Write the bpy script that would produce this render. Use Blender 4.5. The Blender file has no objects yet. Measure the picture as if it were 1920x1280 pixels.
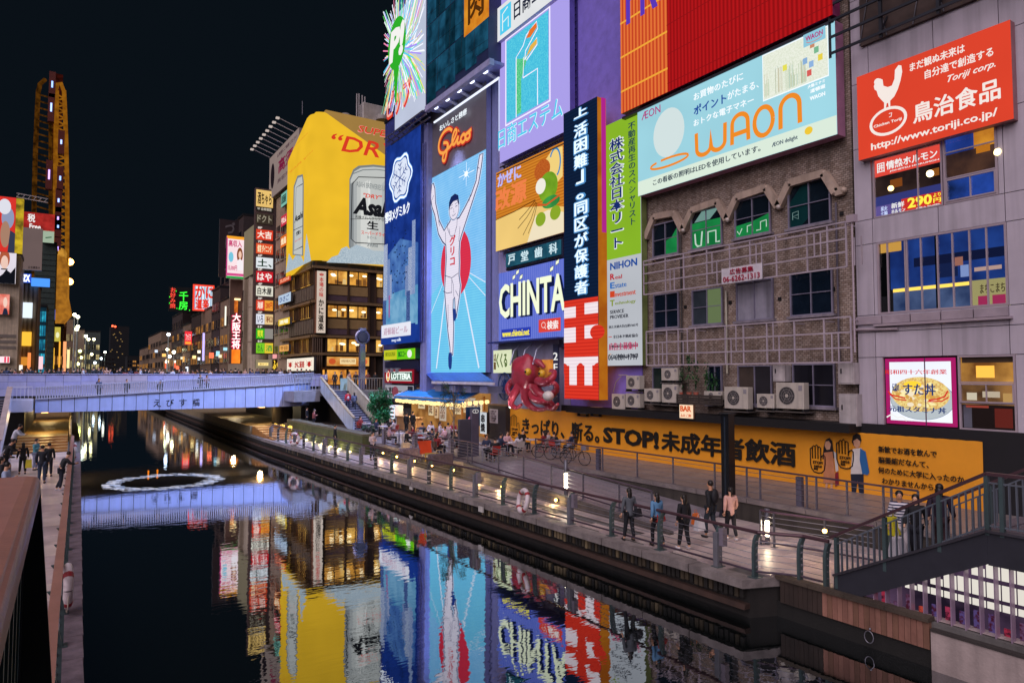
import bpy,bmesh,math,random
from math import sin,cos,pi,radians,atan,tan,sqrt
from mathutils import Vector,Matrix
random.seed(7)
sc=bpy.context.scene
COL=sc.collection
V=Vector
# ---------------------------------------------------------------- camera
YAW=radians(33.0);PITCH=atan(62/1280);EYE=V((0,0,6.4))
cam=bpy.data.objects.new('camera',bpy.data.cameras.new('camera'))
COL.objects.link(cam);sc.camera=cam
cam.data.lens=24.0;cam.data.sensor_width=36.0
cam.data.clip_start=0.05;cam.data.clip_end=4000
cam.location=EYE
cam.rotation_euler=(pi/2+PITCH,0,-YAW)
# ---------------------------------------------------------------- world, city glow, exposure
w=bpy.data.worlds.new('World');sc.world=w;w.use_nodes=True
bg=w.node_tree.nodes['Background']
bg.inputs[0].default_value=(0.0030,0.0054,0.0085,1);bg.inputs[1].default_value=1.0
sun=bpy.data.objects.new('city_glow',bpy.data.lights.new('city_glow','SUN'))
COL.objects.link(sun)
sun.data.energy=2.45;sun.data.angle=radians(70);sun.data.color=(1.0,0.85,0.93)
sun.rotation_euler=V((0.66,0.36,-0.66)).to_track_quat('-Z','Y').to_euler()
sc.view_settings.view_transform='Standard';sc.view_settings.look='None'
sc.view_settings.exposure=0.0;sc.view_settings.gamma=1.0
sc.view_settings.use_curve_mapping=False
sc.cycles.use_denoising=True
sc.cycles.max_bounces=5;sc.cycles.diffuse_bounces=2;sc.cycles.glossy_bounces=3
sc.cycles.transparent_max_bounces=10;sc.cycles.sample_clamp_indirect=4.0
sc.cycles.caustics_reflective=False;sc.cycles.caustics_refractive=False
# ---------------------------------------------------------------- measured rays -> real places
_f=V((sin(YAW)*cos(PITCH),cos(YAW)*cos(PITCH),sin(PITCH)))
_r=V((cos(YAW),-sin(YAW),0));_u=_r.cross(_f)
def ray(px,py):return _f+_r*((px-960)/1280)+_u*(-(py-640)/1280)
def at(ax,val,px,py):
 d=ray(px,py);return EYE+d*((val-EYE[ax])/d[ax])
F=24.5
def yF(px,X=F):return at(0,X,px,650).y
def zF(px,py,X=F):return at(0,X,px,py).z
# ---------------------------------------------------------------- colour, materials
def lin(c):return c/12.92 if c<=0.04045 else((c+0.055)/1.055)**2.4
def C(h,k=1.0):
 h=h.lstrip('#');return tuple(lin(int(h[i:i+2],16)/255)*k for i in(0,2,4))+(1,)
_mc={}
def N(nt,t,**kw):
 n=nt.nodes.new(t)
 for k,v in kw.items():
  if k.startswith('i_'):
   key=k[2:];key=int(key)if key.isdigit()else key.replace('_',' ')
   n.inputs[key].default_value=v
  else:setattr(n,k,v)
 return n
def D(h,rough=0.6,metal=0.0,var=0.25,sc_=1.5,bump=0.0,name=None,kind='',strk=0.0):
 """surface with its own colour, blotches of wear and streaks of dirt"""
 key=('D',h,rough,metal,var,sc_,bump,kind,strk)
 if key in _mc:return _mc[key]
 m=bpy.data.materials.new(name or 'surface_'+h.strip('#'));m.use_nodes=True
 nt=m.node_tree;b=nt.nodes['Principled BSDF'];L=nt.links.new
 tc=N(nt,'ShaderNodeTexCoord')
 n1=N(nt,'ShaderNodeTexNoise',i_Scale=sc_,i_Detail=6.0,i_Roughness=0.65)
 L(tc.outputs['Object'],n1.inputs['Vector'])
 cr=N(nt,'ShaderNodeMapRange');cr.inputs['From Min'].default_value=0.3;cr.inputs['From Max'].default_value=0.7
 cr.inputs['To Min'].default_value=1-var;cr.inputs['To Max'].default_value=1+var*0.5
 L(n1.outputs[0],cr.inputs[0])
 mx=N(nt,'ShaderNodeMix',data_type='RGBA',blend_type='MULTIPLY');mx.inputs[0].default_value=1
 mx.inputs[6].default_value=C(h)
 cv=N(nt,'ShaderNodeCombineColor')
 for i in range(3):L(cr.outputs[0],cv.inputs[i])
 L(cv.outputs[0],mx.inputs[7])
 out=mx.outputs[2]
 if strk>0:
  mp=N(nt,'ShaderNodeMapping');mp.inputs['Scale'].default_value=(2.2,2.2,0.12)
  L(tc.outputs['Object'],mp.inputs['Vector'])
  n2=N(nt,'ShaderNodeTexNoise',i_Scale=1.6,i_Detail=5.0);L(mp.outputs[0],n2.inputs['Vector'])
  r2=N(nt,'ShaderNodeMapRange');r2.inputs['From Min'].default_value=0.42;r2.inputs['From Max'].default_value=0.75
  r2.inputs['To Min'].default_value=1.0;r2.inputs['To Max'].default_value=1-strk
  L(n2.outputs[0],r2.inputs[0])
  c2=N(nt,'ShaderNodeCombineColor')
  for i in range(3):L(r2.outputs[0],c2.inputs[i])
  m2=N(nt,'ShaderNodeMix',data_type='RGBA',blend_type='MULTIPLY');m2.inputs[0].default_value=1
  L(out,m2.inputs[6]);L(c2.outputs[0],m2.inputs[7]);out=m2.outputs[2]
 if kind=='brick':
  sx=N(nt,'ShaderNodeSeparateXYZ');L(tc.outputs['Object'],sx.inputs[0])
  cx=N(nt,'ShaderNodeCombineXYZ');L(sx.outputs['Y'],cx.inputs['X']);L(sx.outputs['Z'],cx.inputs['Y'])
  bt=N(nt,'ShaderNodeTexBrick');L(cx.outputs[0],bt.inputs['Vector'])
  bt.inputs['Color1'].default_value=C('#ffffff');bt.inputs['Color2'].default_value=C('#c9bfb6')
  bt.inputs['Mortar'].default_value=C('#6f6862');bt.inputs['Scale'].default_value=1.0
  bt.inputs['Mortar Size'].default_value=0.008;bt.inputs['Mortar Smooth'].default_value=0.2
  bt.inputs['Brick Width'].default_value=0.17;bt.inputs['Row Height'].default_value=0.085
  m3=N(nt,'ShaderNodeMix',data_type='RGBA',blend_type='MULTIPLY');m3.inputs[0].default_value=1
  L(out,m3.inputs[6]);L(bt.outputs['Color'],m3.inputs[7]);out=m3.outputs[2]
  bp=N(nt,'ShaderNodeBump');bp.inputs['Strength'].default_value=0.7;bp.inputs['Distance'].default_value=0.02
  bp.invert=True
  L(bt.outputs['Fac'],bp.inputs['Height']);L(bp.outputs[0],b.inputs['Normal'])
 elif kind=='slab':
  bt=N(nt,'ShaderNodeTexBrick');L(tc.outputs['Object'],bt.inputs['Vector'])
  bt.inputs['Color1'].default_value=(1,1,1,1);bt.inputs['Color2'].default_value=(.86,.86,.86,1)
  bt.inputs['Mortar'].default_value=(.6,.6,.6,1);bt.inputs['Scale'].default_value=1.0
  bt.inputs['Mortar Size'].default_value=0.006
  bt.inputs['Brick Width'].default_value=0.6;bt.inputs['Row Height'].default_value=0.3
  m3=N(nt,'ShaderNodeMix',data_type='RGBA',blend_type='MULTIPLY');m3.inputs[0].default_value=1
  L(out,m3.inputs[6]);L(bt.outputs['Color'],m3.inputs[7]);out=m3.outputs[2]
  bp=N(nt,'ShaderNodeBump');bp.inputs['Strength'].default_value=0.4;bp.inputs['Distance'].default_value=0.01;bp.invert=True
  L(bt.outputs['Fac'],bp.inputs['Height']);L(bp.outputs[0],b.inputs['Normal'])
 elif bump>0:
  n3=N(nt,'ShaderNodeTexNoise',i_Scale=sc_*14,i_Detail=4.0);L(tc.outputs['Object'],n3.inputs['Vector'])
  bp=N(nt,'ShaderNodeBump');bp.inputs['Strength'].default_value=bump;bp.inputs['Distance'].default_value=0.02
  L(n3.outputs[0],bp.inputs['Height']);L(bp.outputs[0],b.inputs['Normal'])
 L(out,b.inputs['Base Color'])
 b.inputs['Roughness'].default_value=rough;b.inputs['Metallic'].default_value=metal
 m.diffuse_color=C(h)
 _mc[key]=m;return m
def E(h,s=1.0,kind='',light=False,h2=None,var=0.0,name=None):
 """something that gives off light: lit sign face, tube, lamp, screen"""
 key=('E',h,s,kind,light,h2,var)
 if key in _mc:return _mc[key]
 m=bpy.data.materials.new(name or 'light_'+h.strip('#'));m.use_nodes=True
 nt=m.node_tree;L=nt.links.new;nt.nodes.remove(nt.nodes['Principled BSDF'])
 em=N(nt,'ShaderNodeEmission');em.inputs[0].default_value=C(h);em.inputs[1].default_value=s
 out=nt.nodes['Material Output']
 L(em.outputs[0],out.inputs[0])
 tc=N(nt,'ShaderNodeTexCoord')
 def mult(fac_out,a,b):
  mm=N(nt,'ShaderNodeMix',data_type='RGBA');mm.inputs[6].default_value=a;mm.inputs[7].default_value=b
  L(fac_out,mm.inputs[0]);L(mm.outputs[2],em.inputs[0])
 if kind in('led','ledv','tubes','warp'):
  sx=N(nt,'ShaderNodeSeparateXYZ');L(tc.outputs['Object'],sx.inputs[0])
  a=N(nt,'ShaderNodeMath',operation='MULTIPLY');a.inputs[1].default_value={'led':34,'ledv':30,'tubes':26,'warp':34}[kind]
  L(sx.outputs['Z' if kind in('led','warp')else 'Y'],a.inputs[0])
  s_=N(nt,'ShaderNodeMath',operation='SINE');L(a.outputs[0],s_.inputs[0])
  r=N(nt,'ShaderNodeMapRange');r.inputs['From Min'].default_value=-1;L(s_.outputs[0],r.inputs[0])
  if var:
   n=N(nt,'ShaderNodeTexNoise',i_Scale=1.1,i_Detail=4.0);L(tc.outputs['Object'],n.inputs['Vector'])
   q=N(nt,'ShaderNodeMath',operation='MULTIPLY_ADD');q.inputs[1].default_value=var;L(n.outputs[0],q.inputs[0]);L(r.outputs[0],q.inputs[2])
   q2=N(nt,'ShaderNodeMath',operation='MULTIPLY');q2.inputs[1].default_value=1/(1+var*.8);L(q.outputs[0],q2.inputs[0])
   mult(q2.outputs[0],C(h),C(h2 or h,1 if h2 else.75))
  else:mult(r.outputs[0],C(h),C(h2 or h,1 if h2 else.75))
 elif kind=='dots':
  v=N(nt,'ShaderNodeTexVoronoi',i_Scale=9.0);v.inputs['Randomness'].default_value=0
  L(tc.outputs['Object'],v.inputs['Vector'])
  r=N(nt,'ShaderNodeMapRange');r.inputs['From Min'].default_value=.25;r.inputs['From Max'].default_value=.45;L(v.outputs[0],r.inputs[0])
  mult(r.outputs[0],C(h),C(h2 or h,1 if h2 else.5))
 elif kind=='noise':
  n=N(nt,'ShaderNodeTexNoise',i_Scale=0.9,i_Detail=5.0);L(tc.outputs['Object'],n.inputs['Vector'])
  r=N(nt,'ShaderNodeMapRange');r.inputs['From Min'].default_value=.35;r.inputs['From Max'].default_value=.65;L(n.outputs[0],r.inputs[0])
  mult(r.outputs[0],C(h),C(h2 or h,1 if h2 else.55))
 elif kind=='grain':
  n=N(nt,'ShaderNodeTexNoise',i_Scale=16.0,i_Detail=2.0);L(tc.outputs['Object'],n.inputs['Vector'])
  r=N(nt,'ShaderNodeMapRange');r.inputs['From Min'].default_value=.42;r.inputs['From Max'].default_value=.6;L(n.outputs[0],r.inputs[0])
  mult(r.outputs[0],C(h),C(h2 or h,1 if h2 else.55))
 elif kind=='soft':
  n=N(nt,'ShaderNodeTexNoise',i_Scale=0.35,i_Detail=1.0);L(tc.outputs['Object'],n.inputs['Vector'])
  r=N(nt,'ShaderNodeMapRange');r.inputs['From Min'].default_value=.3;r.inputs['From Max'].default_value=.7;L(n.outputs[0],r.inputs[0])
  mult(r.outputs[0],C(h,.93),C(h,1.04))
 if not light:m.cycles.emission_sampling='NONE'
 _mc[key]=m;return m
def glass(h='#20303a',rough=0.05,alpha=0.25):
 key=('G',h,rough,alpha)
 if key in _mc:return _mc[key]
 m=bpy.data.materials.new('glass');m.use_nodes=True
 nt=m.node_tree;L=nt.links.new;nt.nodes.remove(nt.nodes['Principled BSDF'])
 t=N(nt,'ShaderNodeBsdfTransparent');t.inputs[0].default_value=C(h)if alpha<1 else(1,1,1,1)
 g=N(nt,'ShaderNodeBsdfGlossy');g.inputs['Roughness'].default_value=rough
 mx=N(nt,'ShaderNodeMixShader');mx.inputs[0].default_value=alpha
 L(t.outputs[0],mx.inputs[1]);L(g.outputs[0],mx.inputs[2]);L(mx.outputs[0],nt.nodes['Material Output'].inputs[0])
 _mc[key]=m;return m
 # ---------------------------------------------------------------- mesh builder
class Fr:
 """a flat face in the world: origin lower left as seen, U right, Z up, normal to the viewer"""
 def __init__(s,O,U,W,H):
  s.O=V(O);s.U=V(U).normalized();s.W=W;s.H=H;s.V=V((0,0,1));s.N=s.U.cross(s.V)
 def p(s,u,v,d=0.0):return s.O+s.U*u+s.V*v+s.N*d
 def n(s,u,v,d=0.0):return s.p(u*s.W,v*s.H,d)
def frW(X,xl,yt,yb,xr,yrt=None,yrb=None):
 y0=at(0,X,xl,(yt+yb)/2).y
 y1=at(0,X,xr,((yrt if yrt is not None else yt)+(yrb if yrb is not None else yb))/2).y
 zt,zb=at(0,X,xl,yt).z,at(0,X,xl,yb).z
 if yrt is not None:zt=(zt+at(0,X,xr,yrt).z)/2
 if yrb is not None:zb=(zb+at(0,X,xr,yrb).z)/2
 return Fr((X,y0,zb),(0,-1,0),abs(y0-y1),zt-zb)
def frS(Y,xl,yt,yb,xr):
 xm=(xl+xr)/2
 a=at(1,Y,xl,yb);b_=at(1,Y,xr,yb)
 zt,zb=at(1,Y,xm,yt).z,at(1,Y,xm,yb).z
 return Fr((a.x,Y,zb),(1,0,0),b_.x-a.x,zt-zb)
def frE(X,xl,yt,yb,xr):
 a=at(0,X,xl,(yt+yb)/2);b_=at(0,X,xr,(yt+yb)/2)
 return Fr((X,a.y,at(0,X,xl,yb).z),(0,1,0),abs(b_.y-a.y),at(0,X,xl,yt).z-at(0,X,xl,yb).z)
class MB:
 def __init__(s):s.v=[];s.f=[];s.m=[];s.mats=[];s.sm=[]
 def mi(s,m):
  if m not in s.mats:s.mats.append(m)
  return s.mats.index(m)
 def add(s,vs,fs,m,smooth=False):
  b=len(s.v);s.v+=[V(x)for x in vs];k=s.mi(m)
  for f in fs:s.f.append([i+b for i in f]);s.m.append(k);s.sm.append(smooth)
  return s
 def quad(s,a,b,c,d,m):return s.add([a,b,c,d],[(0,1,2,3)],m)
 def box(s,p0,p1,m):
  x0,y0,z0=p0;x1,y1,z1=p1
  return s.add([(x0,y0,z0),(x1,y0,z0),(x1,y1,z0),(x0,y1,z0),(x0,y0,z1),(x1,y0,z1),(x1,y1,z1),(x0,y1,z1)],[(0,3,2,1),(4,5,6,7),(0,1,5,4),(1,2,6,5),(2,3,7,6),(3,0,4,7)],m)
 def hexa(s,lo,hi,m):
  return s.add(list(lo)+list(hi),[(0,3,2,1),(4,5,6,7),(0,1,5,4),(1,2,6,5),(2,3,7,6),(3,0,4,7)],m)
 def fb(s,fr,u0,v0,u1,v1,d0,d1,m):
  return s.hexa([fr.p(u0,v0,d0),fr.p(u1,v0,d0),fr.p(u1,v1,d0),fr.p(u0,v1,d0)],[fr.p(u0,v0,d1),fr.p(u1,v0,d1),fr.p(u1,v1,d1),fr.p(u0,v1,d1)],m)
 def nb(s,fr,u0,v0,u1,v1,d0,d1,m):return s.fb(fr,u0*fr.W,v0*fr.H,u1*fr.W,v1*fr.H,d0,d1,m)
 def npoly(s,fr,pts,d0,d1,m):
  n=len(pts);vs=[fr.n(u,v,d0)for u,v in pts]+[fr.n(u,v,d1)for u,v in pts]
  return s.add(vs,[tuple(range(n,2*n))]+[(i,(i+1)%n,n+(i+1)%n,n+i)for i in range(n)],m)
 def nline(s,fr,pts,wd,d,m,closed=False):
  P=[V((u*fr.W,v*fr.H))for u,v in pts];n=len(P);vs=[]
  for i in range(n):
   a=P[i-1]if(i or closed)else P[i];b=P[(i+1)%n]if(i<n-1 or closed)else P[i]
   t=(b-a);t=t.normalized()if t.length>1e-6 else V((1,0));q=V((-t.y,t.x))*wd/2
   for k in(P[i]+q,P[i]-q):vs.append(fr.p(k.x,k.y,d))
  fs=[(2*i,2*i+1,2*i+3,2*i+2)for i in range(n-1)]
  if closed:fs.append((2*n-2,2*n-1,1,0))
  return s.add(vs,fs,m)
 def nell(s,fr,cu,cv,ru,rv,d,m,n=28,th=0.0):
  pts=[(cu+ru*cos(2*pi*i/n),cv+rv*sin(2*pi*i/n))for i in range(n)]
  return s.nline(fr,pts,th,d,m,True)if th else s.npoly(fr,pts,d-.004,d,m)
 def bar(s,a,b,w_,h_,m,up=(0,0,1)):
  a=V(a);b=V(b);t=(b-a).normalized();up=V(up)
  if abs(t.dot(up))>.99:up=V((0,1,0))
  x=t.cross(up).normalized()*w_/2;y=x.cross(t).normalized()*h_/2
  return s.hexa([a-x-y,a+x-y,a+x+y,a-x+y],[b-x-y,b+x-y,b+x+y,b-x+y],m)
 def tube(s,P,r,m,n=6,cap=True,smooth=True):
  P=[V(p)for p in P];R=r if isinstance(r,(list,tuple))else[r]*len(P);vs=[]
  t0=(P[1]-P[0]).normalized();a=V((0,0,1))if abs(t0.z)<.9 else V((1,0,0));x=t0.cross(a).normalized()
  for i,p in enumerate(P):
   t=(P[min(i+1,len(P)-1)]-P[max(i-1,0)]);t=t.normalized()if t.length>1e-9 else t0
   x=(x-t*x.dot(t)).normalized();y=t.cross(x)
   for k in range(n):vs.append(p+(x*cos(2*pi*k/n)+y*sin(2*pi*k/n))*R[i])
  fs=[(i*n+k,i*n+(k+1)%n,(i+1)*n+(k+1)%n,(i+1)*n+k)for i in range(len(P)-1)for k in range(n)]
  s.add(vs,fs,m,smooth)
  if cap:s.add(vs[:n],[tuple(range(n))][::-1],m);s.add(vs[-n:],[tuple(range(n))],m)
  return s
 def ball(s,c,r,m,n=10,k=7):
  c=V(c);r=V(r)if hasattr(r,'__len__')else V((r,r,r));vs=[c+V((0,0,-r.z))]
  for j in range(1,k):
   a=-pi/2+pi*j/k
   for i in range(n):vs.append(c+V((r.x*cos(a)*cos(2*pi*i/n),r.y*cos(a)*sin(2*pi*i/n),r.z*sin(a))))
  vs.append(c+V((0,0,r.z)));e=len(vs)-1;fs=[(0,1+(i+1)%n,1+i)for i in range(n)]
  for j in range(k-2):
   for i in range(n):fs.append((1+j*n+i,1+j*n+(i+1)%n,1+(j+1)*n+(i+1)%n,1+(j+1)*n+i))
  fs+=[(e,1+(k-2)*n+i,1+(k-2)*n+(i+1)%n)for i in range(n)]
  return s.add(vs,fs,m,True)
 def lathe(s,c,prof,m,n=12,smooth=True):
  c=V(c);vs=[c+V((r*cos(2*pi*k/n),r*sin(2*pi*k/n),z))for r,z in prof for k in range(n)]
  return s.add(vs,[(i*n+k,i*n+(k+1)%n,(i+1)*n+(k+1)%n,(i+1)*n+k)for i in range(len(prof)-1)for k in range(n)],m,smooth)
 def grid(s,fn,nu,nv,m,smooth=True):
  return s.add([fn(i/nu,j/nv)for i in range(nu+1)for j in range(nv+1)],[(i*(nv+1)+j,(i+1)*(nv+1)+j,(i+1)*(nv+1)+j+1,i*(nv+1)+j+1)for i in range(nu)for j in range(nv)],m,smooth)
 def build(s,name,parent=None,bev=0,**kw):
  base=org(parent)if parent is not None else V((0,0,0))
  if parent is None and 'loc' in kw:base=V(kw.pop('loc'))
  me=bpy.data.meshes.new(name)
  me.from_pydata([v-base for v in s.v],[],s.f)
  for m in s.mats:me.materials.append(m)
  me.polygons.foreach_set('material_index',s.m);me.polygons.foreach_set('use_smooth',s.sm);me.update()
  o=bpy.data.objects.new(name,me);COL.objects.link(o)
  if parent is None:o.location=base
  else:o.parent=parent
  if bev:
   bm_=o.modifiers.new('bevel','BEVEL');bm_.width=bev;bm_.segments=2;bm_.limit_method='ANGLE'
  for k,v in kw.items():o[k]=v
  return o
def org(o):
 p=V((0,0,0))
 while o is not None:p=p+o.location;o=o.parent
 return p
def thing(name,label,cat,loc=(0,0,0),group=None):
 o=bpy.data.objects.new(name,None);COL.objects.link(o);o.location=V(loc);o.empty_display_size=.2
 o['label']=label;o['category']=cat
 if group:o['group']=group
 return o
def tag(o,label,cat,group=None):
 o['label']=label;o['category']=cat
 if group:o['group']=group
 return o
def copy_tree(o,parent=None,loc=None,rot=None,label=None):
 c=o.copy();COL.objects.link(c);c.parent=parent
 if loc is not None:c.location=loc
 if rot is not None:c.rotation_euler=(0,0,rot)
 if label:c['label']=label
 for ch in o.children:copy_tree(ch,c)
 return c
_txt=[]
def text(parent,fr,s,u0,v0,u1,v1,m,d=0.03,name='lettering',ext=0.012,off=0.0,shear=0.0,norm=True,res=2,sp=1.0,lsp=1.0):
 bold=0
 if off>.012 and any(ord(c)>0x2fff for c in s):bold=off*.8;off=0
 cu=bpy.data.curves.new(name,'FONT');cu.body=s;cu.extrude=ext;cu.offset=off;cu.shear=shear
 cu.resolution_u=res;cu.space_character=sp;cu.space_line=lsp;cu.materials.append(m)
 o=bpy.data.objects.new(name,cu);COL.objects.link(o);o.parent=parent
 if bold:o['bold']=bold
 if norm:u0*=fr.W;u1*=fr.W;v0*=fr.H;v1*=fr.H
 _txt.append((o,fr,u0,v0,u1,v1,d,org(parent)))
 return o
def fit_texts():
 bpy.context.view_layer.update()
 for o,fr,u0,v0,u1,v1,d,base in _txt:
  bb=[V(c)for c in o.bound_box];x0=min(c.x for c in bb);x1=max(c.x for c in bb);y0=min(c.y for c in bb);y1=max(c.y for c in bb)
  sx=(u1-u0)/max(x1-x0,1e-4);sy=(v1-v0)/max(y1-y0,1e-4)
  R=Matrix((fr.U,fr.V,fr.N)).transposed().to_4x4()
  T=Matrix.Translation(fr.p(u0-x0*sx,v0-y0*sy,d)-base)
  o.matrix_local=T@R@Matrix.Diagonal((sx,sy,1,1))
def vt(s):return '\n'.join(s)
class Board:
 """a sign of its own: box, rim, printed art in one part, lettering parts"""
 def __init__(s,name,label,cat,fr,face,side=None,depth=0.3,rim=0.0,rimm=None,group=None):
  s.fr=fr;s.t=thing(name,label,cat,fr.p(0,0,-depth),group)
  side=side or D('#55565c',.5,.4)
  b=MB();b.fb(fr,0,0,fr.W,fr.H,-depth,-.02,side);b.build('cabinet',s.t)
  b=MB();r=rim;b.fb(fr,r,r,fr.W-r,fr.H-r,-.02,0,face);b.build('face',s.t)
  if rim:
   b=MB();W,H=fr.W,fr.H
   for q in((0,0,W,r),(0,H-r,W,H),(0,r,r,H-r),(W-r,r,W,H-r)):b.fb(fr,q[0],q[1],q[2],q[3],-.019,.05,rimm or side)
   b.build('rim',s.t)
  s.a=MB();s.k=0
 def dd(s):s.k+=1;return.006+s.k*.004
 def rect(s,m,u0,v0,u1,v1):d=s.dd();s.a.npoly(s.fr,[(u0,v0),(u1,v0),(u1,v1),(u0,v1)],d-.003,d,m);return s
 def poly(s,m,pts):d=s.dd();s.a.npoly(s.fr,pts,d-.003,d,m);return s
 def line(s,m,pts,w_,closed=False):s.a.nline(s.fr,pts,w_,s.dd(),m,closed);return s
 def ell(s,m,cu,cv,ru,rv,th=0.0):s.a.nell(s.fr,cu,cv,ru,rv,s.dd(),m,th=th);return s
 def text(s,m,st,u0,v0,u1,v1,**kw):
  kw.setdefault('d',s.dd()+.014);text(s.t,s.fr,st,u0,v0,u1,v1,m,**kw);return s
 def done(s,name='artwork'):
  if s.a.f:s.a.build(name,s.t)
  return s.t
  # ================================================================ SETTING
def struct(o,kind='structure'):o['kind']=kind;return o
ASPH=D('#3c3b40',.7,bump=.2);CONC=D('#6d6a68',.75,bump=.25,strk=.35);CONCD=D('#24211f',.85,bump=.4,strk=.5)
PAVE=D('#cdbbba',.38,var=.35,sc_=.9,bump=.12);PAVEN=[D('#cebcba',.38,var=.4,sc_=.9,bump=.12),D('#bfadae',.42,var=.4,sc_=.9,bump=.12),D('#d6c6c0',.36,var=.3,sc_=.9,bump=.12)]
STEEL=D('#8b8a94',.35,.7,var=.2);STEELD=D('#4d4c56',.4,.6,var=.25);RAILC=D('#5a4148',.35,.3,var=.2)
WHITE=D('#c9c5cc',.45,var=.12,strk=.15);DARK=D('#0c0d11',.6,var=.3);DARKW=D('#15161b',.5)
GREYP=D('#9a96a0',.55,strk=.2)
# water
def water_mat():
 m=bpy.data.materials.new('canal_water');m.use_nodes=True;nt=m.node_tree;L=nt.links.new
 nt.nodes.remove(nt.nodes['Principled BSDF'])
 tc=N(nt,'ShaderNodeTexCoord');mp=N(nt,'ShaderNodeMapping');mp.inputs['Rotation'].default_value=(0,0,radians(28))
 mp.inputs['Scale'].default_value=(0.55,1.5,1);L(tc.outputs['Object'],mp.inputs['Vector'])
 n1=N(nt,'ShaderNodeTexNoise',i_Scale=2.6,i_Detail=3.0);n2=N(nt,'ShaderNodeTexNoise',i_Scale=0.28,i_Detail=2.0)
 L(mp.outputs[0],n1.inputs['Vector']);L(tc.outputs['Object'],n2.inputs['Vector'])
 a=N(nt,'ShaderNodeMath',operation='MULTIPLY_ADD');a.inputs[1].default_value=2.2;L(n2.outputs[0],a.inputs[0]);L(n1.outputs[0],a.inputs[2])
 bp=N(nt,'ShaderNodeBump');bp.inputs['Strength'].default_value=1.0;bp.inputs['Distance'].default_value=0.0021;L(a.outputs[0],bp.inputs['Height'])
 fr=N(nt,'ShaderNodeFresnel');fr.inputs['IOR'].default_value=1.33;L(bp.outputs[0],fr.inputs['Normal'])
 pw=N(nt,'ShaderNodeMath',operation='POWER');pw.inputs[1].default_value=0.72;L(fr.outputs[0],pw.inputs[0])
 ml=N(nt,'ShaderNodeMath',operation='MULTIPLY',use_clamp=True);ml.inputs[1].default_value=2.1;L(pw.outputs[0],ml.inputs[0])
 df=N(nt,'ShaderNodeBsdfDiffuse');df.inputs[0].default_value=(.004,.006,.006,1)
 gl=N(nt,'ShaderNodeBsdfGlossy');gl.inputs['Roughness'].default_value=0.0;gl.inputs[0].default_value=(.92,.95,1,1)
 L(bp.outputs[0],gl.inputs['Normal'])
 mx=N(nt,'ShaderNodeMixShader');L(ml.outputs[0],mx.inputs[0]);L(df.outputs[0],mx.inputs[1]);L(gl.outputs[0],mx.inputs[2])
 L(mx.outputs[0],nt.nodes['Material Output'].inputs[0]);return m
WZ=0.45
b=MB();b.quad((0,-60,WZ),(24,-60,WZ),(30,900,WZ),(-8,900,WZ),water_mat());struct(b.build('water'))
# ground sheets: city floor on both banks to the horizon
b=MB();b.quad((24.5,-600,2.08),(2500,-600,2.08),(2500,3000,2.08),(24.5,3000,2.08),ASPH)
b.quad((-2500,-600,1.3),(-3.0,-600,1.3),(-3.0,3000,1.3),(-2500,3000,1.3),ASPH)
b.quad((-2500,-600,-1.2),(2500,-600,-1.2),(2500,3000,-1.2),(-2500,3000,-1.2),DARK)
struct(b.build('ground'))
def flat(name,pts,z0,z1,m,parent=None):
 n=len(pts);b=MB();b.add([(x,y,z0)for x,y in pts]+[(x,y,z1)for x,y in pts],[tuple(range(n,2*n)),tuple(range(n))[::-1]]+[(i,(i+1)%n,n+(i+1)%n,n+i)for i in range(n)],m)
 return b.build(name,parent)
QE=[(14.9,2.0),(14.9,10.75),(13.95,11.1),(13.85,18),(13.6,28),(13.2,45),(12.9,56),(12.9,120)]
def qx(y):
 for(a,ya),(c,yc)in zip(QE,QE[1:]):
  if ya<=y<=yc:return a+(c-a)*(y-ya)/(yc-ya)
 return 12.9
q=struct(flat('quay_walk',[(24.4,2.0)]+QE+[(24.4,120)],1.18,1.37,CONC))
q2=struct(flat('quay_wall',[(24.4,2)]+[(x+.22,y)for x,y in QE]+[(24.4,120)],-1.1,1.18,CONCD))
b=MB()
for(x0,y0),(x1,y1)in zip(QE[2:-1],QE[3:]):
 b.hexa([(x0+.0,y0,.68),(x0+.3,y0,.68),(x1+.3,y1,.68),(x1,y1,.68)],[(x0+.05,y0,.80),(x0+.3,y0,.80),(x1+.3,y1,.80),(x1+.05,y1,.80)],D('#3a271f',.8,bump=.3,strk=.4))
b.build('ledge',q2)
RB=[D('#1e1b18',.8,bump=.3),D('#4a4030',.8,bump=.4,strk=.6),D('#8a7a5c',.8,bump=.3,strk=.7)]
b=MB();y=11.2
while y<50:
 x=qx(y);k=random.choice([0,0,0,1,1,2]);h=random.uniform(.88,.93)
 b.box((x+.1,y,h),(x+.25,y+.11,1.18),RB[k]);y+=.16
o=b.build('rib',q2);o['kind']='stuff'
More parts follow.
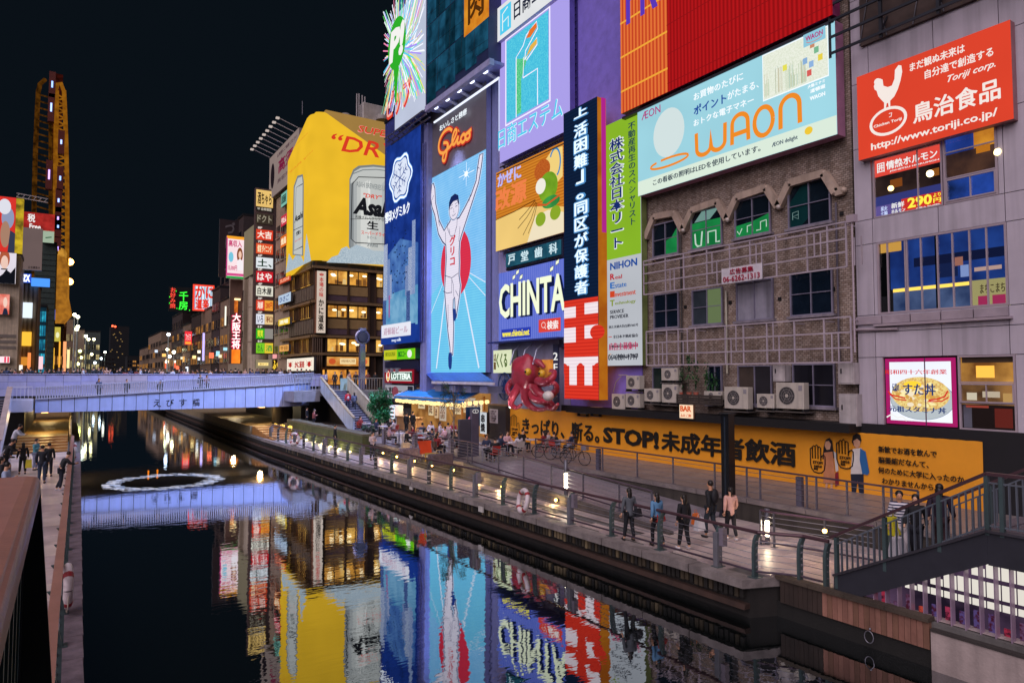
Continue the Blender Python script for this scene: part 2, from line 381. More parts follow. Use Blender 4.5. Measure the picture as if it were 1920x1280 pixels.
# coping stones along the edge
b=MB()
for(x0,y0),(x1,y1)in zip(QE[1:-1],QE[2:]):
 L_=sqrt((x1-x0)**2+(y1-y0)**2);k=max(1,int(L_/1.5))
 if y0>50:break
 for i in range(k):
  a0=i/k;a1=(i+1)/k-.006
  p=lambda t,o_:(x0+(x1-x0)*t+o_,y0+(y1-y0)*t)
  c=MB();A=p(a0,-.06);B_=p(a1,-.06);C_=p(a1,.42);D_=p(a0,.42)
  c.hexa([A+(1.2,),B_+(1.2,),C_+(1.2,),D_+(1.2,)],[A+(1.405,),B_+(1.405,),C_+(1.405,),D_+(1.405,)],D('#8e8583',.6,var=.45,sc_=2,bump=.3,strk=.2))
  c.build('coping_stone',q)
sl=[]
for m in PAVEN:
 c=MB();c.box((0,0,0),(.585,.985,.034),m);o=c.build('paving_slab',q);sl.append(o)
n=0
def place_slab(x,y,z=1.37):
 global n
 src=sl[(int(x*7.3+y*3.1))%3]
 if n<3:o=sl[n]
 else:o=src.copy();COL.objects.link(o)
 o.location=(x,y,z+random.uniform(-.001,.001));n+=1
y=8.0;row=0
while y<26:
 x0=qx(y)+.45 if y>10.4 else 15.35
 x0=max(x0,qx(y+1)+.45)
 xe=19.6 if y<15.5 else 15.4
 x=x0+(row%2)*.15
 while x+.58<xe and n<290:place_slab(x,y);x+=.6
 y+=1.0;row+=1
b=MB()
b.add([(qx(26)+.45,26,1.402),(15.98,26,1.402),(15.98,62,1.402),(13.3,62,1.402),(13.4,45,1.402)],[(0,1,2,3,4)],D('#c4b4b2',.38,kind='slab'))
b.quad((15.4,15.5,1.402),(19.6,15.5,1.402),(15.98,26,1.402),(15.4,26,1.402),D('#c4b4b2',.38,kind='slab'))
b.quad((19.58,2,1.402),(19.6,16,1.402),(15.0,16,1.39),(15.0,2,1.39),D('#c4b4b2',.38,kind='slab'))
b.build('paving_sheet',q)
# upper terrace with its retaining walls and ramp
TW=D('#3f3a36',.8,bump=.4,strk=.5,sc_=1.2)
t=struct(flat('terrace',[(19.7,2),(24.4,2),(24.4,63),(16.2,63),(16.2,29),(19.7,28.9)],1.3,2.1,TW))
c=flat('terrace_paving',[(19.75,2),(24.4,2),(24.4,63),(16.25,63),(16.25,29),(19.75,28.95)],2.1,2.106,D('#8c8280',.42,kind='slab'),t)
for a,c_ in(((16.2,63),(16.2,29)),((19.7,28.9),(19.7,2))):
 k=int(abs(a[1]-c_[1])/2.2)
 for i in range(k):
  y0=a[1]+(c_[1]-a[1])*i/k;y1=a[1]+(c_[1]-a[1])*(i+.99)/k
  b=MB();b.box((a[0]-.06,min(y0,y1),2.0),(a[0]+.22,max(y0,y1),2.16),D('#7b7272',.6,bump=.3,strk=.3));b.build('kerb_stone',t)
b=MB()
b.hexa([(16.0,15.6,1.3),(19.7,16.5,1.3),(19.7,28.95,1.3),(16.2,28.95,1.3)],[(16.0,15.6,1.405),(19.7,16.5,1.47),(19.7,28.95,2.1),(16.2,28.95,2.1)],D('#8f8790',.42,kind='slab'))
struct(b.build('ramp'))
b=MB();b.hexa([(15.86,15.4,1.3),(16.04,15.4,1.3),(16.2,29,1.3),(16.04,29,1.3)],[(15.86,15.4,1.5),(16.04,15.4,1.5),(16.2,29,2.18),(16.04,29,2.18)],D('#5c5553',.7,bump=.3,strk=.4));struct(b.build('ramp_kerb'))
# planting wall by the bridge stair, green uplight put into its stone colour
g=thing('planting_wall','low mossy stone wall glowing yellow green beside the lower walk near the bridge','wall',(16.1,42,1.4))
b=MB();b.box((15.5,41,1.4),(16.19,58.5,2.55),D('#4c5230',.9,bump=.8,sc_=2.5,var=.5));b.build('wall_body',g)
for i in range(9):
 b=MB();b.box((15.5,41+i*1.95,2.55),(16.3,42.9+i*1.95,2.68),D('#5f5b4a',.8,bump=.3));b.build('capstone',g)
LQ=[(0.22,-2),(.26,5),(.32,13.4),(.7,46),(.9,62),(.9,120)]
def lqx(y):
 for(a,ya),(c,yc)in zip(LQ,LQ[1:]):
  if ya<=y<=yc:return a+(c-a)*(y-ya)/(yc-ya)
 return.9
lw=struct(flat('left_walk',LQ[::-1]+[(-3.2,-2),(-3.2,120)],-1.1,1.37,CONC))
for i in range(34):
 y=2.0+i*1.5
 b=MB();b.box((-3.1,y,1.37),(lqx(y)-.52,y+1.485,1.402),PAVEN[i%3]);b.build('paving_slab',lw)
for i in range(40):
 y=2.0+i*1.25;b=MB();x=lqx(y)
 b.box((x-.515,y,1.3),(x+.03,y+1.238,1.404),D('#8b7c86',.6,var=.45,sc_=3,bump=.3));b.build('coping_stone',lw)
def stepsY(name,x0,x1,y0,z0,n_,run,rise,m,nose=None,nm='step'):
 s=struct(bpy.data.objects.new(name,None));COL.objects.link(s);s.location=(x0,y0,z0)
 for i in range(n_):
  ya,yb=sorted((y0+i*run,y0+(i+1)*run));b=MB()
  b.box((x0,ya,(z0 if n_<10 else z0+i*rise-.04)),(x1,yb,z0+(i+1)*rise),m);o=b.build(nm,s)
  if nose:
   yn=y0+i*run;c=MB();c.box((x0+.25,min(yn,yn+.14*(1 if run>0 else-1))-.0,z0+(i+1)*rise+.001),(x1-.25,max(yn,yn+.14*(1 if run>0 else-1)),z0+(i+1)*rise+.012),nose);c.build('nosing',o)
 return s
WARM=D('#a8763f',.5,bump=.2)
stepsY('left_path_steps',-2.9,.1,53.5,1.38,6,1.0,.11,WARM)
struct(flat('left_path_beyond',[(-2.9,59.5),(.1,59.5),(.6,120),(-2.9,120)],1.3,2.04,D('#8d7040',.6,kind='slab')))
stepsY('right_path_steps',13.2,15.6,53.8,1.38,6,1.15,.11,WARM)
struct(flat('right_path_beyond',[(13.0,60.7),(24.4,60.7),(24.4,150),(13.0,150)],1.3,2.04,D('#8c7f66',.6,kind='slab')))
# ---------------------------------------------------------------- the bridge
BL=D('#aebcf0',.35,var=.14,sc_=.7,strk=.12);BLS=D('#c4c6de',.4,var=.12)  # pale bridge panels; the signs' blue light is put into their colour
br=thing('bridge','pale blue panelled bridge with a leaning white slat balustrade across the canal','bridge',(7,60,3.6))
def ztop(X):return 4.6+(X+1.95)*(5.62-4.6)/19
arc=[(15.5+3.2*sin(a),63.2-3.2*cos(a))for a in[i*pi/2/8 for i in range(9)]]
path=[(-1.95+.8*i,60.0)for i in range(22)]+[(15.5,60.0)]+arc[1:]
SOF=3.66
for i,((x0,y0),(x1,y1))in enumerate(zip(path,path[1:])):
 dx,dy=x1-x0,y1-y0;L_=sqrt(dx*dx+dy*dy);ux,uy=dx/L_,dy/L_;g_=.018
 a=(x0+ux*g_,y0+uy*g_);c=(x1-ux*g_,y1-uy*g_);nx,ny=uy,-ux
 z0,z1=ztop(x0),ztop(x1)
 b=MB();b.hexa([(a[0],a[1],SOF),(a[0]-nx*.12,a[1]-ny*.12,SOF),(c[0]-nx*.12,c[1]-ny*.12,SOF),(c[0],c[1],SOF)],[(a[0],a[1],z0),(a[0]-nx*.12,a[1]-ny*.12,z0),(c[0]-nx*.12,c[1]-ny*.12,z1),(c[0],c[1],z1)],BL)
 b.build('fascia_panel',br)
b=MB()
for(x0,y0),(x1,y1)in zip(path,path[1:]):
 dx,dy=x1-x0,y1-y0;L_=sqrt(dx*dx+dy*dy);nx,ny=dy/L_,-dx/L_
 z0,z1=ztop(x0),ztop(x1)
 b.hexa([(x0-nx*.13,y0-ny*.13,SOF+.02),(x0-nx*.4,y0-ny*.4,SOF+.02),(x1-nx*.4,y1-ny*.4,SOF+.02),(x1-nx*.13,y1-ny*.13,SOF+.02)],[(x0-nx*.13,y0-ny*.13,z0),(x0-nx*.4,y0-ny*.4,z0),(x1-nx*.4,y1-ny*.4,z1),(x1-nx*.13,y1-ny*.13,z1)],DARKW)
 for zz,r_ in((.04,.045),(.86,.05)):
  b.bar((x0+nx*(.06+.16*(zz>.5)),y0+ny*(.06+.16*(zz>.5)),z0+zz),(x1+nx*(.06+.16*(zz>.5)),y1+ny*(.06+.16*(zz>.5)),z1+zz),.09,.07,BLS)
b.build('rail',br)
b=MB();pts=[(x,y+.4)for x,y in path[:23]]+[(18.2,63.2),(18.2,67),(-2,67)]
flat('deck_slab',pts,3.7,4.55,D('#5b5d70',.8),br)
flat('deck',[(-14,66.2),(22.5,66.2),(22.5,84),(-14,84)],4.6,5.3,D('#7b7c90',.7),br)
# slats
tot=0;slat0=None
for(x0,y0),(x1,y1)in zip(path,path[1:]):
 dx,dy=x1-x0,y1-y0;L_=sqrt(dx*dx+dy*dy);nx,ny=dy/L_,-dx/L_;k=max(1,round(L_/.15))
 for i in range(k):
  t_=(i+.5)/k
  if slat0 is None:
   c=MB()
   for s_ in range(4):
    za,zb=s_*.22,(s_+1)*.22;ya,yb=-.06-.20*(s_/4)**1.6,-.06-.20*((s_+1)/4)**1.6
    c.hexa([(-.04,ya-.05,za),(.04,ya-.05,za),(.04,ya+.05,za),(-.04,ya+.05,za)],[(-.04,yb-.05,zb),(.04,yb-.05,zb),(.04,yb+.05,zb),(-.04,yb+.05,zb)],BLS)
   o=slat0=c.build('slat');o.parent=br
  else:o=slat0.copy();COL.objects.link(o)
  x,y=x0+dx*t_,y0+dy*t_
  o.location=V((x,y,ztop(x)))-org(br);o.rotation_euler=(0,0,math.atan2(dy,dx));tot+=1
ff=Fr((-1.95,60.0,SOF),(1,0,0),19,1.0)
INK=D('#1a1c2c',.5)
for ch,px in(('え',295),('び',319),('す',343),('橋',368)):
 X=at(1,60,px,751).x+1.95;text(br,ff,ch,X-.27,.22,X+.27,.80,INK,norm=False,d=.006,ext=.006,off=.01)
pp=thing('bridge_parapet','long lilac tiled parapet wall behind the slatted bridge ramp','wall',(6,66,5.2))
PT=[D('#a9a6cf',.35,var=.15),D('#b2adce',.33,var=.15),D('#b7a9b8',.35,var=.15)]
x=-13.5;i=0
while x<20.5:
 for r_ in range(3):
  if r_==0 and x>9:continue
  b=MB();b.box((x,65.95,4.72+r_*.56),(x+1.18,66.15,4.72+r_*.56+.545),PT[2]if 1.0<x<4.8 else PT[(i+r_)%2]);b.build('tile_panel',pp)
 x+=1.2;i+=1
b=MB();b.box((-13.6,65.88,6.41),(20.6,66.3,6.47),PT[1]);b.build('coping',pp)
b=MB();b.box((-13.6,66.16,4.6),(20.6,66.3,6.40),DARKW);b.build('core',pp)
b=MB();b.lathe((16.2,62.8,-1),[(.9,0),(.9,4.75)],CONCD,16);b.box((17.5,61.5,-1),(24,84,4.6),DARKW);b.box((19.8,57.0,2.1),(24.4,61.5,4.7),DARKW)
b.build('abutment',br)
b=MB();b.box((-14,61.5,-1),(-2.6,84,4.6),DARKW);b.build('abutment',br)
# platform left of the bridge with white railing
def baluster_panel(parent,a,c,z0,z1,n_,m,w_=.04,top=.07,name='baluster',zr=None):
 a=V(a);c=V(c);zr=zr or 0
 for i in range(n_):
  t_=i/max(1,n_-1);p=a.lerp(c,t_);b=MB();b.box((p.x-w_/2,p.y-w_/2,p.z+z0),(p.x+w_/2,p.y+w_/2,p.z+z1),m);b.build(name,parent)
 b=MB();b.bar(a+V((0,0,z1+top/2)),c+V((0,0,z1+top/2)),.1,top,m);b.bar(a+V((0,0,z0+.02)),c+V((0,0,z0+.02)),.06,.05,m);b.build('handrail',parent)
WL=D('#c6c3d6',.4,var=.12)
pl=thing('stair_landing','white railed landing box where the left bank stair meets the bridge','landing',(-2.7,59.6,4.4))
b=MB();b.box((-3.5,59.3,3.75),(-2.05,61.4,4.62),WL);b.build('platform',pl,bev=.02)
baluster_panel(pl,(-3.45,59.4,4.62),(-2.1,59.4,4.62),.05,.88,7,WL)
ls=stepsY('left_stair',-6.5,-3.5,52.0,1.38,20,.40,.162,D('#39374a',.6),D('#e8e6ee',.5),'step')
lsw=thing('stair_side_wall','white sloping side wall of the left bank stair','stair wall',(-3.5,52,1.4))
b=MB();b.hexa([(-3.5,51.8,1.38),(-3.3,51.8,1.38),(-3.3,59.4,3.9),(-3.5,59.4,3.9)],[(-3.5,51.8,2.4),(-3.3,51.8,2.4),(-3.3,59.4,5.5),(-3.5,59.4,5.5)],WL);b.build('wall_panel',lsw)
b=MB();b.hexa([(-3.56,51.7,2.4),(-3.24,51.7,2.4),(-3.24,59.4,5.5),(-3.56,59.4,5.5)],[(-3.56,51.7,2.47),(-3.24,51.7,2.47),(-3.24,59.4,5.57),(-3.56,59.4,5.57)],D('#b09a94',.4));b.build('coping',lsw)
# right stair from the bridge down to the terrace
rs=stepsY('bridge_stair',17.9,20.0,49.4,2.1,18,.42,.163,D('#434456',.6),D('#e6e6f2',.45),'step')
MW=D('#c9c4b2',.45,var=.2,strk=.25);MWB=D('#b4c8e6',.4,var=.2,strk=.2)  # second one is a blue-lit copy, the blue light put into its colour
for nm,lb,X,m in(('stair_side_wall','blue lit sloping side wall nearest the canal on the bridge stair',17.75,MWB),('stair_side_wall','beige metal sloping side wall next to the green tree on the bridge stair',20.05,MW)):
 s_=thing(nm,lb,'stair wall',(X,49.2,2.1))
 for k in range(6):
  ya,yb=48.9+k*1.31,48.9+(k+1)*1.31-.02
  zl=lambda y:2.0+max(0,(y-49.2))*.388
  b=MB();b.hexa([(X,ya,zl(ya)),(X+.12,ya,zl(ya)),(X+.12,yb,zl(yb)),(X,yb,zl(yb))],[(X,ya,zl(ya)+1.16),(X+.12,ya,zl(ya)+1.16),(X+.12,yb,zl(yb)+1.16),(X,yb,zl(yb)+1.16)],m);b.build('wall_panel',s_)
 b=MB();b.bar((X+.06,48.85,zl(48.85)+1.21),(X+.06,56.9,zl(56.9)+1.21),.2,.09,D('#b3a58a',.35,.3));b.build('handrail',s_)
up=thing('stair_landing','grey railed landing at the top of the bridge stair in front of the restaurant','landing',(19,57,4.6))
b=MB();b.box((15.6,56.9,4.15),(17.75,60.0,4.98),D('#8d8d98',.5,strk=.3));b.box((20.2,56.6,4.2),(24.3,66,4.98),D('#7c7570',.5,strk=.3));b.box((17.75,56.9,4.6),(20.2,66,5.02),D('#6f6b70',.5));b.build('platform',up)
baluster_panel(up,(15.7,57.0,5.0),(17.7,57.0,5.0),.05,1.05,8,D('#a9a9b8',.4))
baluster_panel(up,(20.3,56.7,5.0),(24.2,56.7,5.0),.05,1.05,17,D('#8c8478',.4))
# ================================================================ RIGHT BANK BUILDINGS
BRK=D('#b3a297',.75,var=.3,sc_=.5,kind='brick',strk=.45)
def shell(name,label,px0,px1,z0,z1,m,depth=14,X=F,y0=None,y1=None,roof=None):
 """a building body behind the street front: wall panels, side walls, roof"""
 a=yF(px0,X)if y0 is None else y0;c=yF(px1,X)if y1 is None else y1
 g=thing(name,label,'building',(X,(a+c)/2,z0))
 b=MB();b.box((X,min(a,c),z0),(X+depth,max(a,c),z1),m);b.build('wall',g)
 b=MB();b.box((X-.1,min(a,c)-.02,z1),(X+depth,max(a,c)+.02,z1+.25),roof or DARKW);b.build('roof',g)
 return g,a,c
 # --- tiled building far right
TB=D('#c2bac6',.45,var=.12,strk=.28,sc_=.6)
g,ya,yc=shell('panelled_building','pale lilac stone panel building at the right edge with restaurant windows',1612,1900,2.1,31,DARKW,y1=-4.0)
YL=yF(1612)
rows=[2.1,4.62,5.9,7.93,8.55,10.3,12.6,14.2,17.9,20.4,23.5,26.5,29.5,31]
W_={}
op=[]
def opening(px0,px1,py0,py1,px_=None):
 a=at(0,F,px0,(py0+py1)/2);c=at(0,F,px1,(py0+py1)/2)
 return(c.y,a.y,at(0,F,px0,py1).z,at(0,F,px0,py0).z)
O1=(yF(1795),yF(1658),4.62,7.02)
O2=(yF(1906),yF(1798),4.62,7.02)
O3=(yF(1898),yF(1652),8.55,11.15)
O4=(yF(1780),yF(1648),12.05,14.2)
O5=(yF(1886),yF(1782),12.05,14.75)
O6=(-1.0,3.2,4.62,7.0);O7=(-1,4.6,8.6,11.1)
ops=[O1,O2,O3,O4,O5,O6,O7]
ys=sorted({YL,yF(1645),yF(1770),yF(1897),5.0,1.5,-4.0},reverse=True)
zs=[2.1,4.62,7.02,7.93,8.55,11.15,12.05,14.75,17.2,20.4,23.5,26.5,31]
def sub(r,o):
 y0,y1,z0,z1=r;a0,a1,b0,b1=o
 if a1<=y0 or a0>=y1 or b1<=z0 or b0>=z1:return[r]
 out=[]
 if a0>y0:out.append((y0,a0,z0,z1))
 if a1<y1:out.append((a1,y1,z0,z1))
 m0,m1=max(a0,y0),min(a1,y1)
 if b0>z0:out.append((m0,m1,z0,b0))
 if b1<z1:out.append((m0,m1,b1,z1))
 return out
for i in range(len(ys)-1):
 for j in range(len(zs)-1):
  R=[(ys[i+1],ys[i],zs[j],zs[j+1])]
  for o_ in ops:R=[q for r in R for q in sub(r,o_)]
  for(a,c,z0,z1)in R:
   if c-a<.06 or z1-z0<.06:continue
   b=MB();b.box((F-.12,a+.012,z0+.012),(F-.002,c-.012,z1-.012),TB);b.build('wall_panel',g)
def frame_window(parent,X,o_,cols,rows_,fm,pane,fw=.06,d=.06,back=None,name='window'):
 """window with its frame bars and panes; cols/rows_ are fractions of the dividing bars"""
 y0,y1,z0,z1=o_;b=MB()
 b.box((X-d,y0,z0),(X+.02,y1,z0+fw),fm);b.box((X-d,y0,z1-fw),(X+.02,y1,z1),fm)
 b.box((X-d,y0,z0+fw),(X+.02,y0+fw,z1-fw),fm);b.box((X-d,y1-fw,z0+fw),(X+.02,y1,z1-fw),fm)
 w_=b.build(name,parent)
 cy=[y1-(y1-y0)*c for c in cols];cz=[z0+(z1-z0)*r for r in rows_]
 if cols or rows_:
  b=MB()
  for c in cy:b.box((X-d*.8,c-fw*.35,z0+fw),(X+.01,c+fw*.35,z1-fw),fm)
  for c in cz:b.box((X-d*.7,y0+fw,c-fw*.3),(X+.008,y1-fw,c+fw*.3),fm)
  b.build('mullion',w_)
 Y=[y1-fw*.5]+cy+[y0+fw*.5]
 for k in range(len(Y)-1):
  b=MB();b.quad((X,Y[k],z0+fw*.5),(X,Y[k+1],z0+fw*.5),(X,Y[k+1],z1-fw*.5),(X,Y[k],z1-fw*.5),pane if not isinstance(pane,list)else pane[k%len(pane)])
  b.build('pane',w_)
 return w_
FRM=D('#b9aab4',.35,.2,var=.1);GLT=glass('#f0f2f6',.03,.08);GLD=glass('#dfe6f0',.04,.30)
WARMW=E('#d99c4a',1.0,'noise',False,'#7a4a22');WARML=E('#ffcf7a',3.0,'',True);DIMW=E('#4b3b2a',1.0,'noise',False,'#1b1512')
BLUEW=E('#2f55b8',1.0,'noise',False,'#16264f')
def room(X,o_,back,parent,depth=1.2,lampz=None,nl=0):
 y0,y1,z0,z1=o_;b=MB()
 b.box((X+depth,y0,z0),(X+depth+.05,y1,z1),back);b.box((X+.05,y0,z0-.04),(X+depth,y1,z0),D('#4a3626',.6))
 b.box((X+.05,y0,z1),(X+depth,y1,z1+.04),D('#7a5a3c',.6));r_=b.build('interior',parent)
 for i in range(nl):
  b=MB();y=y0+(y1-y0)*(i+.5)/nl;b.ball((X+.5,y,lampz or z1-.5),.11,WARML,8,6);b.tube([(X+.5,y,(lampz or z1-.5)+.1),(X+.5,y,z1)],.012,DARK,4);b.build('pendant_lamp',r_)
def bay(o_):b=MB();y0,y1,z0,z1=o_;b.box((F-.004,y0,z0),(F-.001,y1,z1),DARK);return b
for o_ in ops:bay(o_).build('window_recess',g)
XG=F-.07
def roomflat(o_,items):
 b=MB()
 for(u0,v0,u1,v1,m,d)in items:
  y0,y1,z0,z1=o_;b.box((F-.012-d,y1-(y1-y0)*u1,z0+(z1-z0)*v0),(F-.006-d,y1-(y1-y0)*u0,z0+(z1-z0)*v1),m)
 return b.build('interior',g)
roomflat(O2,[(0,.62,1,1,WARMW,0),(.05,.9,.95,1,D('#5b4630'),.004),(.3,.70,.62,.86,E('#ffb648',1.6,'',True),.006),(0,.34,1,.62,E('#c98d4a',.8,'noise',False,'#5d3d22'),0),(0,.0,1,.34,E('#1b0f0d',1),0),(.12,.4,.3,.5,E('#f3e2c0',1.0),.004),(.4,.44,.7,.52,E('#e9d3b2',.9),.004),(.75,.38,.95,.5,E('#d9a860',1),.004),(.05,.03,.2,.33,D('#7a7a86',.4),.004),(.1,.3,.5,.33,E('#b04a3a',.8),.006),(.6,.05,.9,.3,E('#7a2a20',.7),.004)])
frame_window(g,XG,O2,[],[.36,.64],FRM,GLT);frame_window(g,XG-.03,(O2[0]+.05,O2[1]-.04,5.5,6.12),[.5],[],FRM,GLT,.045)
roomflat(O3,[(0,.33,1,1,E('#24448f',1,'noise',False,'#182c66'),0),(.0,.25,.1,1,E('#070708',1),.003),(.02,.85,.2,1,E('#d9a24a',1),.006),(.12,.0,1,.30,E('#56688f',1.0,'noise',False,'#26365c'),.002),(.12,.29,.72,.335,E('#ffd35a',1.6,'',True),.006),(.3,.6,1,.72,E('#131a3a',1),.003),(.5,.42,.64,.6,E('#18244c',1),.003),(.66,.4,.72,.55,E('#8fa6dc',.9),.004),(.62,.55,.68,.66,E('#b87a68',.8),.004),(.76,.45,.95,.5,E('#d8b2a4',.8),.004),(.74,.0,1,.34,E('#a9a06a',1.0),.005),(.78,.03,.86,.14,E('#a8305a',1),.007),(.88,.03,.97,.14,E('#a8305a',1),.007),(.47,0,.5,1,E('#050507',1),.008),(.22,0,.24,1,E('#050507',1),.008)])
w3=frame_window(g,XG,O3,[.09,.24,.255,.37,.5,.615,.74,.86],[],FRM,GLT,.07)
fr3=Fr((F-.03,O3[1],O3[2]),(0,-1,0),O3[1]-O3[0],O3[3]-O3[2])
text(g,fr3,'まちこまち',.80,.17,.97,.28,E('#3a2a20',1),d=.02)
b=MB();y=O3[0]
for k in range(5):b.box((F-.22,y+k*.98,8.22),(F-.14,y+k*.98+.94,8.5),D('#a79aa4',.5))
b.box((F-.3,O3[0]-.1,8.12),(F-.12,O3[1]+.1,8.2),FRM);b.build('sill',g)
roomflat(O4,[(0,0,1,1,E('#3a2a26',1,'noise',False,'#170f10'),0),(0,.2,1,.36,E('#3a3f80',1),.003),(.24,.46,.42,.6,E('#8a4a1c',1),.004),(.84,.5,.94,.62,E('#9a5a20',1),.004),(.0,.7,1,1,E('#e0483a',1.3,'soft',True),.01),(0,0,.4,.2,E('#6a5a9c',1),.01),(.4,0,1,.24,E('#d9352c',1.1,'',True),.011)])
b=MB();b.ball((F-.09,O4[1]-.62,13.02),.1,E('#ffd58a',4,'',True),8,6);b.ball((F-.09,O4[1]-1.95,13.22),.12,E('#ffe6b0',4,'',True),8,6);b.build('pendant_lamp',g)
f4=Fr((F-.03,O4[1],O4[2]),(0,-1,0),O4[1]-O4[0],O4[3]-O4[2])
YEL=E('#ffe94a',1.1);WHT=E('#f5f3f0',1.0)
text(g,f4,'情熱ホルモン',.2,.78,.93,.92,WHT,d=.03,off=.012);text(g,f4,'JONETSU HORUMON',.25,.725,.95,.755,WHT,d=.03)
text(g,f4,'囲',.06,.76,.17,.92,WHT,d=.03)
text(g,f4,'290',.5,.06,.84,.23,YEL,d=.03,off=.03);text(g,f4,'円',.86,.07,.96,.14,YEL,d=.03,off=.01);text(g,f4,'より',.86,.16,.96,.22,YEL,d=.03)
text(g,f4,'新鮮',.26,.11,.45,.2,WHT,d=.03);text(g,f4,'ホルモン',.26,.03,.46,.09,WHT,d=.03);text(g,f4,'炭火\n七輪',.1,.02,.2,.18,E('#c9d8ff',1),d=.03)
text(g,f4,'(税込304円)',.62,.01,.95,.05,WHT,d=.03)
frame_window(g,XG,O4,[.66],[],FRM,GLT,.05)
roomflat(O5,[(0,.62,.56,1,E('#2b4aa6',1,'noise',False,'#1a2f72'),0),(.56,.62,.96,.98,E('#e0952e',1.1,'noise',True,'#9a4e18'),0),(0,.34,1,.62,E('#5a3c2e',1,'noise',False,'#241a1e'),0),(.02,.03,.98,.30,BLUEW,0),(.6,.55,.85,.64,E('#c97a22',1),.004)])
b=MB();b.ball((F-.09,O5[1]-1.6,13.4),.12,E('#ffe6a0',4,'',True),8,6);b.build('pendant_lamp',g)
frame_window(g,XG,O5,[],[.32,.64],FRM,GLT,.07);frame_window(g,XG-.02,(O5[0]+.06,O5[1]-.06,O5[2]+.07,O5[2]+.82),[.5],[],FRM,GLT,.05)
roomflat(O6,[(0,0,1,1,DIMW,0)]);frame_window(g,XG,O6,[.5],[],FRM,GLT);roomflat(O7,[(0,0,1,1,BLUEW,0)]);frame_window(g,XG,O7,[.25,.5,.75],[],FRM,GLT)
b=MB();b.tube([(F-.2,YL+.1,8.05),(F-.2,YL-1.5,8.0)],.05,FRM,8);b.build('pipe',g)
# bowl poster light box in its window
fr=Fr((F-.03,O1[1]-.06,O1[2]+.06),(0,-1,0),O1[1]-O1[0]-.12,O1[3]-O1[2]-.12)
B=Board('window_poster','white lit rice bowl poster with a magenta rim in the lowest restaurant window','poster',fr,E('#eef2ff',1.1,'soft',True),D('#8a1d5c',.5),.02,.12,E('#b0206a',.9))
B.ell(E('#b9c2c8',1),.52,.38,.46,.30);B.ell(E('#8a97a4',1),.52,.38,.46,.30,.02);B.ell(E('#f0d88a',1,'grain',False,'#d9a860'),.5,.46,.42,.26)
random.seed(3)
for i in range(60):
 a=random.uniform(0,6.28);r_=random.uniform(0,.9);B.ell(E(random.choice(['#fff0b0','#e8c060','#f6e6c8','#d8a24e']),1),.5+.38*r_*cos(a),.47+.22*r_*sin(a),random.uniform(.02,.05),random.uniform(.015,.04))
B.ell(E('#ffd23a',1.1),.45,.60,.13,.06)
RED=E('#d8342c',1.0);NAVY=E('#1c3a78',.9)
B.line(RED,[(.08,.5),(.14,.44),(.3,.41),(.34,.4)],.05);B.line(RED,[(.1,.46),(.2,.38),(.36,.37)],.04);B.line(RED,[(.68,.38),(.8,.40),(.9,.44),(.94,.52)],.05);B.line(RED,[(.66,.36),(.86,.37),(.95,.43)],.04)
B.text(RED,'昭和四十六年創業',.06,.76,.94,.83);B.text(NAVY,'すた丼',.32,.45,.78,.62,off=.015);B.text(NAVY,'伝説の',.16,.5,.26,.62);B.text(NAVY,'元祖スタミナ丼',.1,.19,.92,.28,off=.01)
B.line(WHT,[(.06,.1),(.14,.15),(.22,.1),(.3,.12),(.36,.06)],.05);B.line(D('#6a3a5a',.4),[(.64,0),(.64,1)],.04);B.done()
# red rooster company sign
B=Board('rooster_sign','red orange billboard with a white rooster emblem on the panelled building','billboard',frW(F-.45,1608,143,301,1897,38,224),E('#e0452e',1.0,'soft',True),D('#9b6a70',.5),.35)
rw=E('#f6e9e2',1.0)
B.ell(rw,.225,.36,.125,.145,.10)
B.poly(rw,[(u+.03,v*.83+.17)for u,v in[(.10,.78),(.115,.84),(.145,.86),(.165,.83),(.17,.74),(.2,.70),(.23,.70),(.25,.78),(.255,.90),(.28,.95),(.30,.93),(.305,.84),(.29,.72),(.27,.62),(.245,.54),(.215,.50),(.215,.40),(.205,.40),(.2,.48),(.19,.48),(.18,.39),(.17,.39),(.172,.5),(.15,.56),(.13,.62),(.12,.70),(.105,.73)]])
B.ell(rw,.155,.86,.022,.035);B.line(rw,[(.235,.44),(.255,.44),(.25,.40),(.235,.40)],.03);B.text(rw,'Chicken Toriji',.125,.315,.325,.355)
B.text(rw,'まだ観ぬ未来は',.391,.83,.742,.925,off=.005);B.text(rw,'自分達で創造する',.489,.69,.906,.785,off=.005);B.text(rw,'Toriji corp.',.634,.55,.916,.64,shear=.4);B.text(rw,'鳥治食品',.407,.235,.937,.45,off=.02);B.text(rw,'http://www.toriji.co.jp/',.104,.045,.918,.15,off=.012)
B.done()
# dark frame rack above it and the gap with its drain pipes
g=thing('sign_rack','empty dark steel sign rack above the red rooster billboard','frame',(F-.8,10,18.6))
yl,yr=yF(1590),3.0
for z in[18.45+.62*i for i in range(14)]:
 b=MB();b.bar((F-.75,yl,z),(F-.75,yr,z),.07,.09,D('#2e323c',.5,.4));b.build('rail',g)
for i in range(7):
 y=yl-i*1.9;b=MB();b.bar((F-.68,y,18.3),(F-.68,y,27),.1,.1,D('#2a2d36',.5,.4));b.bar((F-.68,y,18.5),(F-.1,y,19.4),.05,.05,D('#2a2d36',.5,.4));b.build('post',g)
for i in range(4):
 y=yl-.9-i*1.9;b=MB();b.bar((F-.3,y,18.5),(F-.3,y-1.0,23.5),.03,.03,STEEL);b.bar((F-.3,y-1.0,18.5),(F-.3,y,23.5),.03,.03,STEEL);b.build('brace',g)
b=MB();b.box((F-.25,yl-.9,18.5),(F-.13,yl-5.2,30),D('#4b3b36',.7,var=.5));b.build('backing',g)
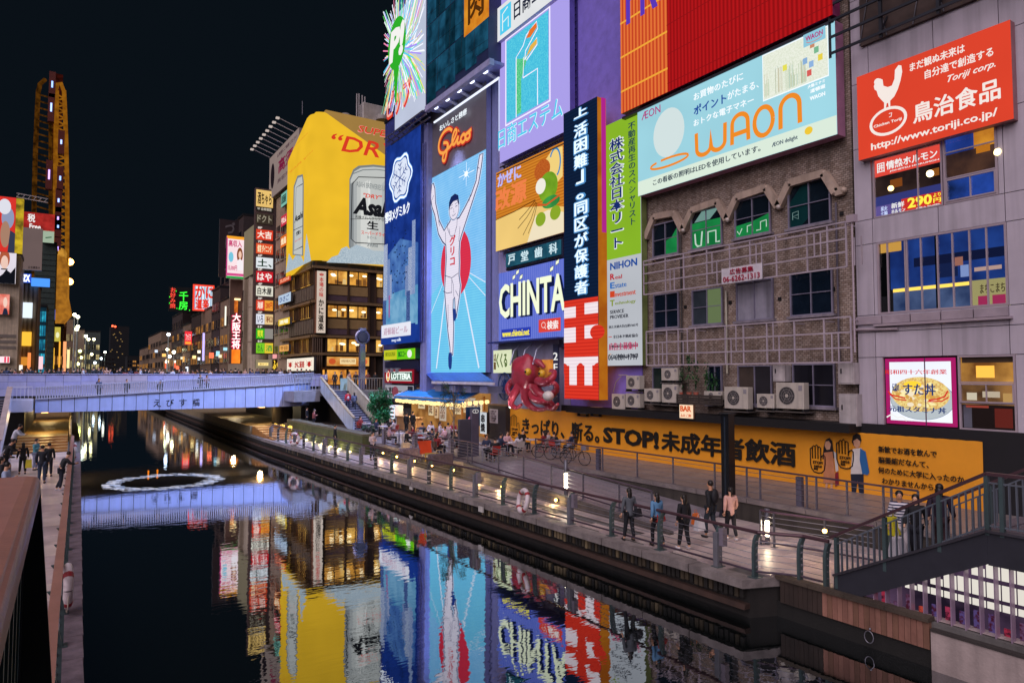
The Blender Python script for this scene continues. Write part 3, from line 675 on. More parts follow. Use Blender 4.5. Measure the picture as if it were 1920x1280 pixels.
# --- brick building
yb0,yb1=yF(1205),yF(1607)
g,_,_=shell('brick_building','weathered grey brown brick building under the pale blue billboard',1205,1606,2.1,33,BRK)
g2=g
def zz(px,py):return zF(px,py)
WF=D('#8e8aa0',.4,.2)
CURT=D('#9a98a8',.8,var=.2,strk=.5);NGL=D('#15202e',.08,var=.3);GREENP=E('#1f8f4a',.9,'noise',False,'#15703a')
def bwin(xl,yt,yb_,xr,cols=(.5,),rows_=(.5,),pane=None,name='window'):
 a=at(0,F,xl,(yt+yb_)/2);c=at(0,F,xr,(yt+yb_)/2)
 o_=(c.y,a.y,at(0,F,xl,yb_).z,at(0,F,xl,yt).z)
 b=MB();b.box((F-.012,o_[0],o_[2]),(F-.004,o_[1],o_[3]),DARK);b.build('window_recess',g2)
 w_=frame_window(g2,F-.05,o_,list(cols),list(rows_),WF,pane or NGL,.055,.07)
 b=MB();b.box((F-.22,o_[0]-.1,o_[2]-.1),(F-.002,o_[1]+.1,o_[2]-.002),D('#8b8490',.6,strk=.4));b.build('sill',w_)
 return o_,w_
GRF=D('#16202a',.06,var=.4,sc_=1.2)
top=[(1226,423,484,1274),(1298,400,470,1356),(1380,379,449,1447),(1480,350,431,1560)]
TO=[]
for i,q_ in enumerate(top):
 o_,w_=bwin(*q_,pane=[GRF,GRF]);TO.append(o_)
 fw=Fr((F-.055,o_[1],o_[2]),(0,-1,0),o_[1]-o_[0],o_[3]-o_[2])
 b=MB();G=GREENP;WG=E('#cfe6d8',.8)
 if i==0:b.npoly(fw,[(.5,.03),(.97,.03),(.97,.8),(.72,.5),(.52,.45)],-.004,.002,G)
 if i==1:b.npoly(fw,[(.03,.03),(.97,.03),(.97,.7),(.03,.7)],-.004,.002,G);b.npoly(fw,[(.1,.72),(.35,.97),(.9,.97),(.6,.72)],-.004,.002,E('#7fa8a0',.7));b.nline(fw,[(.12,.42),(.14,.15),(.2,.08),(.32,.08),(.36,.45)],.09,.008,WG);b.nline(fw,[(.55,.1),(.55,.4),(.8,.4),(.8,.1),(.92,.1)],.08,.008,WG)
 if i==2:b.npoly(fw,[(.03,.03),(.97,.03),(.97,.5),(.5,.38),(.03,.34)],-.004,.002,G);b.nline(fw,[(.06,.2),(.12,.1),(.2,.25)],.05,.008,WG);b.nline(fw,[(.35,.12),(.35,.28),(.5,.3),(.5,.12)],.05,.008,WG);b.nline(fw,[(.6,.12),(.72,.12),(.72,.32),(.88,.34),(.88,.16)],.05,.008,WG)
 if i==3:b.npoly(fw,[(.03,.03),(.3,.03),(.5,.2),(.5,.97),(.35,.97),(.03,.6)],-.004,.002,D('#123a3c',.1));b.nline(fw,[(.1,.2),(.1,.36),(.24,.38),(.24,.2),(.1,.28),(.24,.3)],.035,.008,E('#7a9a98',.7))
 b.build('reflection_poster' if False else 'poster',w_)  # green sign reflections painted on the panes as glowing patches
for q_ in[(1228,553,617,1275),(1300,545,611,1357),(1383,530,603,1452),(1484,513,594,1564)]:
 i=[1228,1300,1383,1484].index(q_[0])
 bwin(*q_,cols=(.5,),rows_=(()if i==2 else(.5,)),pane=[[NGL,NGL],[D('#39424a',.15),E('#6f8058',.75)],[CURT,CURT],[NGL,NGL]][i])
for q_ in[(1226,688,752,1265),(1330,685,757,1356),(1386,685,757,1450),(1489,682,760,1568)]:
 i=[1226,1330,1386,1489].index(q_[0])
 bwin(*q_,rows_=((.5,)if i==3 else()),pane=[[D('#20302c',.2)]*2,[NGL,NGL],[D('#4a3f38',.5,var=.4),D('#2c2a30',.4)],[D('#1c1c26',.3,strk=.6)]*2][i])
MO=D('#b7a393',.5,var=.25,strk=.3)
pts=[(1211,447),(1227,407),(1265,400),(1281,432),(1298,395),(1346,378),(1364,412),(1382,371),(1438,352),(1460,388),(1481,344),(1546,325),(1568,361),(1582,357)]
P3=[at(0,F-.15,*p)for p in pts]
for a,c in zip(P3,P3[1:]):b=MB();b.bar(a,c,.3,.24,MO,up=(1,0,0));b.ball(c,(.15,.13,.13),MO,8,6);b.build('moulding',g)
for x_ in(1281,1364,1460):
 p=at(0,F-.24,x_,{1281:432,1364:412,1460:388}[x_]);b=MB();b.ball(p,.1,D('#c9bdb6',.4),8,6);b.build('ornament',g)
for x_,y_ in[(1285,575),(1369,567),(1562,542),(1578,400),(1462,560)]:
 p=at(0,F-.03,x_,y_);b=MB();b.box((F-.06,p.y-.07,p.z-.07),(F-.002,p.y+.07,p.z+.07),DARK);b.build('vent',g)
for x_,y0_,y1_,m in[(1276,440,700,D('#3a3634',.6)),(1567,380,690,D('#5b5563',.5)),(1361,545,700,D('#c3bfae',.5))]:
 a=at(0,F-.13,x_,y0_);c=at(0,F-.13,x_,y1_);b=MB();b.tube([a,V((a.x,a.y,c.z))],.045,m,6);b.build('drain_pipe',g)
LAT=D('#b9adb8',.4,.1)
def lattice(label,xl,ytl,ybl,xr,ytr,ybr,hr,vr,seed):
 y0=yF(xl,F-.7);y1=yF(xr,F-.7);zt=(at(0,F-.7,xl,ytl).z+at(0,F-.7,xr,ytr).z)/2;zb=(at(0,F-.7,xl,ybl).z+at(0,F-.7,xr,ybr).z)/2
 t=thing('sign_lattice',label,'lattice',(F-.7,(y0+y1)/2,zb));random.seed(seed)
 for r_ in hr:z=zb+(zt-zb)*r_;b=MB();b.bar((F-.7,y0,z),(F-.7,y1,z),.05,.055,LAT);b.build('rail',t)
 for c in vr:y=y0+(y1-y0)*c;b=MB();b.bar((F-.69,y,zb),(F-.69,y,zt),.05,.055,LAT);b.bar((F-.69,y,zt-.1),(F-.02,y,zt-.1),.04,.04,LAT);b.build('post',t)
 for c in vr[1::2]:
  for k in range(2):y=y0+(y1-y0)*(c+.03+.025*k);a=random.choice([0,1]);b=MB();zz_=[zb+(zt-zb)*h for h in hr];b.bar((F-.71,y,zz_[a]),(F-.71,y,zz_[a+2]),.04,.04,LAT);b.build('post',t)
lattice('upper white pipe lattice across the brick building below the arched windows',1208,489,552,1591,416,500,[0,.33,.62,.88,1.0],[0,.14,.25,.38,.5,.6,.72,.85,.93,1],1)
lattice('lower white pipe lattice across the brick building above the air conditioners',1212,622,686,1596,593,677,[0,.32,.66,1.0],[0,.05,.13,.2,.3,.46,.55,.66,.78,.9,1],2)
b=MB();p=at(0,F-.7,1597,411);b.box((p.x-.12,p.y-.15,p.z-.12),(p.x+.12,p.y+.15,p.z+.15),FRM);b.tube([p,V((p.x,p.y,7.2))],.04,FRM,6);tag(b.build('conduit_box',loc=(p.x,p.y,7.2)),'grey conduit box and pipe at the right corner of the brick building','conduit')
B=Board('phone_sign','white plate with pink phone number hung on the upper pipe lattice','sign',frW(F-.85,1353,504,535,1429,493,521),D('#d9d4dc',.45),None,.05,.0)
PK=D('#b0163f',.5)
B.text(PK,'広告募集',.22,.55,.80,.90);B.text(PK,'06-6262-1313',.05,.1,.95,.45);B.done()
# billboard with the blue field
B=Board('cyan_billboard','long pale cyan lit billboard with orange capital letters above the brick windows','billboard',frW(F-.7,1196,208,370,1567,37,250),E('#9fd6e4',1.0,'soft',True),D('#b07a9a',.5),.55)
OR=E('#f08c28',1.0);BLU=E('#2a55a8',.9);WB=E('#f4fbff',1.05);GR=E('#5a6a78',.9)
B.rect(E('#dcecdc',1.0),.0,.0,1,.165)
B.line(OR,[(.20+.115*cos(a),.275+.045*sin(a))for a in[2.3+i*.3 for i in range(21)]],.11)
B.ell(E('#d3e2e2',1),.20,.60,.095,.27)
def arc_(cx_,cy_,rx,ry,a0,a1,n_=14):return[(cx_+rx*cos(a0+(a1-a0)*i/n_),cy_+ry*sin(a0+(a1-a0)*i/n_))for i in range(n_+1)]
lw_=.20
B.line(OR,[(.362,.47)]+arc_(.402,.29,.038,.07,pi,2*pi)+[(.44,.44)]+arc_(.478,.29,.036,.07,pi,2*pi)+[(.516,.47)],lw_)
B.line(OR,[(.550,.215)]+arc_(.590,.41,.038,.085,pi,0)+[(.630,.215)],lw_);B.line(OR,[(.550,.31),(.630,.31)],lw_)
B.line(OR,arc_(.702,.34,.042,.135,0,2*pi,24),lw_)
B.line(OR,[(.777,.205)]+arc_(.818,.385,.040,.10,pi,0)+[(.859,.205)],lw_)
PKK=E('#b0307a',1);B.text(PKK,'ÆON',.033,.86,.155,.95,ext=.006)
B.text(WB,'お買物のたびに',.354,.82,.612,.90);B.text(BLU,'ポイント',.354,.665,.528,.765,off=.01);B.text(WB,'がたまる、',.535,.68,.685,.76);B.text(WB,'おトクな電子マネー',.353,.545,.661,.615)
B.rect(E('#ecf0e2',1.0,'grain',False,'#dfe6d2'),.705,.53,.977,.965);B.line(WB,[(.705,.53),(.977,.53),(.977,.965),(.705,.965)],.06,True)
random.seed(5)
for i in range(26):
 u=.715+random.random()*.17;h_=random.uniform(.04,.2);B.line(E(random.choice(['#b7c9a8','#c9c2a8','#a8c4b8']),1),[(u,.55),(u,.6+h_),(u+.012,.6+h_),(u+.012,.55)],.02)
for u,v,c in[(.80,.72,'#e6e05a'),(.90,.58,'#d8605a'),(.93,.76,'#7ab890'),(.945,.68,'#e8d24a'),(.885,.70,'#8ab0d8'),(.915,.82,'#c98a6a'),(.91,.65,'#8fb4e0')]:B.rect(E(c,1),u,v,u+.018,v+.055)
B.rect(E('#8fc8dc',1),.89,.85,.977,.965);B.text(PKK,'WAON',.90,.895,.967,.94);B.line(E('#e05a3a',1),arc_(.933,.89,.03,.02,pi,2*pi),.02)
B.text(WB,'大阪ミナミ',.905,.465,.972,.495);B.text(WB,'道頓堀',.915,.415,.972,.45);B.text(WB,'WAON',.913,.35,.972,.385,off=.01)
B.text(E('#3c4a58',.9),'この看板の照明はLEDを使用しています。',.121,.045,.70,.11);B.text(GR,'ÆON delight',.752,.035,.861,.085)
B.ell(E('#f0c83a',1),.905,.09,.016,.035);B.done()
# red striped billboard above it
RS=E('#b5171b',1.0,'ledv',True,'#8f1013');
fr=frW(F-.8,1164,34,214,1563);fr.H=9.5
B=Board('red_striped_billboard','huge red ribbed neon billboard with an orange striped end above the cyan one','billboard',fr,RS,D('#8a2a60',.5),.5)
ue=(yF(1164,F-.8)-yF(1253,F-.8))/fr.W
B.rect(E('#e87a3a',1.0,'tubes',True,'#c23a22'),0,0,ue,1)
for i in range(5):B.line(E('#f0a83a',1),[(0,.12+.19*i),(ue,.12+.19*i)],.10)
for i in range(7):B.line(E('#8c1216',1),[(ue,.04+.15*i),(1,.04+.15*i)],.04)
zb_=fr.O.z;v_=(at(0,F-.8,1185,43).z-zb_)/fr.H
VI=E('#5a38b8',1.0)
B.text(VI,'PR',.045,v_,.235,v_+.30,off=.02);B.text(VI,'INT',.25,v_+.02,.5,v_+.32,off=.02);B.done()
b=MB();b.bar((F-.5,fr.O.y,zb_-.22),(F-.5,fr.O.y-fr.W,zb_-.22),.5,.12,STEELD);b.bar((F-.35,fr.O.y,zb_-.5),(F-.35,fr.O.y-fr.W,zb_-.5),.15,.1,STEELD)
tag(b.build('walkway_beam',loc=(F-.5,fr.O.y-fr.W/2,zb_-.2)),'narrow steel beam between the red and cyan billboards','beam')
# --- purple washed building with its ladder, behind the vertical signs
PU=D('#8a7ae0',.6,var=.2)
g,_,_=shell('violet_lit_building','plain violet lit tower wall behind the vertical news display',1070,1204,2.1,36,PU)
ya_=yF(1078);yb_=yF(1087)
b=MB();b.box((F-.1,yb_,9),(F-.05,yb_+.06,35),D('#2c2470',.5));b.box((F-.1,ya_-.06,9),(F-.05,ya_,35),D('#2c2470',.5));lad=b.build('ladder',g)
for i in range(50):b=MB();b.box((F-.09,yb_+.06,14+i*.42),(F-.06,ya_-.06,14.06+i*.42),D('#2c2470',.5));b.build('rung',lad)
# tall green and white sign
fr=frW(F-.5,1137,236,686,1202,206,684)
B=Board('green_white_sign','tall lime green and white vertical sign left of the cyan billboard','sign',fr,E('#c8ccd4',.85,'soft',True),D('#7a8a50',.5),.4)
zg=at(0,F-.5,1139,488).z;vg=(zg-fr.O.z)/fr.H
B.rect(E('#8fbf2c',.9,'soft',True),0,vg,1,1)
NV=E('#1d3580',.7);WE=E('#e8eef0',1)
B.text(WE,vt('株式会社日本リート'),.13,vg+.04,.55,.93,off=.05,d=.02);B.text(NV,vt('株式会社日本リート'),.14,vg+.042,.54,.928,off=.012,d=.045)
B.text(E('#23435a',.7),vt('不動産再生のスペシャリスト'),.68,vg+.12,.88,.965,d=.03)
bl=E('#1f4fa0',.9)
B.text(bl,'NIHON',.13,vg-.045,.90,vg-.015,off=.02)
for i,(a,r_,c)in enumerate([('R','eal','#c02030'),('E','state','#2a70c0'),('I','nvestment','#d84a28'),('T','echnology','#8a9a28')]):
 v=vg-.085-i*.036;B.text(E(c,.9),a,.13,v,.26,v+.025,off=.02);B.text(E(c,.8),r_,.28,v,.28+.065*len(r_),v+.016)
DK=E('#3a3c48',.7)
B.text(DK,'SERVICE\nPROVIDER',.13,vg-.245,.66,vg-.21)
for i,s_ in enumerate(['国土交通大臣(2)第7265号','全日本不動産協会','近畿財務局長(金商)第84号','第二種金融商品取引業協会']):
 v=vg-.285-i*.04;B.text(DK,s_,.1+.12*(i%2),v,.93,v+.013)
B.line(E('#c03a30',1),[(.08,vg-.318),(.18,vg-.318)],.04);B.line(E('#e08a3a',1),arc_(.14,vg-.40,.05,.012,1.2,3.6),.03)
B.text(E('#c0205a',.9),'広告主募集中',.1,.062,.92,.092);B.text(DK,'06-6281-1717',.08,.022,.93,.046);B.done()
# vertical news display blade
X_=F-1.5
fr=frW(X_,1057.5,212,750,1121,182,746.5)
B=Board('news_display','tall vertical news display with glowing white characters over red and white blocks','display',fr,E('#10203c',1.0,'led'),E('#c8781e',.8,'noise',True,'#b05c18'),.62)
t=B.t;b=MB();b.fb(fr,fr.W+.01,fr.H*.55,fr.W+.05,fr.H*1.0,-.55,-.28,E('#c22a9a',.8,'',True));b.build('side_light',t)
vr=(at(0,X_,1090,560).z-fr.O.z)/fr.H
REDL=E('#e23a28',1.0,'led',True,'#c92c20');B.rect(REDL,0,0,1,vr)
WW=E('#f3e6ea',1.05,'led',False,'#e6d4dc')
for q_ in[(0,.82,.36,.93),(.62,.84,1,.95),(0,.57,.36,.72),(.62,.60,1,.73)]:B.rect(WW,q_[0],q_[1]*vr,q_[2],q_[3]*vr)
B.ell(REDL,.98,.655*vr,.2,.07*vr)
pa=[(0,.41)]+[(0,.355)]+arc_(.0,.20,.13,.15,pi/2,0)[0:1]
B.rect(WW,0,.335*vr,1,.42*vr)
for u in(.17,.62):B.rect(WW,u,.14*vr,u+.22,.34*vr)
for u in(.0,.5,1.0):B.a.npoly(fr,[(max(0,min(1,a_)),b_)for a_,b_ in arc_(u,.25*vr,.17 if u in(0,1)else.13,.11*vr,pi,0)],.03,.036,REDL)
GL=E('#dff2ff',1.25,'',True);HALO=E('#5a9fe0',.8)
n_='活困難」。同区が保護者'
z_=1.0
ch='上'+n_
h_=(1-vr)/12.3
for i,c in enumerate(ch):
 v0=1.0-(i+1)*h_+(.25*h_ if i==0 else 0)*0
 if i==0:v0=1-h_*.75
 u0,u1=(.36,.72)if c not in '。」' else(.42,.62)
 hh=h_*(.55 if i==0 else(.8 if c not in '。' else.3))
 B.text(HALO,c,u0-.02,v0-.002,u1+.02,v0+hh+.002,off=.06,d=.02);B.text(GL,c,u0,v0,u1,v0+hh,off=.02,d=.05)
B.done()
# ================================================================ MIDDLE OF THE STREET FRONT
LIL=D('#a7a4d6',.5,var=.12,strk=.15)
g,_,_=shell('lilac_sign_building','pale lilac building carrying the octopus restaurant and the stacked billboards',934.5,1069,2.1,34,LIL)
# --- dotted purple tower sign with cyan emblem
X_=F-.6
fr=Fr((X_,yF(937,X_),zF(937,309,X_)),(0,-1,0),yF(937,X_)-yF(1070,X_),12.6)
fr2=frW(X_,937,205,309,1070,None,238);fr.O.z=fr2.O.z
B=Board('dotted_tower_sign','lilac dotted light wall with a cyan square emblem above the wind god shaped billboard place','billboard',fr,E('#d8ccf6',1.0,'dots',True,'#ab9fea'),D('#6a60b8',.5),.4)
B.t['label']='lilac dotted light wall with a cyan square letter emblem and cyan neon characters below'
def uvz(fr,X,px,py):p=at(0,X,px,py);return((fr.O.y-p.y)/fr.W,(p.z-fr.O.z)/fr.H)
U=lambda px,py:uvz(fr,X_,px,py)
a=U(950,79);b_=U(950,231);c=U(1029,180);d=U(1029,14)
sq=[(a[0],b_[1]),(c[0],b_[1]),(c[0],a[1]),(a[0],a[1])]
m_=.012
B.line(E('#efe8ff',1.1),[(q[0]+(m_*1.4 if k in(1,2)else-m_)*1,q[1]+(.012 if k>1 else-.012))for k,q in enumerate(sq)],.16,True)
B.poly(E('#3fb7dc',1.0,'grain',True,'#5fd2e6'),sq)
sx=lambda u,v:(a[0]+(c[0]-a[0])*u,b_[1]+(a[1]-b_[1])*v)
WV=E('#f4ecff',1.1)
B.poly(E('#38b878',1.0,'grain',False,'#7adca0'),[sx(*q)for q in[(.25,.03),(.37,.03),(.37,.42),(.5,.60),(.5,.66),(.37,.66),(.27,.7),(.25,.66)]])
B.line(WV,[sx(*q)for q in[(.25,.0),(.25,.72),(.42,.80),(.5,.9),(.74,.97),(.76,.88),(.48,.72),(.46,.62)]],.09)
B.line(WV,[sx(*q)for q in[(.46,.62),(.75,.78),(.75,.70),(.5,.60)]],.09)
B.line(WV,[sx(*q)for q in[(.42,.42),(.76,.42),(.76,.0)]],.09);B.line(WV,[sx(*q)for q in[(.42,.42),(.44,.66)]],.07)
B.poly(E('#e8742a',1.0),[sx(*q)for q in[(.5,.86),(.58,.93),(.74,.96),(.75,.90),(.6,.84)]]);B.poly(E('#e8b44a',1.0),[sx(*q)for q in[(.5,.64),(.6,.74),(.75,.77),(.75,.71)]])
# white name board at its top
CY=E('#4fc4e6',1.1);CYW=E('#d8f4ff',1.1)
y0=U(933,285)[1]
u_=U(934,283);u2=U(1060,205)
for m2,off,dd in((CYW,.03,.10),(CY,.0,.13)):B.text(m2,'日商エステム',.0,u_[1]-.0,.93,U(933,248)[1]*1.0,off=off,d=dd)
B.done()
fr=frW(F-.9,932,18,80,1068);fr.H=2.3
B=Board('white_name_board','white lit name board with dark characters on top of the dotted lilac wall','sign',fr,E('#e6e8ea',1.0,'soft',True),D('#c0b8e0',.5),.35)
B.rect(CY,.05,.12,.22,.88);B.line(E('#e8f4f4',1),[(.09,.2),(.09,.7),(.17,.8)],.12);B.line(E('#e8f4f4',1),[(.1,.45),(.18,.5),(.18,.2)],.1)
B.text(E('#2e3348',.8),'日商エステム',.27,.25,1.05,.75,off=.01);B.done()
# bracket trusses between boards
def truss(label,px0,px1,py0,X0,z,nm='bracket_row'):
 t=thing(nm,label,'bracket',(F-.4,yF(px0),z));ya,yb=yF(px0,X0),yF(px1,X0)
 for i in range(6):
  y=ya+(yb-ya)*(i+.3)/6;b=MB();b.bar((F-.05,y,z-.35),(X0,y,z+.1),.06,.06,STEELD);b.bar((F-.05,y,z+.1),(X0,y,z+.1),.06,.06,STEELD);b.bar((F-.1,y,z-.3),(F-.5,y-.5,z+.1),.04,.04,STEELD);b.build('bracket',t)
 b=MB();b.bar((X0,ya,z+.12),(X0,yb,z+.12),.06,.08,STEELD);b.bar((X0-.05,ya+.3,z-.3),(X0-.05,yb,z-.3),.05,.05,STEELD);b.build('rail',t)
truss('row of steel brackets under the dotted lilac wall',937,1060,0,F-.7,zF(937,318,F-.7))
# --- orange and cream billboard; the mascot drawn on it is a plain shape here
X_=F-.6
fr=frW(X_,930,330,470,1057,259,437)
B=Board('orange_cream_billboard','orange and cream lit billboard with violet and vermilion characters under the dotted wall','billboard',fr,E('#d98a2c',1.0,'led',True,'#b8661c'),D('#8a7a90',.5),.4)
CRM=E('#f2cc7a',1.0,'soft',True)
B.poly(CRM,[(0,0),(1,0),(1,.28),(.66,.38),(.45,.43),(0,.40)]);B.poly(E('#f0e2c2',1),[(.5,0),(1,0),(1,.22),(.8,.3),(.62,.28),(.55,.12)])
B.poly(E('#f3d27e',1),[(.68,.62),(.74,.86),(.86,.97),(.99,.95),(.99,.62),(.84,.52)])
B.line(E('#3a2414',.7),[(0,.40),(.3,.42),(.62,.47)],.05)
for q in[[(.62,.46),(.48,.36),(.38,.30)],[(.63,.44),(.5,.3),(.36,.2)],[(.64,.43),(.56,.26),(.44,.1)],[(.65,.42),(.6,.25),(.52,.1)]]:B.line(E('#3a2414',.7),q,.05)
B.ell(E('#c86a2a',1,'grain',False,'#a84a1c'),.72,.78,.11,.12);B.ell(E('#7fae2a',1,'noise',False,'#5a8a1e'),.80,.56,.13,.17);B.ell(E('#f0ece0',1),.70,.60,.07,.09);B.ell(E('#3d9a4a',1,'noise',False,'#2a7a3a'),.84,.38,.12,.07)
B.ell(E('#8aa82a',1),.70,.22,.07,.08);B.ell(E('#8aa82a',1),.90,.24,.07,.08);B.line(E('#d05a2a',1),[(.66,.40),(.78,.36),(.96,.42)],.12);B.line(E('#3f86c0',1),arc_(.90,.80,.07,.16,2.6,-1.2),.13)
B.text(E('#b9b6f0',1.1),'かぜに',.05,.80,.42,.96,off=.03);B.text(E('#5a50b8',1),'かぜに',.06,.81,.41,.95,d=.07)
B.text(E('#f0824a',1),'改源',.02,.50,.50,.76,off=.04);B.text(E('#c83c20',1),'改源',.03,.51,.49,.75,d=.08);B.done()
# --- row of dentist plates
X_=F-.5;fr=frW(X_,948,480,502,1052,445,475)
t=thing('clinic_sign','row of teal plates with white clinic characters between two billboards','sign',fr.p(0,0))
for i,c in enumerate('戸堂歯科'):
 b=MB();b.nb(fr,i*.25+.005,0,i*.25+.235,1,-.08,0,E('#2c6a80',.8,'noise',False,'#1d4a60'));b.build('plate',t)
 text(t,fr,c,i*.25+.06,.14,i*.25+.19,.86,E('#cfe8f0',1),d=.02,off=.02)
b=MB();b.bar(fr.p(-.1,fr.H+.15,-.1),fr.p(fr.W,fr.H+.15,-.1),.06,.06,STEELD);b.bar(fr.p(-.1,-.12,-.1),fr.p(fr.W,-.12,-.1),.06,.06,STEELD);b.build('rail',t)
b=MB();b.fb(fr,-.1,-.2,fr.W,fr.H+.2,-.35,-.12,D('#26304e',.6));b.build('backing',t)
# --- blue and white rental letters billboard
X_=F-.6;fr=frW(X_,935,516,640,1057,481,632)
B=Board('blue_letter_billboard','blue and lilac streaked lit billboard with big cream capital letters','billboard',fr,E('#7b86dc',1.0,'ledv',True,'#4a62c8',var=.8),D('#4a4a8a',.5),.4)
NVY=E('#15204e',.8);CRE=E('#e9efcf',1.15,'',True)
B.text(NVY,'CHINTAI',.05,.31,1.10,.80,off=.06);B.text(CRE,'CHINTAI',.03,.33,1.08,.82,off=.02,d=.1)
for u,v in[(.24,.86),(.30,.92),(.36,.84),(.82,.86),(.9,.93)]:B.poly(CRE,[(u,v),(u+.045,v+.02),(u+.05,v+.075),(u+.005,v+.055)]);B.line(NVY,[(u,v),(u+.045,v+.02),(u+.05,v+.075),(u+.005,v+.055)],.04,True)
B.rect(E('#2a3cb0',1),.06,.03,.54,.17);B.text(E('#f0e24a',1.1),'www.chintai.net',.08,.06,.52,.15,off=.015)
B.rect(E('#e0463c',1),.66,.08,.97,.25);B.ell(E('#f6e6e0',1),.73,.175,.028,.036,.04);B.line(E('#f6e6e0',1),[(.745,.15),(.765,.12)],.05);B.text(E('#f6ece8',1.05),'検索',.79,.11,.94,.22,off=.015);B.done()
b=MB();b.box((F-1.15,fr.O.y-fr.W-.1,fr.O.z-.12),(F-.1,fr.O.y+.5,fr.O.z-.02),D('#2c3a80',.5));tag(b.build('ledge_beam',loc=(F-.6,fr.O.y,fr.O.z)),'thin dark blue ledge beam under the blue letter billboard','beam')
# dark slot strip between billboards and display
b=MB();b.box((F-.3,yF(1070),8),(F-.02,yF(1056),12.8),D('#3a3f60',.5));tag(b.build('cable_duct',loc=(F-.3,yF(1060),8)),'dark cable duct beside the blue letter billboard','duct')
# --- octopus restaurant
g=thing('octopus_sculpture','giant glossy pink red octopus sculpture climbing out above the yellow banner','sculpture',at(0,F-1.2,992,768))
OC=D('#b03a4c',.28,var=.25,sc_=2.5,bump=.08);OCL=D('#c9707a',.35,var=.2)
XO=F-1.3
def op_(px,py,dx=0):return at(0,XO+dx,px,py)
b=MB();c=op_(987,702,.2)
def blob(u,v):
 a_=2*pi*u;ph=pi*(v-.5);r_=1+.10*sin(3*a_+1)*cos(ph)+.06*sin(5*ph+2*a_)
 return c+V((.85*cos(ph)*cos(a_)*r_,1.0*cos(ph)*sin(a_)*r_,1.12*sin(ph)*r_+.1))
b.grid(blob,22,14,OC);b.build('head',g)
for(x_,y_)in[(990,697),(1016,700)]:
 p=op_(x_,y_,-.85);b=MB();b.ball(p,(.2,.24,.22),D('#e2b22a',.2),12,8);e_=b.build('eye',g);b=MB();b.ball(p+V((-.16,0,0)),(.07,.1,.08),DARK,8,6);b.build('pupil',e_)
b=MB();p=op_(1008,686,-.5);b.tube([p+V((.3,.35,.05)),p+V((0,.1,.22)),p+V((-.1,-.3,.2)),p+V((.1,-.55,-.1))],[.16,.22,.2,.1],OC,8);b.build('brow',g)
tent=[[(975,722),(962,742),(958,757),(968,764),(978,758)],[(985,728),(985,748),(996,762),(1012,768),(1030,764)],[(1000,722),(1012,738),(1030,742),(1044,730),(1040,718),(1030,720)],[(1006,728),(1018,750),(1036,766),(1046,757)],[(970,712),(958,718),(952,728),(956,738),(964,734)],[(995,725),(1000,745),(1015,752),(1030,752),(1040,760)],[(1010,715),(1024,716),(1036,708),(1040,697),(1032,694)]]
for i,T_ in enumerate(tent):
 P_=[op_(x,y,-.3-.25*sin(k*1.3+i))for k,(x,y)in enumerate(T_)];Q=[]
 for k in range(len(P_)-1):
  for s_ in range(4):
   t_=s_/4;p0=P_[max(0,k-1)];p1=P_[k];p2=P_[k+1];p3=P_[min(len(P_)-1,k+2)]
   Q.append(.5*((2*p1)+(p2-p0)*t_+(2*p0-5*p1+4*p2-p3)*t_**2+(3*p1-p0-3*p2+p3)*t_**3))
 Q.append(P_[-1]);n_=len(Q);b=MB();b.tube(Q,[.30*(1-.78*k/n_)for k in range(n_)],OC,9)
 o=b.build('tentacle',g);b=MB()
 for k in range(2,n_,2):b.ball(Q[k]+V((-.26*(1-.78*k/n_),0,-.06)),.06,OCL,6,4)
 o2=b.build('sucker',o);o2['kind']='stuff'
b=MB();b.ball(op_(1028,742,-.9),(.3,.36,.28),D('#dcd8d2',.3),12,8);tag(b.build('dumpling',loc=op_(1028,742,-.9)),'round pale dumpling held in the octopus arms','dumpling')
X_=F-.8;fr=frW(X_,925,657,699,959)
B=Board('kukuru_sign','cream lit square sign with brushed green kana left of the octopus','sign',fr,E('#dfe6c0',1.0,'soft',True),D('#8a9a8a',.5),.4)
B.text(E('#4a6a1c',.8),'くくる',.2,.25,.78,.85,shear=-.1,off=.02);B.text(E('#6a4a1c',.8),'たこ家\n道頓堀',.05,.15,.16,.85);B.done()
g=thing('restaurant_window','bay of curved glass and warm lights around the octopus','shopfront',(F-.3,yF(1000),4.3))
b=MB();b.box((F-.28,yF(1057),4.25),(F-.01,yF(940),8.45),D('#8f94b0',.35,var=.35,sc_=.7));b.build('wall_panel',g)
b=MB();b.box((F-.33,yF(1047),6.2),(F-.29,yF(1010),7.3),E('#d9883a',1.0,'noise',True,'#5a3018'));b.build('pane',g)
b=MB();b.box((F-.36,yF(1056),4.3),(F-.29,yF(1046),8.2),D('#3a4060',.3));b.build('pipe',g)
text(g,Fr((F-.37,yF(1046),5.5),(0,-1,0),1,2),'2\nF',.08,1.1,.5,2.2,WHT,norm=False)
for i in(2,3,4):b=MB();y_=yF(945)-i*1.25;b.tube([(F-.3,y_,8.3),(F-.9,y_-.1,7.9),(F-1.25,y_-.2,7.0)],.05,D('#b9c0d8',.15,.4),6);b.build('glass_rib',g)
b=MB();b.ball(at(0,F-1.0,957,762),.09,E('#ffffff',12,'',True),8,6);tag(b.build('flood_lamp',loc=at(0,F-1.0,957,762)),'very bright white flood lamp at the foot of the octopus','lamp')
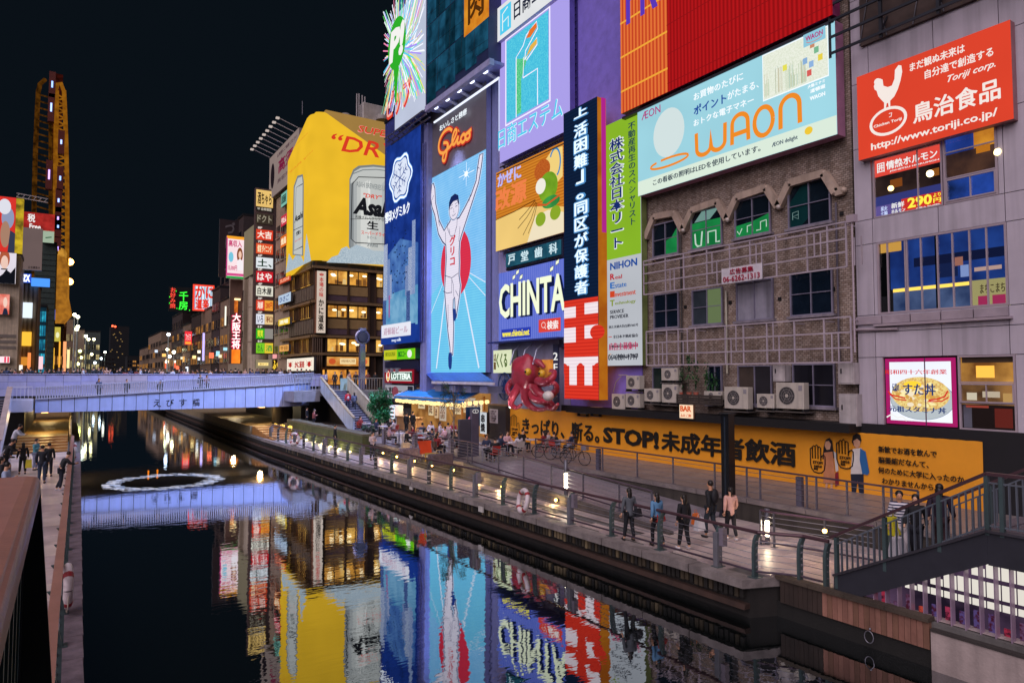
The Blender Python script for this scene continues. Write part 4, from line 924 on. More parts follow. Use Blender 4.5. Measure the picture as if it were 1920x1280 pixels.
def fan(name,label,px,py,r_,X=F-.9,m=D('#20407a',.5)):
 c=at(0,X,px,py);t=thing(name,label,'fan',c)
 b=MB();n_=24;b.tube([c+V((0,r_*cos(2*pi*i/n_),r_*1.15*sin(2*pi*i/n_)))for i in range(n_+1)],.04,m,5,False);b.tube([c+V((0,r_*.5*cos(2*pi*i/n_),r_*.6*sin(2*pi*i/n_)))for i in range(n_+1)],.025,m,5,False)
 for i in range(8):a_=2*pi*i/8;b.tube([c,c+V((0,r_*cos(a_),r_*1.15*sin(a_)))],.02,m,4)
 b.build('guard',t);b=MB();b.tube([c+V((.1,0,0)),c+V((.8,0,0))],r_*.6,m,14);b.build('motor',t)
fan('wall_fan','dark blue round caged exhaust fan on the lilac wall left of the octopus',946,724,.75)
# --- runner screen building
BW=D('#8d95cf',.55,var=.1,strk=.1)
g,_,_=shell('runner_screen_building','blue lilac tower that carries the tall runner screen',798,934,2.1,36,BW)
X_=F-.5
fr=frW(X_,806,245,699,911,None,697)
zt=at(0,X_,809,236).z;fr.H=zt-fr.O.z+1.3
B=Board('runner_screen','tall glowing sky blue screen with a white runner raising both arms under grey logo field','screen',fr,D('#77727c',.5,var=.12),BW,.4)
U=lambda px,py:uvz(fr,X_,px,py)
vt_=(U(808,337)[1]+U(911,278)[1])/2
B.rect(E('#57abe8',1.05,'warp',True,'#96cdf4',var=1.4),0,0,1,vt_)
S=lambda u,v:(u,v*vt_)
sky=E('#9fc4ee',1.0,'led',False,'#6fa8e8')
LW=E('#d8e4f8',1.05)
B.poly(E('#5cb4e6',1.05,'warp',False,'#7ad0ee',var=1.0),[S(0,0),S(1,0),S(1,.40),S(.72,.46),S(.5,.47),S(.28,.46),S(0,.38)])
for q in[[(.30,.46),(.0,.28)],[(.34,.45),(.15,.02)],[(.60,.46),(.90,.02)],[(.66,.47),(1.0,.34)],[(.70,.47),(1.0,.40)]]:B.line(LW,[S(*z)for z in q],.18 if q[1][1]<.1 else.07)
B.ell(E('#e03448',1.0,'led',False,'#cf3050'),.50,.525*vt_,.27,.168*vt_)
star=S(.69,.93)
for k in range(8):a_=k*pi/4;L_=.13 if k%2==0 else.07;B.line(E('#eaf4ff',1.2),[star,(star[0]+L_*cos(a_),star[1]+L_*.32*sin(a_))],.05)
B.ell(E('#eaf4ff',1.2),star[0],star[1],.03,.010)
SK=E('#e8e2ee',1.05,'led',False,'#ddd6ea');OUT=E('#1d2c66',.8);HALO2=E('#c4dcfa',1.0)
# generic runner: arms up, one leg lifted
body=[(.41,.735),(.30,.700),(.205,.76),(.13,.86),(.115,.935),(.085,.965),(.05,.965),(.03,.90),(.06,.845),(.115,.80),(.19,.695),(.27,.648),(.335,.625),(.345,.56),(.335,.50),(.325,.45),(.315,.40),(.345,.30),(.38,.20),(.42,.12),(.425,.085),(.47,.085),(.475,.12),(.485,.22),(.47,.30),(.475,.35),(.50,.36),(.51,.31),(.505,.27),(.53,.26),(.55,.30),(.585,.36),(.60,.41),(.575,.46),(.58,.52),(.575,.57),(.585,.62),(.62,.65),(.72,.725),(.82,.80),(.90,.86),(.945,.93),(.97,.985),(.915,.985),(.88,.925),(.86,.875),(.78,.82),(.68,.775),(.575,.735),(.535,.735),(.53,.755),(.435,.755)]
bp=[S(*q)for q in body]
B.line(HALO2,bp,.30,True);B.poly(SK,bp);B.line(OUT,bp,.11,True)
B.ell(HALO2,.485,.79*vt_,.105,.058*vt_);B.ell(SK,.485,.785*vt_,.085,.05*vt_);B.ell(OUT,.485,.785*vt_,.085,.05*vt_,.05)
B.poly(OUT,[S(*q)for q in[(.39,.79),(.395,.83),(.43,.853),(.5,.86),(.56,.845),(.58,.80),(.565,.80),(.55,.825),(.47,.825),(.415,.81)]])
for u in(.44,.53):B.line(OUT,[S(u-.02,.795),S(u+.02,.797)],.05);B.line(OUT,[S(u-.025,.808),S(u+.025,.811)],.035)
B.line(OUT,[S(.485,.79),(.48,.772*vt_),S(.495,.771)],.03);B.line(OUT,[S(.455,.759),S(.485,.755),S(.52,.76)],.04)
for q in[[(.365,.735),(.375,.70),(.43,.66),(.50,.658),(.545,.70),(.55,.735)],[(.335,.69),(.345,.62)],[(.60,.69),(.58,.62)],[(.33,.475),(.46,.455),(.575,.47)],[(.46,.455),(.46,.38)],[(.50,.36),(.49,.42),(.46,.45)],[(.58,.36),(.53,.39)],[(.30,.40),(.38,.385),(.46,.385)],[(.205,.76),(.23,.73)],[(.78,.82),(.76,.79)],[(.08,.88),(.11,.90)],[(.90,.93),(.93,.92)],[(.4,.33),(.405,.22)],[(.41,.70),(.43,.675)],[(.55,.695),(.53,.675)]]:B.line(OUT,[S(*z)for z in q],.05)
SH=E('#24408e',.9)
B.poly(SH,[S(*q)for q in[(.42,.095),(.475,.095),(.48,.06),(.47,.02),(.44,.012),(.415,.03),(.41,.07)]]);B.poly(SH,[S(*q)for q in[(.495,.305),(.545,.30),(.555,.265),(.535,.243),(.50,.248)]])
RDL=E('#d02a3c',1.0)
B.text(RDL,vt('グリコ'),.435,.515*vt_,.535,.655*vt_,off=.03)
LG=E('#f0a04a',1.1,'',True);LR=E('#c8342c',1.0)
u0,v0=U(826,300);u1,v1=U(887,236)
GS=[[(568,925),(545,912),(510,935),(482,985),(472,1040),(482,1078),(512,1080),(538,1040),(532,1012),(505,1012)],[(536,1014),(530,1070),(515,1135),(500,1128),(512,1080),(555,1035),(585,975),(600,930),(588,920),(572,965),(568,1012),(582,1022),(600,990),(610,968),(604,1010),(618,1012),(634,985)],[(664,958),(645,952),(628,985),(640,1008),(658,990),(668,948),(690,942),(690,972),(670,988),(660,965),(680,938),(704,915)],[(612,930),(616,922)]]
for m2,w2,dd in((LR,.46,.10),(LG,.24,.14)):
 for q in GS:
  P_=[U(700+x/3.765,y/3.765)for x,y in q];R2=[]
  for k in range(len(P_)-1):
   p0,p1,p2,p3=P_[max(0,k-1)],P_[k],P_[k+1],P_[min(len(P_)-1,k+2)]
   for s_ in range(5):
    t_=s_/5;R2.append(tuple(.5*((2*p1[i])+(p2[i]-p0[i])*t_+(2*p0[i]-5*p1[i]+4*p2[i]-p3[i])*t_**2+(3*p1[i]-p0[i]-3*p2[i]+p3[i])*t_**3)for i in(0,1)))
  R2.append(P_[-1]);B.a.nline(B.fr,R2,w2,dd,m2)
B.text(E('#e6eef4',1.1),'おいしさと健康',U(829,247)[0],U(829,248)[1],U(880,202)[0],U(829,237)[1],off=.01);B.done()
t=thing('screen_edge_light','thin white lit edge line framing the top of the runner screen','light',(X_,fr.O.y,fr.O.z))
p=at(0,F-.7,814,230);q=at(0,F-.7,936,135);zl=p.z
b=MB();b.bar(p,V((p.x,q.y,zl)),.1,.12,E('#e8eeff',1.2,'',True));b.bar(V((p.x,q.y,zl)),V((p.x,q.y,zl-5)),.07,.07,E('#cfd6ff',.9));b.build('tube',t)
# glazed ledge above with lamps, dark teal glazed box, stepped bottom
Xb=F-1.6
yA,yB=yF(798,Xb),yF(915,Xb);zB_=at(0,Xb,800,200).z
g=thing('glazed_box','dark teal glazed box projecting above the runner screen','glazed box',(Xb,yA,zB_))
TEAL=D('#16505c',.12,var=.45,sc_=.5);TEAL2=E('#27688a',.6,'noise',False,'#12384e')
b=MB();b.box((Xb,yB,zB_),(F-.02,yA,zB_+13),D('#26305a',.5));b.build('body',g)
nY=6
for i in range(nY):
 for j in range(4):
  ya=yA+(yB-yA)*(i+.02)/nY;yb=yA+(yB-yA)*(i+.98)/nY;z0=zB_+.15+j*3.1
  if j==0:z0+=.9*(i%2)*.4+.25*i*.3
  b=MB();b.box((Xb-.05,yb,z0),(Xb-.005,ya,zB_+3.12+j*3.1),TEAL2 if(i+j)%3 else E('#184a62',.55,'noise',False,'#0c2a3a'));b.build('pane',g)
b=MB()
for i in range(1,5):y_=yA+(yB-yA)*i/5;b.tube([(Xb-.06,y_,zB_+1),(Xb-.06,y_-.5,zB_+12)],.012,DARK,3)
for j in range(4):b.tube([(Xb-.06,yA,zB_+2+j*2.6),(Xb-.06,yB,zB_+1.4+j*2.6)],.012,DARK,3)
o=b.build('cable',g);o['kind']='stuff'
b=MB();b.box((Xb-.15,yB-.4,zB_-.45),(Xb+.2,yA+.1,zB_-.02),D('#a9abd6',.4));b.box((Xb+.2,yB-.4,zB_-.3),(F,yA+.1,zB_-.1),D('#8488c0',.5));b.build('ledge',g)
for i in range(5):y_=yA+(yB-yA)*(i+.5)/5;b=MB();b.bar((F-.3,y_,zB_-.6),(Xb+.2,y_+.1,zB_-.25),.35,.1,D('#b9bce0',.3));b.box((Xb+.15,y_-.2,zB_-.42),(Xb+.4,y_+.2,zB_-.3),E('#dfe6ff',3,'',True));b.build('ledge_lamp',g)
fr=Fr((Xb-.12,yF(868,Xb-.12),at(0,Xb-.12,868,72).z),(0,-1,0),yF(868,Xb)-yF(915,Xb),5)
B=Board('orange_sign','orange lit panel with dark characters behind the teal glazing top','sign',fr,E('#e0942a',1,'noise',True,'#c8701c'),None,.02);B.text(E('#5a3210',.8),'肉',.2,.12,.8,.55,off=.03);B.text(E('#5a3210',.8),'福',.2,.62,.8,.95,off=.03);B.done()
# --- burst sign
Xp=F-1.7;fr=frW(Xp,741,41,246,798,None,203);fr.H=at(0,Xp,741,41).z-fr.O.z+.5
B=Board('burst_sign','multicoloured ray burst neon sign with a green balloon and red kana','sign',fr,E('#c0c8de',1,'soft',True),D('#6a6aa0',.5),.5)
random.seed(11)
for i in range(300):
 a_=random.uniform(0,2*pi);r0=random.uniform(.05,.2);r1=random.uniform(.4,.95);cx_,cy_=.5,.55
 q=lambda r:(min(1,max(0,cx_+r*cos(a_)*1.1)),min(1,max(.12,cy_+r*sin(a_)*.95)))
 B.line(E(random.choice(['#f4f6ff','#f4f6ff','#7ae0a0','#58c8f0','#f08ab0','#a080f0','#f0e070','#60e060','#f0f4ff']),1.1),[q(r0),q(r1)],random.uniform(.05,.13))
GN=E('#2fae2a',1.0,'',True)
B.ell(GN,.52,.60,.30,.21);B.poly(GN,[(.42,.42),(.60,.42),(.52,.12),(.48,.12)])
B.text(WHT,'P!',.26,.47,.78,.74,off=.05,shear=.15)
B.text(E('#e0402e',1.0),'ピップ',.08,.05,.88,.27,off=.04,d=.9,ext=.03);B.text(E('#f6b0a0',1.0),'ピップ',.10,.06,.86,.26,d=.96);B.done()
t=thing('sign_gantry','steel walkway gantry under the burst sign','gantry',(Xp,fr.O.y,fr.O.z))
for k in range(3):b=MB();b.bar((Xp-.3+.3*k,fr.O.y+1.5,fr.O.z-.3-.2*k),(Xp-.3+.3*k,fr.O.y-fr.W-.2,fr.O.z-.3-.2*k),.1,.1,STEEL);b.build('rail',t)
for k in range(6):y_=fr.O.y+1-k*1.1;b=MB();b.bar((Xp-.3,y_,fr.O.z-.3),(F,y_,fr.O.z-1.0),.07,.07,STEEL);b.build('brace',t)
# body behind the dairy sign and pillar with pipes
g,_,_=shell('corner_sign_building','deep blue corner building carrying the snowflake sign',718.5,798,8.0,30,D('#3a4488',.5))
b=MB();b.box((F-.9,yF(800,F-.9),4.8),(F-.01,yF(788,F-.9),26.5),D('#8f94cc',.45,var=.2,strk=.3));pil=b.build('pillar',g)
for x_ in(791,795):a=at(0,F-1.0,x_,640);b=MB();b.tube([a,V((a.x,a.y,25))],.05,D('#5a60a0',.5),5);b.build('pipe',pil)
for i in range(34):b=MB();y_=yF(793,F-1.0);b.box((F-1.02,y_-.16,9+i*.48),(F-.98,y_+.16,9.04+i*.48),D('#5a60a0',.5));b.build('rung',pil)
X_=F-1.2;fr=frW(X_,719,600,646.5,786,None,641);zt=(at(0,X_,729,272).z+at(0,X_,786.7,234).z)/2;fr.O.y=yF(719 if False else 721,X_);fr.W=fr.O.y-yF(786,X_);fr.H=zt-fr.O.z
B=Board('snowflake_sign','tall deep blue sign with a glowing white snow crystal and city picture below','sign',fr,E('#1f3f9a',.9,'noise',True,'#16307c'),D('#2a3570',.5),.4)
cr=[(.45+.30*(1+.10*cos(6*a_))*cos(a_),.80+.105*(1+.10*cos(6*a_))*sin(a_))for a_ in[2*pi*i/36 for i in range(36)]]
B.line(E('#6aa8f0',1.1,'',True),cr,.32,True);B.line(E('#f2f8ff',1.2,'',True),cr,.18,True);B.poly(E('#dfe8fa',1),[(.45+(u-.45)*.86,.80+(v-.80)*.86)for u,v in cr])
IB=E('#2a4a9a',.9)
for k in range(6):
 a_=k*pi/3+pi/6;P1=(.45+.21*cos(a_),.80+.073*sin(a_));B.line(IB,[(.45,.80),P1],.09)
 for f_ in(.5,.8):
  m2=(.45+.21*f_*cos(a_),.80+.073*f_*sin(a_))
  for s_ in(-1,1):B.line(IB,[m2,(m2[0]+.07*cos(a_+s_*1.0),m2[1]+.025*sin(a_+s_*1.0))],.08)
B.text(E('#f0f6ff',1.2),'雪印メグミルク',.04,.605,.76,.66,off=.02)
B.poly(E('#5a88c8',.9,'noise',False,'#3a60a8'),[(0,.08),(1,.08),(1,.45),(.5,.50),(0,.42)]);B.poly(E('#7fb4d8',.9,'noise',False,'#4f90c0'),[(0,.08),(1,.08),(1,.26),(0,.24)])
for u0_,v0_,u1_,v1_,c in[(0,.22,.12,.50,'#c9d4e8'),(.12,.22,.2,.42,'#8fa4cc'),(.2,.22,.26,.34,'#b8c4e0'),(.74,.22,.84,.44,'#c0cce4'),(.84,.22,.93,.56,'#a8b8dc'),(.66,.22,.74,.36,'#8fa0c8'),(0,.10,.1,.22,'#27407e'),(.7,.1,.8,.24,'#27407e'),(.18,.13,.22,.24,'#c84a8a')]:B.rect(E(c,.9,'grain',False,'#5f78b0'),u0_,v0_,u1_,v1_)
for i in range(40):u_,v_=random.uniform(.28,.72),random.uniform(.24,.56);B.rect(E('#16284e',.8),u_,v_,u_+.03,v_+.006)
B.rect(E('#1c3c96',.9),0,0,1,.085);B.rect(E('#e4e4f0',1.05,'soft',True),.02,.032,.88,.082);B.rect(E('#e4e4f0',1.05),.02,.06,.88,.095)
B.text(E('#c8a0b8',.9),'道頓堀ビール',.1,.045,.8,.08);B.text(E('#dfe8ff',1),'meg milk',.35,.006,.62,.024);B.done()
# --- low shop block left: yellow green sign, burger sign
g,_,_=shell('burger_shop_block','small pale block with shop signs at the foot of the snowflake sign',718.5,790,4.0,8.0,D('#8f90a8',.5,strk=.3),X=F-.3)
X_=F-.9
fr=frW(X_,720,657,677,778,652,670)
B=Board('yellow_green_sign','yellow and lime lit shop sign above the burger restaurant sign','sign',fr,E('#c8cc2a',1.0,'soft',True),D('#2a8a4a',.5),.45)
B.rect(E('#6ccc1a',1.0,'',True),.44,0,1,1);B.ell(E('#f0f4e8',1),.84,.5,.07,.38);B.text(E('#8a9a1c',.8),'個室居酒屋',.06,.35,.40,.8);B.text(E('#1f7a2a',.8),'BIGエコー',.5,.25,.74,.75,off=.01);B.done()
b=MB();b.box((F-.8,yF(786,F-.8),zF(740,697)),(F-.31,yF(722,F-.8),zF(740,678)),D('#10183a',.4));sh=tag(b.build('shop_recess',loc=(F-.6,yF(750),6.6)),'dark recess shelf with parcels above the burger sign','recess')
for k,c in enumerate(['#8a8f9a','#c0c8c8','#8a9ab0']):b=MB();y_=yF(728+k*10,F-.9);b.box((F-1.1,y_-.25,6.6),(F-.82,y_+.25,6.95),D('#8a8f9a',.5));b.build('parcel',sh)
fr=frW(F-1.0,721,693,719,776,692,717)
B=Board('burger_sign','dark red lit sign with white rounded lettering of the burger restaurant','sign',fr,E('#8c1626',1.0,'soft',True),D('#5a1020',.5),.45)
B.rect(E('#2a5a4a',.9),.22,.2,.94,.82);B.line(E('#e8f4ec',1),[(.22,.2),(.94,.2),(.94,.82),(.22,.82)],.06,True);B.text(E('#f0fff6',1.15),'LOTTERIA',.26,.28,.91,.74,off=.03)
B.ell(E('#f6f0d8',1.1),.135,.5,.065,.40);B.ell(E('#d8281c',1),.14,.62,.035,.22);B.ell(E('#f0b43a',1),.14,.28,.035,.12);B.done()
fr=frW(F-.85,722,722,748,775,722,747)
B=Board('shop_wall_sign','pale wall sign with black characters and a pink round mark below the burger sign','sign',fr,E('#aeacb8',.8,'soft'),None,.3)
B.text(D('#16161c',.5),'たこ焼き',.03,.5,.30,.85,off=.02);B.ell(D('#b05a6a',.5),.38,.5,.12,.4);B.text(D('#16161c',.5),'玉 製',.5,.2,.8,.6,off=.02);B.rect(D('#20222c',.3),.82,.45,.99,.95);B.done()
# slatted blue roof under the screen, beam and awning
t=thing('slatted_canopy','dark blue slatted canopy with a white edge beam below the runner screen','canopy',(F-1,yF(860),6.3))
Xc=F-2.2;ya,yb=yF(806),yF(912);yc,yd=yF(812,Xc),yF(928,Xc)
zt_,zb2=6.52,at(0,Xc,812,719).z
for i in range(14):
 f0,f1=(i+.03)/14,(i+.97)/14
 b=MB();A_=(F-.5,ya+(yb-ya)*f0,zt_);B_=(F-.5,ya+(yb-ya)*f1,zt_);C_=(Xc,yc+(yd-yc)*f1,zb2+.17);D_=(Xc,yc+(yd-yc)*f0,zb2+.17)
 b.hexa([A_,B_,C_,D_],[tuple(V(q)+V((0,0,.05)))for q in(A_,B_,C_,D_)],D('#34509a',.4,.3));b.build('slat',t)
b=MB();b.box((Xc-.12,yd,zb2),(Xc,yc,zb2+.18),D('#d8d8ea',.4));b.build('edge_beam',t)
for k in range(4):y_=yc+(yd-yc)*(k+.2)/4;b=MB();b.box((Xc+.2,y_-.5,zb2-.55),(F-.4,y_+.5,zb2-.1),D('#9598b8',.4,.3));b.build('duct',t)
t=thing('blue_awning','bright blue fabric awning over the riverside food stall','awning',(22,45,5))
AW=D('#2f86d8',.55,var=.1);z1a,z0a=5.33,4.74
yl,yr=52.5,40.6
P=lambda u,v:V((F-.2-2.1*v,(yl-.8*v)+(yr-yl+.2)*u,z1a-(z1a-z0a)*v-.06*sin(pi*v)+.02*sin(u*40)))
b=MB();b.grid(lambda u,v:P(u,v),26,6,AW)
b.grid(lambda u,v:P(u,1)+V((-.01,0,-.26*v)),26,1,AW);b.build('canopy',t)
b=MB();b.bar(P(0,0),P(1,0),.12,.12,WHITE)
for u in(0,1):b.bar(P(u,0),P(u,1)+V((0,0,-.03)),.06,.06,WHITE)
b.bar(P(0,1)+V((0,0,-.05)),P(1,1)+V((0,0,-.05)),.07,.07,WHITE);b.build('frame',t)
LAN=E('#ffd890',1.7,'',True)
lan=None
for k in range(19):
 u=(k+.5)/19;p=P(u,1)+V((.12,0,-.43));
 if lan is None:
  c=MB();c.lathe((0,0,0),[(.06,-.15),(.14,-.10),(.16,0),(.14,.10),(.06,.15)],LAN,10);c.lathe((0,0,0),[(.07,.14),(.07,.18),(.0,.18)],DARK,8)
  o=lan=c.build('paper_lantern');o.location=p
 else:o=lan.copy();COL.objects.link(o);o.location=p
 tag(o,'warm round paper lantern in the row under the awning front edge','lantern','paper lanterns along the blue awning')
for k in range(5):
 o=lan.copy();COL.objects.link(o);o.location=V((F-2.2+k*.45,yr-.35,4.45+k*.02));tag(o,'warm paper lantern in the short row at the near end of the awning','lantern','paper lanterns at the near end of the awning')
WB_=D('#a07a52',.6,var=.3)
g=thing('food_stall','warm lit riverside food stall with posters under the blue awning','stall',(F-.5,46,2.1))
b=MB();b.box((F-.4,yr-.2,2.11),(F-.01,yl,5.3),E('#c88e4c',.75,'noise',True,'#8a5a30'));b.build('back_wall',g)
b=MB();b.box((F-2.6,47.0,2.11),(F-2.0,50.5,3.1),WB_);b.box((F-2.7,46.9,3.1),(F-1.9,50.6,3.16),D('#7a5a3a',.4));b.build('counter',g)
fw=Fr((F-.43,yl,2.11),(0,-1,0),yl-yr,3.1)
for k,(u,v,w_,h_,s_)in enumerate([(.28,.35,.07,.4,'焼'),(.37,.3,.05,.28,'酒'),(.44,.25,.09,.45,'お品書'),(.58,.55,.05,.2,'麺'),(.65,.45,.09,.4,'居酒屋'),(.76,.5,.07,.35,'ビール'),(.84,.45,.06,.4,'串'),(.92,.4,.06,.4,'鉄板'),(.12,.5,.1,.35,'道頓堀'),(.5,.75,.2,.15,'営業中')]):
 b=MB();b.nb(fw,u,v,u+w_,v+h_,0,.03,E(['#e0c9a0','#d8b890','#c0b0a0','#e8d8b8'][k%4],.9));o=b.build('poster',g);text(o,fw,vt(s_),u+.012,v+.05,u+w_-.012,v+h_-.05,D('#3a2014',.6),d=.05)
for k in range(3):b=MB();b.box((F-.44,yr+2.2+k*2.4,4.3),(F-.41,yr+3.6+k*2.4,4.75),E('#f0b45a',1.2));b.build('lamp_panel',g)
L_=bpy.data.objects.new('stall_lamp',bpy.data.lights.new('stall_lamp','AREA'));L_.data.shape='RECTANGLE';L_.data.size=9;L_.data.size_y=.3;L_.data.energy=480;L_.data.color=(1,.68,.34);L_.location=(F-1.5,46.5,4.5);L_.rotation_euler=(0,0,pi/2);COL.objects.link(L_)
b=MB();b.box((F-2.2,yr-.1,2.11),(F-2.1,yr+.05,4.7),D('#d08a3a',.5));b.box((F-.5,yr-.1,2.11),(F-.4,yr+.05,4.9),D('#d08a3a',.5));b.build('post',g)
b=MB();b.box((F-1.9,yr-.1,2.9),(F-.8,yr-.06,4.2),E('#2c3a5c',.8,'noise',False,'#101828'));o=b.build('screen',g)
b=MB();b.ball((F-1.5,yr-.12,3.4),(.25,.03,.2),E('#d06a80',1),8,6);b.build('screen_picture',o)
# vending machine & white cabinet left of the stall
def vend(x,y,label,fm):
 t=thing('vending_machine',label,'vending machine',(x,y,2.1));b=MB();b.box((x,y-.6,2.11),(x+.7,y+.6,3.95),D('#c8ccd4',.4));b.build('cabinet',t,bev=.02)
 b=MB();b.box((x-.02,y-.52,2.9),(x-.001,y+.52,3.88),fm);b.build('display',t)
 for r_ in range(3):
  for c_ in range(6):b=MB();b.box((x-.05,y-.45+c_*.16,2.98+r_*.3),(x-.022,y-.36+c_*.16,3.16+r_*.3),D(['#2f6ab0','#c03a3a','#3a9a6a'][(r_+c_)%3],.4));b.build('bottle',t)
 b=MB();b.box((x-.03,y-.5,2.3),(x-.001,y+.5,2.6),D('#b02a3a',.4));b.build('tray',t)
vend(21.8,51.2,'white lit drinks vending machine left of the food stall',E('#e8f4ff',1.3,'',True))
# info pillar and board in front of the stall
t=thing('information_pillar','dark grey information pillar with a tall fin and round mark on the terrace','information board',(19.3,30.4,2.1))
GP=D('#4a4a58',.45)
p0=at(2,2.1,862,868);
fi=frS(31.5,861,786,866,884);b=MB();b.fb(fi,0,0,fi.W,fi.H,-.18,0,GP);b.build('panel',t,bev=.01)
fj=frS(31.45,884.5,766,862,898);b=MB();b.fb(fj,0,0,fj.W,fj.H,-.22,0,D('#5a5668',.4));b.build('fin',t,bev=.01)
b=MB();b.nell(fj,.5,.95,.4,.035,.01,WHT,th=.02);b.nline(fj,[(.5,.93),(.5,.965)],.03,.012,WHT);b.build('mark',t)
text(t,fi,'i Information',.28,.78,.85,.85,E('#9aa4b8',.7),d=.02)
t.location=fi.p(0,0)
for ch in t.children:ch.location=V((19.3,30.4,2.1))-fi.p(0,0)
# black standing menu + wall next to banner
g=thing('menu_wall','dark wall panel with a white notice left of the yellow banner','wall',(F-.5,40,2.1))
b=MB();b.box((F-.6,yF(948,F-.6),2.11),(F-.02,yF(915,F-.6),4.35),D('#2c2a30',.5));b.box((F-.7,yF(949,F-.7),4.35),(F-.02,yF(914,F-.7),4.45),D('#8a6a4a',.5));b.build('panel',g)
fn=frW(F-.65,918,766,792,933);b=MB();b.fb(fn,0,0,fn.W,fn.H,-.03,0,D('#d4ccd0',.5));o=b.build('notice',g);text(o,fn,'お知らせ\n本日の\nおすすめ\n営業時間\n11-23時',.12,.1,.85,.92,D('#6a5a60',.6),d=.01)
fs_=frW(F-1.6,900,772,812,912);B=Board('menu_lamp','black and white upright lamp sign with brush characters beside the dark wall','sign',fs_,E('#cfd4da',.9),D('#15151a',.4),.25);B.text(DARK,vt('串焼'),.2,.1,.8,.9,off=.04);B.done()
# --- long yellow banner
BN=D('#f0a024',.6,var=.06);BK=D('#16130f',.6)
Xn=F-.25;yA,yB=yF(948,Xn),yF(1836,Xn)
fr=Fr((Xn,yA,1.9),(0,-1,0),yA-yB,2.38)
t=thing('yellow_banner','long orange yellow banner with bold black lettering along the terrace wall','banner',fr.p(0,0))
b=MB();nn=60
b.grid(lambda u,v:fr.n(u,v,.012*sin(u*90)*(1-v)+.01*sin(u*31+v*5))+V((0,0,(.012*abs(sin(u*60*pi))if v>.99 else 0))),240,8,BN);b.build('cloth',t)
b=MB();b.fb(fr,-.1,-.1,fr.W+6,fr.H+.35,-.2,-.05,D('#14141a',.6));b.build('backing',t)
def bx(px,py):p=at(0,Xn,px,py);return((fr.O.y-p.y),p.z-fr.O.z)
def hand(px0,px1,pyt,pyb):
 (u0,vt0),(u1,vb0)=bx(px0,pyt),bx(px1,pyb);w_=u1-u0;h_=vt0-vb0;hp=[(.04,.30),(.04,.84),(.10,.88),(.18,.84),(.18,.5),(.18,.92),(.26,.96),(.35,.92),(.35,.5),(.35,.95),(.44,1.0),(.52,.95),(.52,.5),(.52,.90),(.61,.94),(.69,.90),(.69,.45),(.76,.62),(.88,.66),(.96,.60),(.96,.35),(.90,.12),(.72,.02),(.5,0),(.25,.03),(.10,.15)]
 b=MB();b.nline(fr,[((u0+w_*a)/fr.W,(vb0+h_*c)/fr.H)for a,c in hp],.045,.04,BK,True);o=b.build('hand_print',t)
 text(o,fr,'STOP!',u0+.2*w_,vb0+.32*h_,u0+.8*w_,vb0+.42*h_,BK,norm=False,d=.045,off=.01);text(o,fr,'未成年者\n飲酒',u0+.25*w_,vb0+.1*h_,u0+.75*w_,vb0+.28*h_,BK,norm=False,d=.045)
hand(957,975,776,822);hand(1519,1550,832,888);hand(1568,1603,822,880)
def btx(s_,px0,px1,pyt,pyb,off=.03):
 (u0,v1_),(u1,v0_)=bx(px0,pyt),bx(px1,pyb);text(t,fr,s_,u0,v0_,u1,v1_,BK,norm=False,d=.045,off=off)
h0,h1=.95,1.90
def btz(s_,px0,px1,v0_,v1_,off=.03):text(t,fr,s_,bx(px0,800)[0],v0_,bx(px1,800)[0],v1_,BK,norm=False,d=.045,off=off)
btz('きっぱり、断る。',981,1124,.80,1.78);btz('STOP!',1132,1236,.86,1.72,.045);btz('未成年者飲酒',1242,1491,.86,1.78,.04)
for s_,px0,px1,ya_,yb_ in(('新歓でお酒を飲んで',1648,1757,835,847),('脳萎縮だなんて、',1648,1742,855,867),('何のために大学に入ったのか',1648,1808,874,886),('わかりませんから。',1655,1757,895,906)):
 (u0,v1_),(u1,_q)=bx(px0,ya_),bx(px1,ya_);text(t,fr,s_,u0,bx(px0,yb_)[1],u1,v1_,BK,norm=False,d=.045,off=.008)
def pr(pts,m,d=.03):b=MB();b.npoly(fr,[(bx(x,y)[0]/fr.W,bx(x,y)[1]/fr.H)for x,y in pts],d-.003,d,m);b.build('print',t)
SKN=D('#d8a585',.6);HAI=D('#1c1416',.6)
pr([(1543,860),(1545,838),(1549,824),(1556,820),(1561,826),(1563,842),(1567,852),(1562,862)],HAI);pr([(1547,835),(1549,827),(1555,826),(1559,832),(1557,842),(1551,843)],SKN,.035)
pr([(1546,848),(1562,846),(1566,880),(1567,905),(1545,905)],D('#c8845c',.6),.04);pr([(1549,905),(1553,905),(1552,915),(1548,915)],SKN);pr([(1558,905),(1562,905),(1562,915),(1558,915)],SKN);pr([(1564,845),(1570,850),(1573,882),(1568,884)],D('#d4d0cc',.6),.033);pr([(1567,886),(1573,884),(1574,908),(1567,912)],D('#8a2030',.6),.034)
pr([(1598,828),(1600,816),(1607,812),(1614,815),(1616,825),(1612,836),(1602,836)],HAI);pr([(1601,826),(1608,822),(1614,827),(1613,836),(1608,840),(1602,835)],SKN,.035)
pr([(1600,841),(1616,839),(1620,862),(1618,888),(1596,888)],D('#d9d4d0',.6),.034);pr([(1614,840),(1624,846),(1631,885),(1628,890),(1618,888),(1613,862)],D('#2a6aa8',.6),.04);pr([(1596,888),(1620,888),(1621,924),(1612,924),(1609,900),(1606,923),(1598,923)],D('#1a2236',.6),.036)
